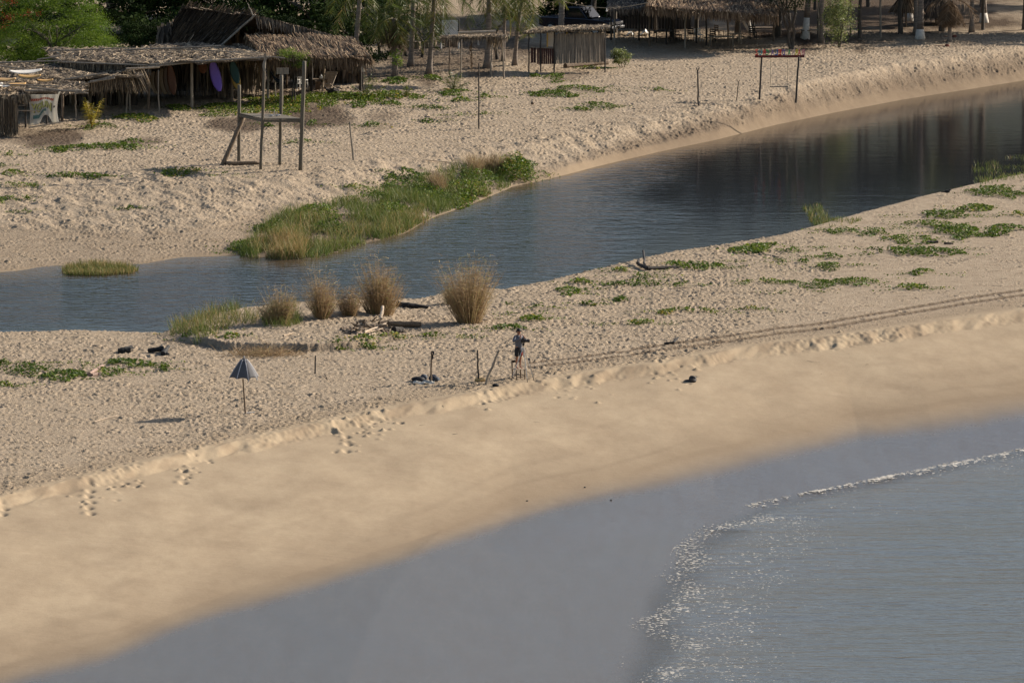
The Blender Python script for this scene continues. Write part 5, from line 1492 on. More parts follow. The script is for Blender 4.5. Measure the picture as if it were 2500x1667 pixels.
# --- pole pergola
per = thing('pole_pergola', 'open shelter of thin crooked poles with a flat leaf roof and a log on top', 'shelter', G(1165, 193))
Yp = 400.0
mb = MB()
roof_mesh(mb, W(1074, 94, Yp - .4), W(1238, 91, Yp - .4), W(1232, 84, Yp + 1.6), W(1084, 87, Yp + 1.6), 700, .6, 309, .05, .06, thick=.07, sag=.03, jit=1.2, fringe=[(W(1074, 94, Yp - .4), W(1238, 91, Yp - .4), 340, .35, (0, -.1, 0)), (W(1190, 92, Yp), W(1225, 91, Yp), 80, .9, (0, 0, 0))])
mb.build('roof', M['thatch'], per)
mb = MB(); mb.rng = random.Random(6); mb.pole(W(1118, 84, Yp + .2) + Vector((0, 0, .08)), W(1210, 81, Yp + .2) + Vector((0, 0, .08)), .07, .09, .02); mb.build('top_log', M['pale_wood'], per)
for (u, v, vt, m, r, ut) in [(1098, 186, 92, 'brown_wood', .045, 1096), (1126, 195, 92, 'grey_wood', .05, 1126), (1198, 186, 92, 'grey_wood', .055, 1201), (1231, 193, 90, 'grey_wood', .055, 1226)]:
    mb = MB(); mb.rng = random.Random(u); post(mb, u, v, vt, r, ut=ut, crook=.025); mb.build('post', M[m], per)
hang = MB(); rr = random.Random(4); a0, a1 = [], []
for k in range(26):
    p = W(1151 + rr.uniform(-3, 3), 95 + rr.uniform(0, 60), Yp + .1); a0.append(p); a1.append(p - Vector((rr.uniform(-.12, .12), 0, rr.uniform(.3, .6))))
hang.strips(a0, a1, .04, rr)
hang.tube([W(1151, 92, Yp + .1), W(1151, 170, Yp + .1)], .01, 5)
hang.build('hanging_vine', M['dead_frond'], per)

# white lattice panel, painted stakes and stump seats behind
lat = thing('lattice_screen', 'white lattice screen held between two dark posts behind the palms', 'screen', G(1098, 120))
Yl = G(1098, 120).y
lattice(lat, 1078, 1118, 51, 88, Yl, 8, 'white')
for u, vb in ((1077, 122), (1120, 117)):
    b = W(u, vb, Yl); b.z = gz(b.x, b.y) - .1
    mb = MB(); m = W(u, 95, Yl); mb.pole(m, W(u, 46, Yl), .045, .045, 0); mb.build('post', M['dark_wood'], lat)
    mb = MB(); mb.pole(b, m, .05, .05, 0); mb.build('painted_foot', M['whitewash'], lat)
mb = MB(); b = G(1168, 113); mb.pole(b - Vector((0, 0, .1)), W(1168, 97, b.y), .05, .05, 0); single(mb, 'painted_stake', M['whitewash'], 'short white painted stake right of the lattice screen', 'stake', b)
for k, (u, v, w, h, lab) in enumerate([(988, 121, 5, 20, 'narrow dark stump seat at the left end of the row'), (1000, 122, 7, 22, 'first broad stump seat behind the slender palm'), (1018, 121, 9, 19, 'rounder stump seat just right of the slender palm'), (1038, 117, 7, 17, 'taller stump seat against the flared palm left side'),
                                 (1058, 118, 9, 20, 'stump seat close against the flared palm right side'), (1084, 117, 7, 20, 'stump seat left of the pergola first post'), (1098, 114, 6, 16, 'small stump seat behind the pergola first post'), (1112, 114, 9, 18, 'broad stump seat under the pergola roof')]):
    p = G(u, v); t = W(u, v - h, p.y)
    mb = MB(); mb.rng = random.Random(k); mb.tube([p - Vector((0, 0, .05)), p.lerp(t, .5), t], [w * p.y / FPX * 1.05, w * p.y / FPX * .95, w * p.y / FPX], 12, .5, .12)
    single(mb, 'stump_seat', M['brown_wood'], lab, 'stump', p, 'stump seats before the sunny lane')
st = MB(); p = G(1068, 118)
for k in range(4): st.box(p + Vector((.1, .25 * k, .10 + .14 * k)), (.7, .28, .06))
single(st, 'wooden_steps', M['grey_wood'], 'low grey wooden steps beside the stump seats', 'steps', p)
# ------------------------------------------------------------------ restaurant roof and what stands under it
res = thing('thatched_restaurant', 'large open restaurant under a shaggy palm thatch roof on grey posts at top right', 'shelter', G(1750, 117))
mb = MB()
A, B_, C_, D_ = W(1576, 24, 416), W(1900, 42, 417.5), W(1905, -60, 431), W(1600, -75, 431)
A = W(1578, 18, 416.5)
roof_mesh(mb, A, B_, C_, D_, 3000, 1.1, 401, .07, .14, sag=.10, fringe=[(A, B_, 1100, .55, (0, -.35, 0)), (D_, A, 240, .6, (-.3, 0, 0))], base_tint=.3)
mb.build('roof', M['brown_thatch'], res)
for (u, v, vt, m, ut) in [(1585, 118, 16, 'brown_wood', 1585), (1672, 119, 30, 'grey_wood', 1674), (1779, 115, 34, 'brown_wood', 1776), (1888, 104, 30, 'brown_wood', 1891), (1500, 111, 30, 'grey_wood', 1500), (1700, 106, 34, 'dark_wood', 1700), (1725, 112, 36, 'dark_wood', 1724), (1627, 108, 30, 'dark_wood', 1627), (1806, 96, 40, 'grey_wood', 1806), (1840, 88, 40, 'dark_wood', 1840)]:
    mb = MB(); mb.rng = random.Random(u); post(mb, u, v, vt, .065, ut=ut, crook=.012); mb.build('post', M[m], res)
ann = thing('dark_annex', 'dark open annex roof between the kiosk and the thatched restaurant', 'shelter', G(1520, 96))
mb = MB(); roof_mesh(mb, W(1482, 27, 421), W(1590, 20, 421), W(1590, -30, 431), W(1482, -20, 431), 700, .9, 402, .07, .1, sag=.05, fringe=[(W(1482, 27, 421), W(1590, 20, 421), 200, .4, (0, -.2, 0))]); mb.build('roof', M['dark_thatch'], ann)
for u in (1492, 1560):
    mb = MB(); post(mb, u, 100, 26, .06); mb.build('post', M['dark_wood'], ann)
# dark back wall of the restaurant kitchen
kit = thing('kitchen_wall', 'dark board wall of the kitchen at the back of the restaurant', 'wall', G(1640, 66))
mb = MB()
for k in range(26):
    u0 = 1500 + k * 7.2
    a, b = W(u0, 72, 433), W(u0 + 6.6, -20, 433); a.z = gz(a.x, a.y)
    mb.box((a + b) / 2, (b.x - a.x, .05, b.z - a.z), tint=random.Random(k).random())
mb.build('boards', M['dark_wood'], kit)

def table(name, label, u, v, w, d, h, mat, yaw=0.0, group='tables under the restaurant roof'):
    p = G(u, v); o = thing(name, label, 'table', p, group)
    q = Matrix.Rotation(yaw, 3, 'Z')
    mb = MB(); mb.box(p + Vector((0, 0, h - .025)), (w, d, .05), q); mb.build('tabletop', M[mat], o)
    for sx in (-1, 1):
        for sy in (-1, 1):
            b = p + q @ Vector((sx * (w / 2 - .06), sy * (d / 2 - .06), 0))
            mb = MB(); mb.beam(b, b + Vector((0, 0, h - .05)), .06, .06); mb.build('leg', M[mat], o)
    return o
def chair(name, label, u, v, yaw, mat, group=None, h=.82, slats=3):
    p = G(u, v); o = thing(name, label, 'chair', p, group)
    q = Matrix.Rotation(yaw, 3, 'Z')
    mb = MB(); mb.box(p + Vector((0, 0, .43)), (.43, .43, .04), q); mb.build('seat', M[mat], o, bevel=.008)
    for sx in (-1, 1):
        mb = MB(); b = p + q @ Vector((sx * .19, -.19, 0)); mb.beam(b, b + Vector((0, 0, .42)), .04, .04); mb.build('leg', M[mat], o)
        mb = MB(); b = p + q @ Vector((sx * .19, .19, 0)); mb.beam(b, b + q @ Vector((0, .06, h)), .04, .04); mb.build('leg', M[mat], o)
    mb = MB()
    for k in range(slats):
        z = h - .05 - k * .13
        mb.box(p + q @ Vector((0, .19 + .06 * z / h, z)), (.38, .025, .08), q)
    mb.build('backrest', M[mat], o)
    return o
table('wooden_table', 'rough bench height table at the sunlit front edge of the restaurant', 1762, 113, 1.55, .5, .62, 'grey_wood')
table('wooden_table', 'pale edged table beside the restaurant third post', 1796, 108, .7, .6, .66, 'pale_wood', .3)
table('wooden_table', 'long dark table left of the swing letters, deep in the shade', 1866, 90, 1.5, .7, .6, 'brown_wood', .1)
table('wooden_table', 'low brown table right of the multi stemmed tree', 1978, 96, 1.2, .7, .6, 'brown_wood')
table('wooden_table', 'dark table in the left half of the restaurant', 1620, 104, 1.2, .8, .74, 'dark_wood', .2)
table('wooden_table', 'grey table near the annex left post', 1528, 100, 1.0, .7, .72, 'grey_wood', -.2)
for k, (u, v, y, m, lab) in enumerate([(1706, 102, .4, 'white', 'white plastic chair glowing in the shade of the restaurant middle'), (1690, 100, 2.6, 'dark_wood', 'dark wooden chair left of the white plastic chair'), (1736, 103, -.5, 'dark_wood', 'dark wooden chair right of the white plastic chair'), (1655, 102, 1.2, 'dark_wood', 'dark wooden chair by the restaurant second post'),
                              (1838, 96, .2, 'dark_wood', 'dark wooden chair by the long dark table'), (1756, 92, 2.2, 'brown_wood', 'brown wooden chair behind the rough front table')]):
    chair('restaurant_chair', lab, u, v, y, m, 'chairs under the restaurant roof')
# laid-over white chairs and a white tarp seen between the posts
for (u, v, w, h, lab) in [(1538, 88, 18, 20, 'white plastic sheet propped in the dark annex, left of the dark trunk'), (1574, 86, 22, 20, 'crumpled white plastic sheet right of the dark trunk')]:
    p = G(u, v); sc = p.y / FPX
    mb = MB(); rr = random.Random(u)
    n = 7
    hs = [[max(.02, (1 - abs(i / n - .55) * 1.6) * h * sc * rr.uniform(.6, 1)) * (1 - abs(j / 4 - .4)) for i in range(n + 1)] for j in range(5)]
    mb.grid(lambda s, t: p + Vector(((s - .5) * w * sc, (t - .5) * .8, hs[min(4, int(t * 4 + .01))][min(n, int(s * n + .01))])), n, 4, .02)
    single(mb, 'plastic_sheet', M['white'], lab, 'sheet', p)
# leaning pale trunk props right of the restaurant
mb = MB(); mb.rng = random.Random(3); mb.pole(G(1832, 82), W(1808, 40, G(1832, 82).y), .1, .08, .01); single(mb, 'painted_log', M['whitewash'], 'white painted trunk leaning left at the restaurant right end', 'trunk', G(1832, 82))
mb = MB(); mb.rng = random.Random(4); mb.pole(G(1833, 80), W(1826, 36, G(1833, 80).y), .1, .09, .01); single(mb, 'painted_log', M['whitewash'], 'white painted trunk standing just right of the leaning one', 'trunk', G(1833, 80))
for (u, v, vt, r, m, lab) in [(2150, 93, -10, .075, 'grey_wood', 'tall grey pole between the narrow pale tree and the whitewashed palm'), (2203, 66, 18, .035, 'dark_wood', 'thin dark post of the far sunshade'), (2077, 88, -10, .05, 'brown_wood', 'brown pole half hidden behind the narrow pale green tree'), (1998, 104, -12, .05, 'grey_wood', 'thin grey pole at the left of the narrow pale green tree')]:
    mb = MB(); mb.rng = random.Random(u); p, t = post(mb, u, v, vt, r); single(mb, 'wooden_pole', M[m], lab, 'pole', p)

def sunshade(u, v, vtop, vedge, wpx, label, mat, seed, shaggy=0):
    p = G(u, v); o = thing('thatched_sunshade', label, 'sunshade', p)
    sc = p.y / FPX; rr = random.Random(seed)
    top = W(u, vtop, p.y); ez = W(u, vedge, p.y).z; rad = wpx * sc / 2
    mb = MB(); mb.pole(p - Vector((0, 0, .1)), top, .06, .05, .01); mb.build('post', M['brown_wood'], o)
    mb = MB(); n = 18
    ring = [Vector((p.x + rad * math.cos(2 * math.pi * k / n), p.y + rad * math.sin(2 * math.pi * k / n), ez)) for k in range(n)]
    mb.add([top] + ring, [(0, 1 + k, 1 + (k + 1) % n) for k in range(n)], .2)
    a0, a1 = [], []
    for k in range(700):
        a = rr.uniform(0, 6.283); t = rr.uniform(0, .85); e = min(1.12, t + rr.uniform(.2, .45))
        f = lambda q: Vector((p.x + rad * q * math.cos(a), p.y + rad * q * math.sin(a), top.z + (ez - top.z) * q + .04))
        a0.append(f(t)); a1.append(f(e) - Vector((0, 0, .1 * shaggy * rr.random())))
    mb.strips(a0, a1, .08, rr); mb.build('roof', M[mat], o)
sunshade(2212, 66, -28, 29, 84, 'brown cone shaped palm sunshade left of the whitewashed palm', 'brown_thatch', 5)
sunshade(2285, 58, -25, 40, 104, 'dark palm sunshade between the whitewashed palm and the shaggy palm', 'dark_thatch', 6, 2)

# pickup truck parked behind the kiosk
def pickup():
    c = G(1418, 82)
    o = thing('pickup_truck', 'dark blue pickup truck parked in the shade behind the kiosk', 'pickup truck', c)
    q = Matrix.Rotation(R(-32), 3, 'Z')
    T = lambda x, y, z: c + q @ Vector((x, y, z))
    def prism(profile, w, name, mat, parent, bev=.04):
        n = len(profile)
        vs = [T(x, -w / 2, z) for x, z in profile] + [T(x, w / 2, z) for x, z in profile]
        fs = [tuple(range(n)), tuple(range(2 * n - 1, n - 1, -1))] + [(k, k + n, (k + 1) % n + n, (k + 1) % n) for k in range(n)]
        mb = MB(); mb.add(vs, fs); return mb.build(name, M[mat], parent, bevel=bev)
    body = prism([(-2.6, .5), (-2.6, 1.02), (-.6, 1.04), (.75, 1.05), (2.3, .98), (2.6, .82), (2.62, .45), (2.0, .38), (-2.2, .38)], 1.78, 'body', 'car_paint', o)
    cab = prism([(-.75, 1.02), (-.55, 1.72), (.35, 1.76), (.98, 1.04)], 1.58, 'cab', 'car_paint', o)
    for nm, prof, y in (('side_window', [(-.55, 1.1), (-.42, 1.62), (.3, 1.66), (.8, 1.1)], -.80), ('side_window', [(-.55, 1.1), (-.42, 1.62), (.3, 1.66), (.8, 1.1)], .80)):
        mb = MB(); s = -1 if y < 0 else 1
        mb.add([T(x, y, z) for x, z in prof] + [T(x, y + s * .012, z) for x, z in prof], [(0, 1, 2, 3), (7, 6, 5, 4), (0, 4, 5, 1), (1, 5, 6, 2), (2, 6, 7, 3), (3, 7, 4, 0)]); mb.build(nm, M['glass'], o)
    mb = MB(); mb.add([T(1.0, -.68, 1.08), T(1.0, .68, 1.08), T(.42, .62, 1.70), T(.42, -.62, 1.70), T(1.03, -.68, 1.09), T(1.03, .68, 1.09), T(.45, .62, 1.72), T(.45, -.62, 1.72)], [(4, 5, 6, 7), (0, 3, 2, 1), (0, 1, 5, 4), (2, 3, 7, 6), (1, 2, 6, 5), (3, 0, 4, 7)]); mb.build('windscreen', M['glass'], o)
    mb = MB(); mb.box(T(2.61, 0, .78), (.06, 1.1, .16), q)
    for k in range(3): mb.box(T(2.65, 0, .72 + .055 * k), (.02, 1.05, .02), q)
    mb.build('grille', M['dark_metal'], o)
    mb = MB(); mb.box(T(2.68, 0, .52), (.14, 1.74, .16), q); mb.build('bumper', M['dark_metal'], o, bevel=.03)
    mb = MB(); mb.box(T(2.77, .25, .56), (.012, .4, .13), q); mb.build('number_plate', M['dark_metal'], o)
    for y in (-.7, .7):
        mb = MB(); mb.box(T(2.6, y, .78), (.08, .3, .16), q); mb.build('headlight', M['dark_metal'], o, bevel=.02)
    for x in (-1.7, 1.65):
        for y in (-.82, .82):
            w = thing  # a wheel is a part with tyre and rim
            e = bpy.data.objects.new('wheel', None); COL.objects.link(e); e.parent = o; ORG[e.name] = ORG[o.name]
            mb = MB(); mb.tube([T(x, y - .11, .36), T(x, y + .11, .36)], .36, 20); mb.build('tyre', M['tyre'], e)
            mb = MB(); mb.tube([T(x, y - .125, .36), T(x, y + .125, .36)], .21, 14); mb.build('rim', M['metal'], e)
pickup()

# rope with a bulb sagging across the lane
mb = MB(); Yr = 414.0
pts = [W(1150, 30, Yr)] + [W(1150 + 220 * k / 8, 30 - 30 * (k / 8) + 6 * math.sin(math.pi * k / 8), Yr) for k in range(1, 8)] + [W(1372, 0, Yr)]
pts2 = [W(1375 + 212 * k / 12, 4 + 2 * k / 12 + 15 * math.sin(math.pi * min(1, (k / 12) ** 1.0)), Yr + .5) for k in range(13)]
mb.tube(pts2, .022, 6); 
rope = thing('sagging_rope', 'thick pale rope sagging between the sunlit palm and the restaurant corner', 'rope', pts2[0])
mb.build('rope', M['rope'], rope)
mb = MB(); bq = W(1481, 25, Yr + .5); mb.tube([bq + Vector((0, 0, .12)), bq], .02, 6); mb.ball(bq - Vector((0, 0, .05)), .05, (1, 1, 1.4)); mb.build('bulb', M['white'], rope)
mb = MB(); mb.tube(pts, .012, 5); single(mb, 'thin_rope', M['rope'], 'thin rope running up right from the leaning palm across the lane', 'rope', pts[0])

# things before the huts
tb = table('small_table', 'small dark table beside the lounge chair under the lean-to', 780, 221, .95, .6, .68, 'brown_wood', 0.1, group=None)
mb = MB(); p = G(776, 219); mb.box(p + Vector((0, 0, .25)), (.3, .3, .5)); single(mb, 'wooden_box', M['brown_wood'], 'brown wooden box under the small dark table', 'box', p, bevel=.01)
mb = MB(); p = G(784, 221) + Vector((0, 0, .68)); mb.ball(p + Vector((0, 0, .1)), .1, (1, 1, 1), 10, 6, jit=.2); mb.tube([p + Vector((0, 0, .15)), p + Vector((.02, 0, .26))], [.05, .03], 8); single(mb, 'white_jug', M['white'], 'white jug standing on the small dark table', 'jug', p)
def lounge():
    p = G(803, 222); o = thing('slatted_deckchair', 'pale slatted wooden deckchair with a tall tilted back beside the small table', 'chair', p)
    q = Matrix.Rotation(R(-18), 3, 'Z'); T = lambda x, y, z: p + q @ Vector((x, y, z))
    for s in (-1, 1):
        mb = MB(); mb.beam(T(s * .32, -.75, .05), T(s * .32, .55, 1.05), .04, .06); mb.build('rail', M['grey_wood'], o)
        mb = MB(); mb.beam(T(s * .27, .45, 0), T(s * .27, -.55, .5), .04, .05); mb.build('leg', M['brown_wood'], o)
    mb = MB()
    for k in range(12):
        t = .12 + .86 * k / 11; mb.box(T(0, -.75 + 1.3 * t, .07 + 1.0 * t), (.70, .09, .025), q @ Matrix.Rotation(.65, 3, 'X'))
    mb.build('slats', M['pale_wood'], o)
lounge()
def armchair():
    p = G(738, 222); o = thing('plastic_armchair', 'white plastic armchair behind the lookout tower', 'chair', p)
    q = Matrix.Rotation(R(160), 3, 'Z'); T = lambda x, y, z: p + q @ Vector((x, y, z))
    mb = MB(); mb.box(T(0, 0, .42), (.48, .46, .03), q); mb.build('seat', M['white'], o, bevel=.01)
    mb = MB()
    for k in range(5): mb.beam(T(-.2 + .1 * k, .22, .44), T(-.2 + .1 * k, .3, .84), .05, .02)
    mb.beam(T(-.25, .31, .84), T(.25, .31, .84), .06, .03); mb.build('backrest', M['white'], o)
    for s in (-1, 1):
        mb = MB(); mb.beam(T(s * .25, -.22, .64), T(s * .25, .26, .66), .05, .03); mb.build('armrest', M['white'], o)
        for y in (-.22, .22):
            mb = MB(); mb.beam(T(s * .25, y, 0), T(s * .24, y, .63), .04, .04); mb.build('leg', M['white'], o)
armchair()
mb = MB(); mb.rng = random.Random(2); p, t = post(mb, 886, 222, 152, .05); 
ra = thing('rag_post', 'thin post with a white rag tied on top between palms and lean-to', 'post', p); mb.build('post', M['dark_wood'], ra)
mb = MB(); mb.grid(lambda s, tt: t + Vector(((s - .5) * .10 + .08 * tt * (1 if s > .5 else -.2), -.06, .05 - .62 * tt)), 4, 6, Vector((0, -.02, 0))); mb.build('rag', M['cloth_white'], ra)
mb = MB(); rr = random.Random(8); p = G(815, 231)
for k in range(12):
    a = p + Vector((rr.uniform(-.5, .5), rr.uniform(-.3, .3), rr.uniform(.05, .35))); mb.rng = rr; mb.pole(a, a + Vector((rr.uniform(-.6, .6), rr.uniform(-.3, .3), rr.uniform(-.1, .3))), rr.uniform(.03, .09), .02, .05)
mb.ball(p + Vector((0, 0, .15)), .3, (1.4, 1, .8), 12, 7, jit=.3)
single(mb, 'root_stump', M['dark_wood'], 'dark uprooted stump at the edge of the creeper before the deckchair', 'stump', p)
mb = MB(); p = G(690, 184); a = W(690, 174, 388); mb.box(a, (.7, .04, .36)); mb.pole(Vector((a.x, a.y + .04, gz(a.x, a.y))), a, .03, .03, 0); single(mb, 'blank_board', M['grey_wood'], 'blank tan board fixed beside the slim feathery tree', 'board', Vector((a.x, a.y, gz(a.x, a.y))))
# hammock
mb = MB(); h0, h1 = W(660, 178, 391), W(700, 180, 391)
mb.grid(lambda s, t: h0.lerp(h1, s) + Vector((0, (t - .5) * .5, -.55 * math.sin(math.pi * s) + .18 * (2 * t - 1) ** 2)), 14, 6, .02); single(mb, 'hammock', M['navy'], 'dark hammock slung behind the right end posts of the flat shelter', 'hammock', h0)
for (u, v, lab, y) in [(432, 238, 'dark chair in the shade left of the flat shelter front post', .3), (498, 236, 'reddish chair in the shade below the purple surfboard', -.4)]:
    chair('shade_chair', lab, u, v, y, 'dark_wood' if u == 432 else 'brown_wood')
table('shade_table', 'dark table in the shade behind the flat shelter front post', 452, 236, 1.1, .7, .7, 'dark_wood', group=None)
# small things on the far sand
p = G(1300, 256); mb = MB(); mb.ball(p + Vector((0, 0, .09)), .11, (1, 1, .9), 12, 8, jit=.08); single(mb, 'coconut', M['brown_wood'], 'round brown coconut lying alone on the sand', 'coconut', p, smooth=True)
p = G(1313, 184); mb = MB(); mb.rng = random.Random(3); mb.pole(p - Vector((0, 0, .1)), p + Vector((-.06, 0, .32)), .1, .08, .05); single(mb, 'short_stump', M['grey_wood'], 'short tilted stump above the creeper left of the kiosk log', 'stump', p)
for (u, v, w, lab) in [(2330, 92, 10, 'small red brown coconut husk right of the shaggy palm'), (2312, 115, 9, 'dark husk and stick below the shaggy palm')]:
    p = G(u, v); mb = MB(); mb.ball(p + Vector((0, 0, .08)), .12, (1.2, 1, .8), 10, 6, jit=.3); mb.rng = random.Random(u); mb.pole(p + Vector((-.1, 0, .04)), p + Vector((-.7, .1, .06)), .03, .02, .05); single(mb, 'husk', M['red_husk'] if 'red_husk' in M else M['brown_wood'], lab, 'husk', p)
p = G(2456, 222); mb = MB(); mb.rng = random.Random(7); mb.pole(p + Vector((-.4, 0, .06)), p + Vector((.42, .05, .06)), .1, .07, .03); single(mb, 'dark_log', M['char'], 'short dark log at the far water edge near the right border', 'log', p)
a, b = G(1040, 392) + Vector((0, 0, .03)), G(1140, 402) + Vector((0, 0, .05)); mb = MB(); mb.rng = random.Random(7); mb.pole(a, b, .035, .03, .01); single(mb, 'fallen_pole', M['pale_wood'], 'long pale pole lying on the sand above the reed bank', 'pole', a)

# poles standing in the far sand
def stick(u, v, vt, r, ut, label, mat='dark_wood', fork=0.0, crook=.02, cat='pole', name='standing_pole', seed=1):
    p = G(u, v); t = W(ut, vt, p.y); mb = MB(); mb.rng = random.Random(seed)
    f = t if not fork else p.lerp(t, 1 - fork)
    mb.pole(p - Vector((0, 0, .15)), f, r, r * .85, crook, 8, 7)
    if fork:
        L = (t - f).length
        mb.pole(f - Vector((0, 0, .02)), f + Vector((-.09, 0, L)), r * .6, r * .4, .03, 6, 3); mb.pole(f - Vector((0, 0, .02)), f + Vector((.10, 0, L * .96)), r * .6, r * .4, .03, 6, 3)
    return single(mb, name, M[mat], label, cat, p)
stick(1705, 262, 165, .055, 1703, 'taller forked pole standing alone left of the swing', fork=.09, name='forked_pole', seed=2)
stick(1798, 247, 195, .028, 1803, 'small thin forked stick between the taller forked pole and the swing', fork=.12, name='forked_pole', seed=3)
stick(1169, 312, 155, .045, 1169, 'tall thin straight pole in the sand before the pergola', crook=.003)
stick(864, 391, 297, .06, 853, 'grey pole leaning left to the right of the lookout tower', 'grey_wood', crook=.004)

# swing with cut-out letters
sw = thing('letter_swing', 'beach swing frame with coloured cut out letters seen from behind', 'swing', G(1900, 243))
Yw = G(1855, 241).y
for (ub, vb, ut) in [(1854, 241, 1860), (1943, 245, 1950)]:
    p = G(ub, vb); mb = MB(); mb.rng = random.Random(ub); mb.pole(p - Vector((0, 0, .15)), W(ut, 139, p.y), .06, .055, .01); mb.build('post', M['dark_wood'], sw)
bl_, br2 = W(1843, 138.5, Yw - .1), W(1964, 138, Yw - .1)
mb = MB(); mb.beam(bl_, br2, .12, .14); mb.build('top_beam', M['red_dark'] if 'red_dark' in M else M['dark_wood'], sw, bevel=.01)
mb = MB(); mb.beam(bl_ + Vector((.03, -.062, .02)), br2 + Vector((-.03, -.062, .02)), .012, .11); mb.build('painted_board', M['red_paint'], sw)
for (ut, ub) in [(1882, 1881), (1923, 1922)]:
    mb = MB(); mb.tube([W(ut, 135, Yw - .1), W(ub, 212, Yw - .1)], .014, 6); mb.build('rope', M['rope'], sw)
mb = MB(); mb.pole(W(1879, 212.5, Yw - .1), W(1924, 212, Yw - .1), .032, .032, .01); mb.build('seat', M['grey_wood'], sw)
_lets = [('Z', 1843.5, 'letter_red'), ('U', 1852.5, 'letter_teal'), ('R', 1861.5, 'letter_red'), ('C', 1869.5, 'letter_green'), ('A', 1882.5, 'letter_purple'), ('L', 1891.5, 'letter_blue'), ('E', 1900, 'letter_red'), ('D', 1909, 'letter_purple'), ('A', 1923, 'letter_green'), ('R', 1932, 'letter_pale'), ('R', 1940, 'letter_yellow'), ('A', 1948, 'letter_red'), ('B', 1957, 'letter_pink')]
for ch, u, m in _lets:
    V, F = flat_text(ch, 1.0); lo, hi = V.min(0), V.max(0)
    wv = 7.6
    n = (V - lo) / (hi - lo + 1e-9)
    a = W(u, 135.4, Yw - .1); b = W(u + wv, 121.5, Yw - .1)
    pts = [Vector((b.x - (b.x - a.x) * x, Yw - .08, a.z + (b.z - a.z) * y)) for x, y, z in n]       # read from the village side
    nn = len(pts)
    mb = MB(); mb.add(pts + [p + Vector((0, -.03, 0)) for p in pts], F + [tuple(i + nn for i in reversed(f)) for f in F])
    ed = {}
    for f in F:
        for i in range(len(f)):
            e = (f[i], f[(i + 1) % len(f)]); ed[tuple(sorted(e))] = ed.get(tuple(sorted(e)), 0) + 1
    side = [(a_, b_, b_ + nn, a_ + nn) for (a_, b_), c_ in ed.items() if c_ == 1]
    mb.add(pts + [p + Vector((0, -.03, 0)) for p in pts], side)
    mb.build('letter', M[m], sw)

# lookout tower of round posts
tw = thing('lookout_tower', 'lookout frame of four tall round posts with a plank platform and a leaning prop', 'tower', G(655, 406))
posts = [(583, 398, 208, 584, .10), (636, 414, 150, 646, .085), (683, 403, 184, 687, .095), (733, 416, 150, 743, .115)]
PT = []
for (ub, vb, vt, ut, r) in posts:
    p = G(ub, vb); t = W(ut, vt, p.y); mb = MB(); mb.rng = random.Random(ub); mb.pole(p - Vector((0, 0, .3)), t, r, r * .9, .003, 12, 8, wob=.04); mb.build('post', M['tower_wood'], tw, True); PT.append((p, t))
zpl = W(636, 292, PT[1][0].y).z
crn = []
for (p, t) in PT:
    k = (zpl - p.z) / (t.z - p.z); crn.append(p.lerp(t, k))
c0, c1, c2, c3 = crn
mb = MB()
n = 9
for k in range(n):
    s0, s1 = k / n, (k + .94) / n
    A = c0.lerp(c1, s0); B_ = c2.lerp(c3, s0); Cc = c2.lerp(c3, s1); D_ = c0.lerp(c1, s1)
    top = [q + Vector((0, 0, .06)) for q in (A, B_, Cc, D_)]; botm = [q + Vector((0, 0, .02)) for q in (A, B_, Cc, D_)]
    mb.add(top + botm, [(0, 1, 2, 3), (7, 6, 5, 4), (0, 4, 5, 1), (1, 5, 6, 2), (2, 6, 7, 3), (3, 7, 4, 0)], random.Random(k).random())
mb.build('platform', M['tower_wood'], tw)
for a, b in ((c0, c1), (c1, c3), (c3, c2), (c2, c0)):
    mb = MB(); mb.beam(a - Vector((0, .0, .07)), b - Vector((0, 0, .07)), .06, .14); mb.build('frame_beam', M['tower_wood'], tw)
mb = MB(); mb.rng = random.Random(5); mb.pole(G(541, 404) - Vector((0, 0, .1)), W(598, 278, c0.y + .1), .14, .11, .006, 10); mb.build('leaning_prop', M['brown_wood'], tw, True)
mb = MB(); mb.rng = random.Random(8); mb.pole(G(552, 404) + Vector((0, 0, .1)), G(634, 402) + Vector((0, 0, .1)), .12, .11, .005, 10); single(mb, 'ground_log', M['brown_wood'], 'thick log lying at the foot of the lookout tower', 'log', G(590, 404), smooth=True)
mb = MB()
t = PT[1][1]
mb.grid(lambda s, q: t + Vector(((s - .5) * .14 + .05 * math.sin(q * 7), -.11 + .03 * math.sin(q * 5), .42 - .95 * q)), 4, 10, Vector((0, .03, 0))); mb.build('tied_rag', M['grey_wood'], tw)
p = W(670, 283, (c1.y + c2.y) / 2); p.z = zpl + .06
mb = MB(); rr = random.Random(4)
for k in range(7): mb.ball(p + Vector((rr.uniform(-.25, .25), rr.uniform(-.2, .2), .05)), rr.uniform(.04, .08), (1.6, 1, .7), 8, 5)
mb.pole(p, p + Vector((0, 0, .35)), .015, .01, .02); single(mb, 'bundle', M['metal'], 'small shiny bundle with a stick lying on the tower platform', 'bundle', p)

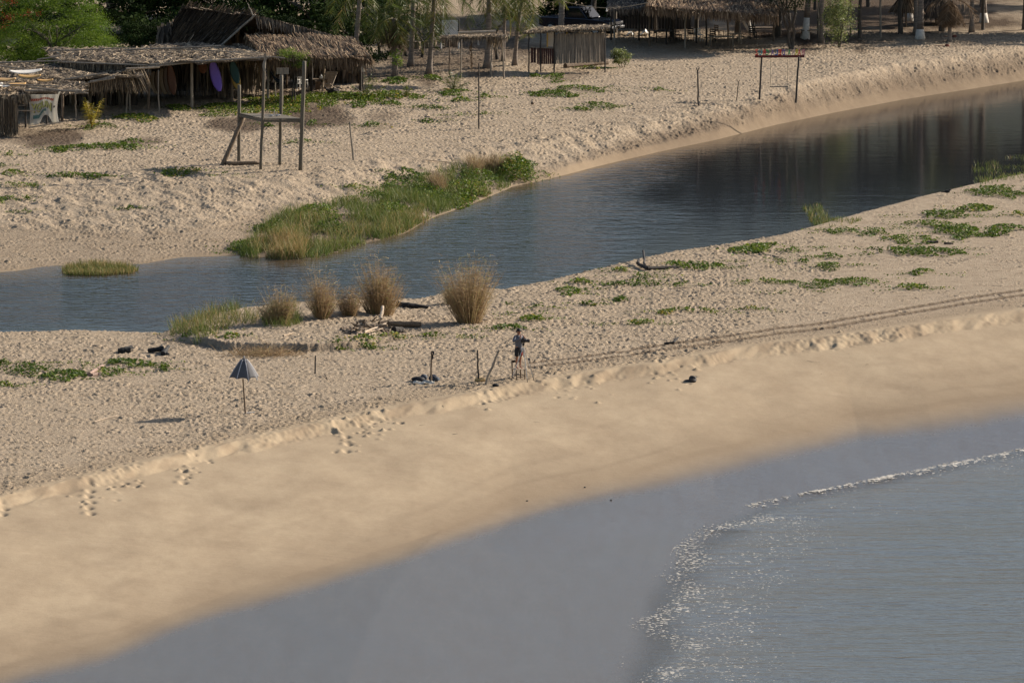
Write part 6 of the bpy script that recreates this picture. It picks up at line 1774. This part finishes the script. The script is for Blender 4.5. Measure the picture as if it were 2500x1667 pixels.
# ------------------------------------------------------------------ the spit: umbrella, sticks, driftwood
def umbrella():
    p = G(600, 1011); o = thing('beach_umbrella', 'half closed slate grey beach umbrella on a wooden pole', 'umbrella', p)
    Y = p.y; sc = Y / FPX
    top = W(596, 873, Y)
    mb = MB(); mb.rng = random.Random(2); mb.pole(p - Vector((0, 0, .2)), W(593, 925, Y), .04, .03, .003, 10); mb.build('pole', M['brown_wood'], o)
    n = 8; rad = 37.5 * sc; hz = W(596, 921, Y).z; vz = W(596, 882, Y).z
    ax = (top - W(599, 921, Y))
    def rib(k, t, bulge=0.0):
        a = 2 * math.pi * (k / n) + .35
        r = rad * (t ** .82) * (1 + bulge)
        z = top.z + (hz - top.z) * (t ** 1.12)
        lean = (1 - t) * .0
        return Vector((p.x - .07 + (top.x - p.x + .07) * (1 - t) + r * math.cos(a), Y + r * math.sin(a), z + (-.10 * (k % n in (6, 7)) * t ** 2)))
    mb = MB()
    M_ = 6; K = n * M_
    def surf(s, t):
        k = s * n; f = k - math.floor(k)
        sag = -.13 * math.sin(math.pi * f) * t
        edge = .05 * math.sin(math.pi * f) * t ** 3
        q = rib(k, .14 + .86 * t, sag * .8)
        return q + Vector((0, 0, edge))
    nv = 10
    vs = [surf((i % K) / K, j / nv) for j in range(nv + 1) for i in range(K)]
    fs = [(j * K + i, j * K + (i + 1) % K, (j + 1) * K + (i + 1) % K, (j + 1) * K + i) for j in range(nv) for i in range(K)]
    mb.add(vs, fs); can = mb.build('canopy', M['umbrella'], o, True)
    m = can.modifiers.new('thick', 'SOLIDIFY'); m.thickness = .008
    mb = MB()
    vs = [top] + [rib(i / M_ , .24) + Vector((0, 0, .035)) for i in range(K)]
    mb.add(vs, [(0, 1 + i, 1 + (i + 1) % K) for i in range(K)]); v = mb.build('vent_cap', M['umbrella'], can)
    for k in range(n):
        mb = MB(); mb.tube([rib(k, t) + Vector((0, -.004, .012)) for t in (.14, .3, .5, .7, .85, 1.0)], .02, 5); mb.build('rib_seam', M['umbrella_seam'], o)
    mb = MB(); mb.ball(top + Vector((0, 0, .03)), .03, (1, 1, 1.6)); mb.build('finial', M['umbrella_seam'], o)
umbrella()
a, b = G(596, 1010), G(622, 1008); mb = MB(); mb.beam(a + Vector((0, 0, .03)), b + Vector((0, 0, .03)), .05, .04); single(mb, 'white_batten', M['white'], 'short white batten lying at the foot of the umbrella pole', 'batten', a)
stick(586, 1012, 975, .006, 585, 'hair thin pale stick standing just left of the umbrella pole', 'rope', crook=.004, name='thin_stick')
a, b = G(230, 1031), G(285, 1015); mb = MB(); mb.rng = random.Random(4); mb.pole(a + Vector((0, 0, .03)), b + Vector((0, 0, .03)), .02, .015, .02); single(mb, 'pale_branch', M['pale_wood'], 'slender pale branch lying on the sand left of the umbrella shadow', 'branch', a)
stick(769, 912, 868, .035, 770, 'short black stick standing alone between umbrella and hummock', 'char', crook=.01, name='standing_stick')
p = G(797, 927); mb = MB(); mb.rng = random.Random(5)
for d in ((-.12, .2), (.08, .13), (-.02, .25)): mb.pole(p + Vector((.04, 0, 0)), p + Vector((d[0] - .06, 0, d[1])), .012, .008, .05)
single(mb, 'twigs', M['dark_wood'], 'three small dark twigs poking out of the trampled sand', 'twigs', p)
p = G(1052, 933); 
st_ = thing('cloth_stick', 'brown stick with a blue cloth hanging from its top above the bags', 'stick', p)
mb = MB(); mb.rng = random.Random(6); t = W(1054, 857, p.y); mb.pole(p - Vector((0, 0, .2)), t, .045, .035, .012); mb.build('stick', M['brown_wood'], st_)
mb = MB(); mb.grid(lambda s, q: t + Vector((.02 + .07 * s + .02 * math.sin(q * 6), -.03 + .03 * math.sin(s * 5), .01 - .4 * q * (1 - .3 * s))), 4, 7, Vector((0, -.015, 0))); mb.build('hanging_cloth', M['navy'], st_)
def bag(name, label, u, v, sx, sy, sz, mat, seed, cat='bag'):
    p = G(u, v); mb = MB(); mb.rng = random.Random(seed); mb.ball(p + Vector((0, 0, sz * .75)), 1.0, (sx, sy, sz), 14, 9, jit=.28)
    single(mb, name, M[mat], label, cat, p, smooth=True)
bag('duffel_bag', 'long black bag lying left of the cloth stick', 1021, 931, .28, .2, .12, 'black', 3)
bag('blue_bag', 'grey blue bag standing between the black bag and the cloth stick', 1035, 927, .15, .16, .14, 'grey_blue', 4)
bag('backpack', 'dark navy backpack leaning right behind the cloth stick', 1058, 930, .19, .2, .16, 'navy', 5, 'backpack')
bag('grey_jacket', 'crumpled grey jacket spilling right of the backpack', 1066, 930, .14, .2, .10, 'grey_blue', 6, 'jacket')
p = G(1035, 935); mb = MB(); rr = random.Random(3); mb.grid(lambda s, q: Vector((p.x + (s - .5) * .9, p.y + (q - .5) * .8, 0)) + Vector((0, 0, gz(p.x + (s - .5) * .9, p.y + (q - .5) * .8) + .04 + .03 * math.sin(s * 13 + q * 7))), 16, 10, .015); single(mb, 'white_towel', M['cloth_white'], 'white towel spread on the sand under the bags', 'towel', p)
stick(1168, 932, 855, .04, 1166, 'upright crooked pole rising behind the tan bundle', 'dark_wood', crook=.03, name='standing_stick', seed=11)
def curved_stick():
    p = G(1186, 939); mb = MB(); mb.rng = random.Random(3)
    mb.tube([p - Vector((.02, 0, .12)), p, W(1192, 916, p.y), W(1204, 893, p.y), W(1211, 872, p.y), W(1219, 854, p.y)], [.055, .055, .055, .052, .048, .045], 9, .6, .12)
    single(mb, 'leaning_stick', M['grey_wood'], 'thick bent stick leaning right beside the tan bundle', 'stick', p)
curved_stick()
bag('tan_bundle', 'tan sack lying at the foot of the upright crooked pole', 1172, 931, .24, .2, .10, 'tan_cloth' if 'tan_cloth' in M else 'amber_board', 7, 'sack')
bag('black_shoe_bag', 'small black bag lying on the sand below the bent leaning stick', 1210, 943, .15, .12, .07, 'black', 8)

def driftwood(name, label, logs, mat, u, v, cat='driftwood', seed=1):
    p = G(u, v); mb = MB(); mb.rng = random.Random(seed)
    for (u0, v0, u1, v1, z0, z1, r0, r1) in logs:
        a, b = G(u0, v0), G(u1, v1)
        mb.pole(a + Vector((0, 0, z0)), b + Vector((0, 0, z1)), r0, r1, .02, 9, 6, mb.rng.random(), .25)
    return single(mb, name, M[mat], label, cat, p)
driftwood('driftwood_log', 'black driftwood trunk tapering right at the water behind the hummock', [(974, 752, 1000, 752, .10, .12, .17, .15), (998, 752, 1046, 752, .12, .04, .14, .05), (974, 752, 972, 748, .1, .2, .16, .1)], 'char', 1008, 752, seed=2)
driftwood('driftwood_log', 'straight brown log lying right of the driftwood heap', [(948, 798, 1026, 798, .14, .12, .12, .12)], 'brown_wood', 985, 798, seed=3)
driftwood('driftwood_stump', 'dark round cut stump lying below the straight brown log', [(962, 813, 982, 813, .13, .13, .16, .15)], 'dark_wood', 972, 813, seed=4)
_rh = random.Random(55); _lg = []
for k in range(34):
    uu = _rh.gauss(898, 26); vv = _rh.uniform(799, 818); du = _rh.choice([-1, 1]) * _rh.uniform(6, 34); z0 = max(.03, .62 * math.exp(-((uu - 905) / 24) ** 2) * _rh.random())
    _lg.append((uu, vv, uu + du, min(819, max(797, vv + _rh.uniform(-5, 5))), z0, max(.03, z0 + _rh.uniform(-.3, .3)), _rh.uniform(.025, .095), _rh.uniform(.015, .05)))
driftwood('driftwood_heap', 'heap of tangled brown driftwood and roots on the hummock', _lg, 'brown_wood', 895, 815, seed=5)
driftwood('charred_branch', 'black charred branches lying along the left foot of the driftwood heap', [(836, 813, 880, 817, .08, .06, .08, .05), (842, 817, 905, 819, .05, .05, .06, .03)], 'char', 860, 816, seed=15)
driftwood('bleached_branch', 'bleached pale branches sticking up from the driftwood heap', [(880, 818, 935, 808, .06, .12, .035, .02), (890, 816, 942, 806, .1, .3, .04, .03), (930, 800, 934, 788, .4, .72, .07, .08), (905, 806, 925, 804, .42, .46, .05, .05), (915, 815, 900, 820, .04, .03, .03, .02)], 'pale_wood', 915, 814, seed=6)
driftwood('bleached_stick', 'single bleached stick lying on the sand of the hummock', [(692, 822, 716, 814, .04, .04, .05, .03)], 'pale_wood', 704, 818, seed=7)
driftwood('driftwood_lump', 'rounded black lump of driftwood below the river at left', [(288, 862, 318, 861, .1, .1, .12, .16), (296, 862, 322, 856, .14, .16, .12, .08)], 'char', 305, 862, seed=8)
driftwood('driftwood_root', 'forked black root of driftwood right of the rounded lump', [(361, 861, 400, 860, .1, .16, .09, .13), (398, 868, 412, 856, .08, .2, .12, .06), (390, 860, 396, 852, .16, .2, .06, .03), (400, 862, 410, 870, .1, .05, .12, .08)], 'char', 388, 864, seed=9)
driftwood('driftwood_log', 'dark driftwood trunk with a raised forked end at the near bank', [(1560, 655, 1582, 659, .18, .08, .09, .11), (1580, 659, 1655, 656, .08, .06, .11, .06), (1574, 655, 1570, 637, .16, .5, .06, .05), (1557, 652, 1560, 648, .18, .3, .08, .05)], 'dark_wood', 1600, 659, seed=10)
driftwood('driftwood_piece', 'small black driftwood piece lying before the quad bike tracks', [(1622, 841, 1645, 839, .05, .06, .05, .04), (1644, 839, 1656, 832, .06, .16, .06, .04)], 'char', 1640, 841, seed=11)
driftwood('driftwood_branch', 'bent dark branch lying on pale sand above the small black piece', [(1650, 812, 1662, 807, .05, .10, .02, .02), (1662, 807, 1676, 806, .10, .05, .02, .015), (1646, 812, 1655, 811, .03, .03, .015, .02)], 'grey_wood', 1660, 811, seed=12)
driftwood('dark_log', 'dark log lying before the long creeper patches at right', [(2263, 595, 2290, 594, .07, .07, .07, .06)], 'dark_wood', 2276, 595, seed=13)
driftwood('dark_log', 'thinner brown log right of the dark log at right', [(2305, 596, 2328, 597, .05, .05, .05, .04)], 'brown_wood', 2316, 596, seed=14)
driftwood('long_stick', 'long thin dark stick lying left of the creeper on the near bank', [(1842, 618, 1902, 630, .04, .05, .035, .02)], 'dark_wood', 1870, 625, seed=15)
driftwood('pink_slab', 'pinkish slab of wood half buried in the creeper at left', [(218, 919, 250, 900, .1, .14, .09, .07), (224, 919, 240, 916, .06, .06, .09, .06)], 'pink_slab' if 'pink_slab' in M else 'pale_wood', 232, 918, seed=16)
p = G(1690, 932); mb = MB(); mb.rng = random.Random(5); mb.ball(p + Vector((0, 0, .1)), .17, (1, 1, .95), 10, 7, jit=.35); mb.ball(p + Vector((-.18, .05, .03)), .13, (1.3, 1, .5), 9, 6, jit=.3); single(mb, 'dark_rock', M['stone'], 'dark rock lying on the smooth sand below the broken scarp', 'rock', p)
for (u, v, lab) in [(1492, 1221, 'lone small dark pebble on the wet sand edge'), (1428, 1190, 'small dark pebble with a tail of drag marks on damp sand'), (1287, 1223, 'tiny dark pebble on damp sand left of the other two')]:
    p = G(u, v); mb = MB(); mb.ball(p + Vector((0, 0, .015)), .035, (1.3, 1, .8), 8, 5, jit=.3); single(mb, 'pebble', M['stone'], lab, 'pebble', p)
# a dark bird at the right bank
def bird():
    p = G(2312, 477); o = thing('bird', 'small black bird standing at the near water edge at right', 'bird', p)
    mb = MB(); mb.ball(p + Vector((0, 0, .2)), .09, (1.7, .9, .9), 12, 8); mb.ball(p + Vector((.15, 0, .29)), .05, (1, 1, 1), 10, 6); mb.tube([p + Vector((.19, 0, .29)), p + Vector((.26, 0, .28))], [.018, .004], 6); mb.tube([p + Vector((-.12, 0, .2)), p + Vector((-.32, 0, .17))], [.05, .02], 6)
    mb.tube([p + Vector((.08, 0, .22)), p + Vector((.14, 0, .28))], [.05, .04], 8)
    for s in (-.03, .03): mb.tube([p + Vector((0, s, 0)), p + Vector((.01, s, .15))], .008, 5)
    mb.build('body', M['black'], o, True)
bird()

# twigs, leaf scraps and wrack scattered over the spit and along the river's edges
def debris():
    r = np.random.RandomState(77); mb = MB(); rr = random.Random(77); a0, a1 = [], []
    zones = [(1500, 2500, 560, 730, 260), (2050, 2350, 612, 640, 70), (1560, 1760, 700, 720, 50), (60, 300, 855, 880, 40), (0, 330, 628, 650, 70), (640, 1000, 780, 840, 160), (830, 1050, 800, 825, 70), (1400, 1900, 640, 690, 90), (0, 500, 300, 400, 130), (500, 1000, 240, 330, 120), (1700, 2400, 270, 340, 60), (0, 2300, 1180, 1250, 0), (1900, 2500, 840, 900, 18), (900, 1500, 930, 1050, 16)]
    for (u0, u1, v0, v1, n) in zones:
        for k in range(n):
            X, Y = ground(rr.uniform(u0, u1), rr.uniform(v0, v1), 0.0); z = gz(X, Y)
            if z < RIVER_Z + .02: continue
            a = rr.gauss(0, .5); L = rr.uniform(.06, .3) * (1 if rr.random() < .85 else 2.5)
            a0.append(Vector((X, Y, z + .02))); a1.append(Vector((X + L * math.cos(a), Y + L * math.sin(a), gz(X + L * math.cos(a), Y + L * math.sin(a)) + rr.uniform(.02, .08))))
    mb.strips(a0, a1, .035, rr)
    tag(mb.build('beach_debris', M['dark_wood']), 'dark twigs and wrack scattered over the sand', 'debris', kind='stuff')
debris()
# ------------------------------------------------------------------ person filming from a chair
def skin_mesh(name, verts, edges, mat, parent, org, root=0, sub=2):
    me = bpy.data.meshes.new(name + '_source')
    me.from_pydata([Vector(v[0]) - Vector(org) for v in verts], edges, [])
    o = bpy.data.objects.new(name + '_source', me); COL.objects.link(o)
    m = o.modifiers.new('skin', 'SKIN'); m.use_smooth_shade = True
    for k, v in enumerate(verts):
        sv = me.skin_vertices[0].data[k]
        sv.radius = (v[1], v[2] if len(v) > 2 else v[1]); sv.use_root = (k == root)
    s = o.modifiers.new('sub', 'SUBSURF'); s.levels = sub; s.render_levels = sub
    dg = bpy.context.evaluated_depsgraph_get()
    out = bpy.data.meshes.new_from_object(o.evaluated_get(dg))
    out.name = name
    bpy.data.objects.remove(o)
    out.materials.clear()
    return link_mesh(name, out, mat, parent)

def seat_chair():
    p = G(1266, 925)
    o = thing('wooden_chair', 'brown wooden chair standing on the sand for the person to stand on', 'chair', p)
    q = Matrix.Rotation(R(200), 3, 'Z')      # backrest to the left and behind
    q = Matrix.Rotation(R(28), 3, 'Z')
    T = lambda x, y, z: p + q @ Vector((x, y, z))
    mb = MB(); mb.box(T(0, 0, .435), (.46, .44, .035), q); mb.build('seat', M['pale_wood'], o, bevel=.008)
    for x in (-.2, .2):
        mb = MB(); mb.beam(T(x, -.19, -.03), T(x, -.19, .42), .042, .042); mb.build('leg', M['brown_wood'], o)
        mb = MB(); mb.beam(T(x, .19, -.03), T(x, .22, .80), .042, .042); mb.build('leg', M['brown_wood'], o)
    mb = MB(); mb.box(T(0, .215, .74), (.40, .025, .10), q); mb.build('backrest', M['dark_wood'], o)
    for (a, b) in ((T(-.2, -.19, .12), T(.2, -.19, .12)), (T(-.2, .19, .14), T(.2, .19, .14)), (T(-.2, -.19, .16), T(-.2, .19, .16)), (T(.2, -.19, .16), T(.2, .19, .16))):
        mb = MB(); mb.beam(a, b, .025, .03); mb.build('stretcher', M['brown_wood'], o)
    return p
cp = seat_chair()

def person():
    s0 = cp + Vector((0.0, 0.0, .4525))
    o = thing('person', 'person in grey long sleeved shirt and black shorts standing barefoot on a chair', 'person', s0)
    yaw = R(38)                 # faces right and towards us
    q = Matrix.Rotation(yaw, 3, 'Z')
    # local frame: +x the person's left, -y ahead
    T = lambda x, y, z: s0 + q @ Vector((x, y, z))
    v = []; e = []
    def add(x, y, z, r, r2=None, par=None):
        v.append((T(x, y, z), r, r2 if r2 is not None else r)); k = len(v) - 1
        if par is not None: e.append((par, k))
        return k
    pel = add(0, 0, .90, .135, .105)
    bel = add(0, -.005, 1.04, .125, .10, pel)
    che = add(0, 0, 1.24, .145, .105, bel)
    up = add(0, .01, 1.38, .10, .085, che)
    nk = add(0, 0, 1.46, .052, .055, up)
    hb = add(0, -.015, 1.53, .062, .07, nk)
    hd = add(0, -.03, 1.60, .072, .085, hb)
    ht = add(0, -.02, 1.68, .062, .075, hd)
    nose = add(0, -.125, 1.585, .012, .014, hd)
    for s in (-1, 1):
        ear = add(s * .085, -.01, 1.59, .012, .022, hd)
        hip = add(s * .09, 0, .84, .095, .09, pel)
        kn = add(s * .10, -.02, .47, .056, .056, hip)
        ca = add(s * .10, .012, .34, .052, .05, kn)
        an = add(s * .10, .02, .085, .034, .036, ca)
        he = add(s * .10, .035, .032, .034, .03, an)
        fo = add(s * .112, -.09, .028, .038, .022, an)
        for k in range(5): add(s * (.085 + .014 * k), -.165 + .008 * k, .016, .010, .010, fo)
        sh = add(s * .175, .01, 1.37, .065, .062, up)
        if s < 0:
            el = add(-.37, -.10, 1.19, .044, .044, sh); wr = add(-.12, -.27, 1.37, .028, .03, el); ha = add(-.065, -.245, 1.43, .034, .02, wr)
        else:
            el = add(.29, -.16, 1.16, .044, .044, sh); wr = add(.10, -.30, 1.36, .028, .03, el); ha = add(.055, -.26, 1.43, .034, .02, wr)
        for k in range(4):
            fx_ = ha; L = (.034, .040, .036, .026)[k]
            k1 = add(s * (.04 + .002 * k), -.225 + .01 * k - .018 * k, 1.462 + .004 * k - .014 * abs(k - 1), .0095, .0095, ha)
            k2 = add(s * .018, -.195 - .015 * k, 1.478 + L * .3 - .01 * k, .0085, .0085, k1)
        th = add(s * .075, -.20, 1.455, .011, .011, ha); add(s * .055, -.175, 1.475, .009, .009, th)
    skin_mesh('body', v, e, M['skin'], o, s0)
    # shirt
    v.clear(); e.clear()
    a0 = add(0, 0, .75, .168, .15); a = add(0, 0, .86, .160, .135, a0); b = add(0, -.01, 1.04, .165, .15, a); c = add(0, -.005, 1.24, .175, .145, b); d = add(0, .01, 1.38, .112, .098, c); n_ = add(0, .005, 1.435, .068, .068, d)
    for s in (-1, 1):
        sh = add(s * .18, .01, 1.365, .078, .075, d)
        if s < 0: el = add(-.375, -.10, 1.185, .058, .058, sh); add(-.14, -.262, 1.355, .040, .040, el)
        else: el = add(.295, -.16, 1.155, .058, .058, sh); add(.115, -.292, 1.345, .040, .040, el)
    skin_mesh('shirt', v, e, M['shirt'], o, s0)
    v.clear(); e.clear()
    aa = add(0, 0, 1.0, .14, .12); a = add(0, 0, .90, .162, .138, aa)
    for s in (-1, 1):
        h = add(s * .092, 0, .78, .112, .112, a); k = add(s * .105, -.015, .50, .095, .10, h)
    skin_mesh('shorts', v, e, M['black'], o, s0)
    mb = MB(); mb.rng = random.Random(3)
    hc = T(0, -.012, 1.655)
    mb.ball(hc, .094, (1.0, 1.12, .95), 14, 9, jit=.10)
    mb.ball(T(0, .05, 1.60), .075, (1.05, .9, 1.1), 12, 8, jit=.1)
    hr = mb.build('hair', M['hair'], o, True)
    mb = MB(); mb.box(T(0, -.112, 1.612), (.13, .02, .03), q); mb.build('sunglasses', M['black_plastic'], o, bevel=.006)
    mb = MB(); mb.box(T(0, -.112, 1.535), (.035, .012, .010), q); mb.build('mouth', M['letter_pink'], o)
person()

def camera_tripod():
    hp = W(1278, 846, cp.y - .55)
    base = Vector((hp.x, hp.y, gz(hp.x, hp.y)))
    o = thing('camera_tripod', 'silver camera tripod standing before the person and the chair', 'tripod', base)
    for (u, v) in [(1247, 929), (1288, 935), (1304, 929)]:
        f = G(u, v); h = hp + (f - hp).normalized() * .05; m = h.lerp(f, .55); m2 = h.lerp(f, .88)
        leg = MB(); leg.tube([h, m], .017, 8); lo = leg.build('leg', M['metal'], o)
        x = MB(); x.tube([m, m2], .012, 8); x.build('lower_leg', M['metal'], lo)
        x = MB(); x.tube([m2, f - Vector((0, 0, .02))], .014, 8); x.build('foot', M['black_plastic'], lo)
        x = MB(); x.ball(m, .026, (1, 1, 1.2), 8, 5); x.build('clamp', M['metal'], lo)
    mb = MB(); mb.tube([hp - Vector((0, 0, .45)), hp + Vector((0, 0, .06))], .016, 8); mb.build('centre_column', M['metal'], o)
    mb = MB(); mb.box(hp + Vector((0, 0, .10)), (.09, .09, .12)); mb.tube([hp + Vector((0, 0, .1)), hp + Vector((-.18, -.1, -.04))], .01, 6); mb.build('head', M['black_plastic'], o, bevel=.01)
    mb = MB(); b = hp + Vector((-.06, 0, -.30)); mb.box(b, (.05, .05, .15)); mb.build('red_tag', M['letter_red'], o, bevel=.01)
    c = hp + Vector((0, 0, .16))
    co = thing('video_camera', 'black camera with a lens pointing right on the tripod', 'camera', c)
    mb = MB(); mb.box(c + Vector((-.02, 0, .09)), (.2, .12, .15)); mb.box(c + Vector((-.02, 0, .19)), (.10, .08, .05)); mb.build('camera_body', M['black_plastic'], co, bevel=.02)
    mb = MB(); mb.tube([c + Vector((.07, -.01, .09)), c + Vector((.17, -.015, .085)), c + Vector((.18, -.015, .085)), c + Vector((.27, -.02, .08))], [.055, .055, .065, .065], 14); mb.build('lens', M['black_plastic'], co)
    # slim light stand with a small box behind
    p = G(1304, 927); t = W(1291, 880, p.y)
    ls = thing('slim_stand', 'slim stand with a small grey box on top right of the tripod', 'stand', p)
    mb = MB(); mb.tube([p, t], .012, 6); mb.build('pole', M['dark_wood'], ls)
    mb = MB(); mb.box(t + Vector((0, 0, .05)), (.11, .08, .12)); mb.build('box', M['grey_blue'], ls, bevel=.01)
camera_tripod()

# nothing left in the data that is not used; keep the scene tidy
bpy.context.view_layer.update()
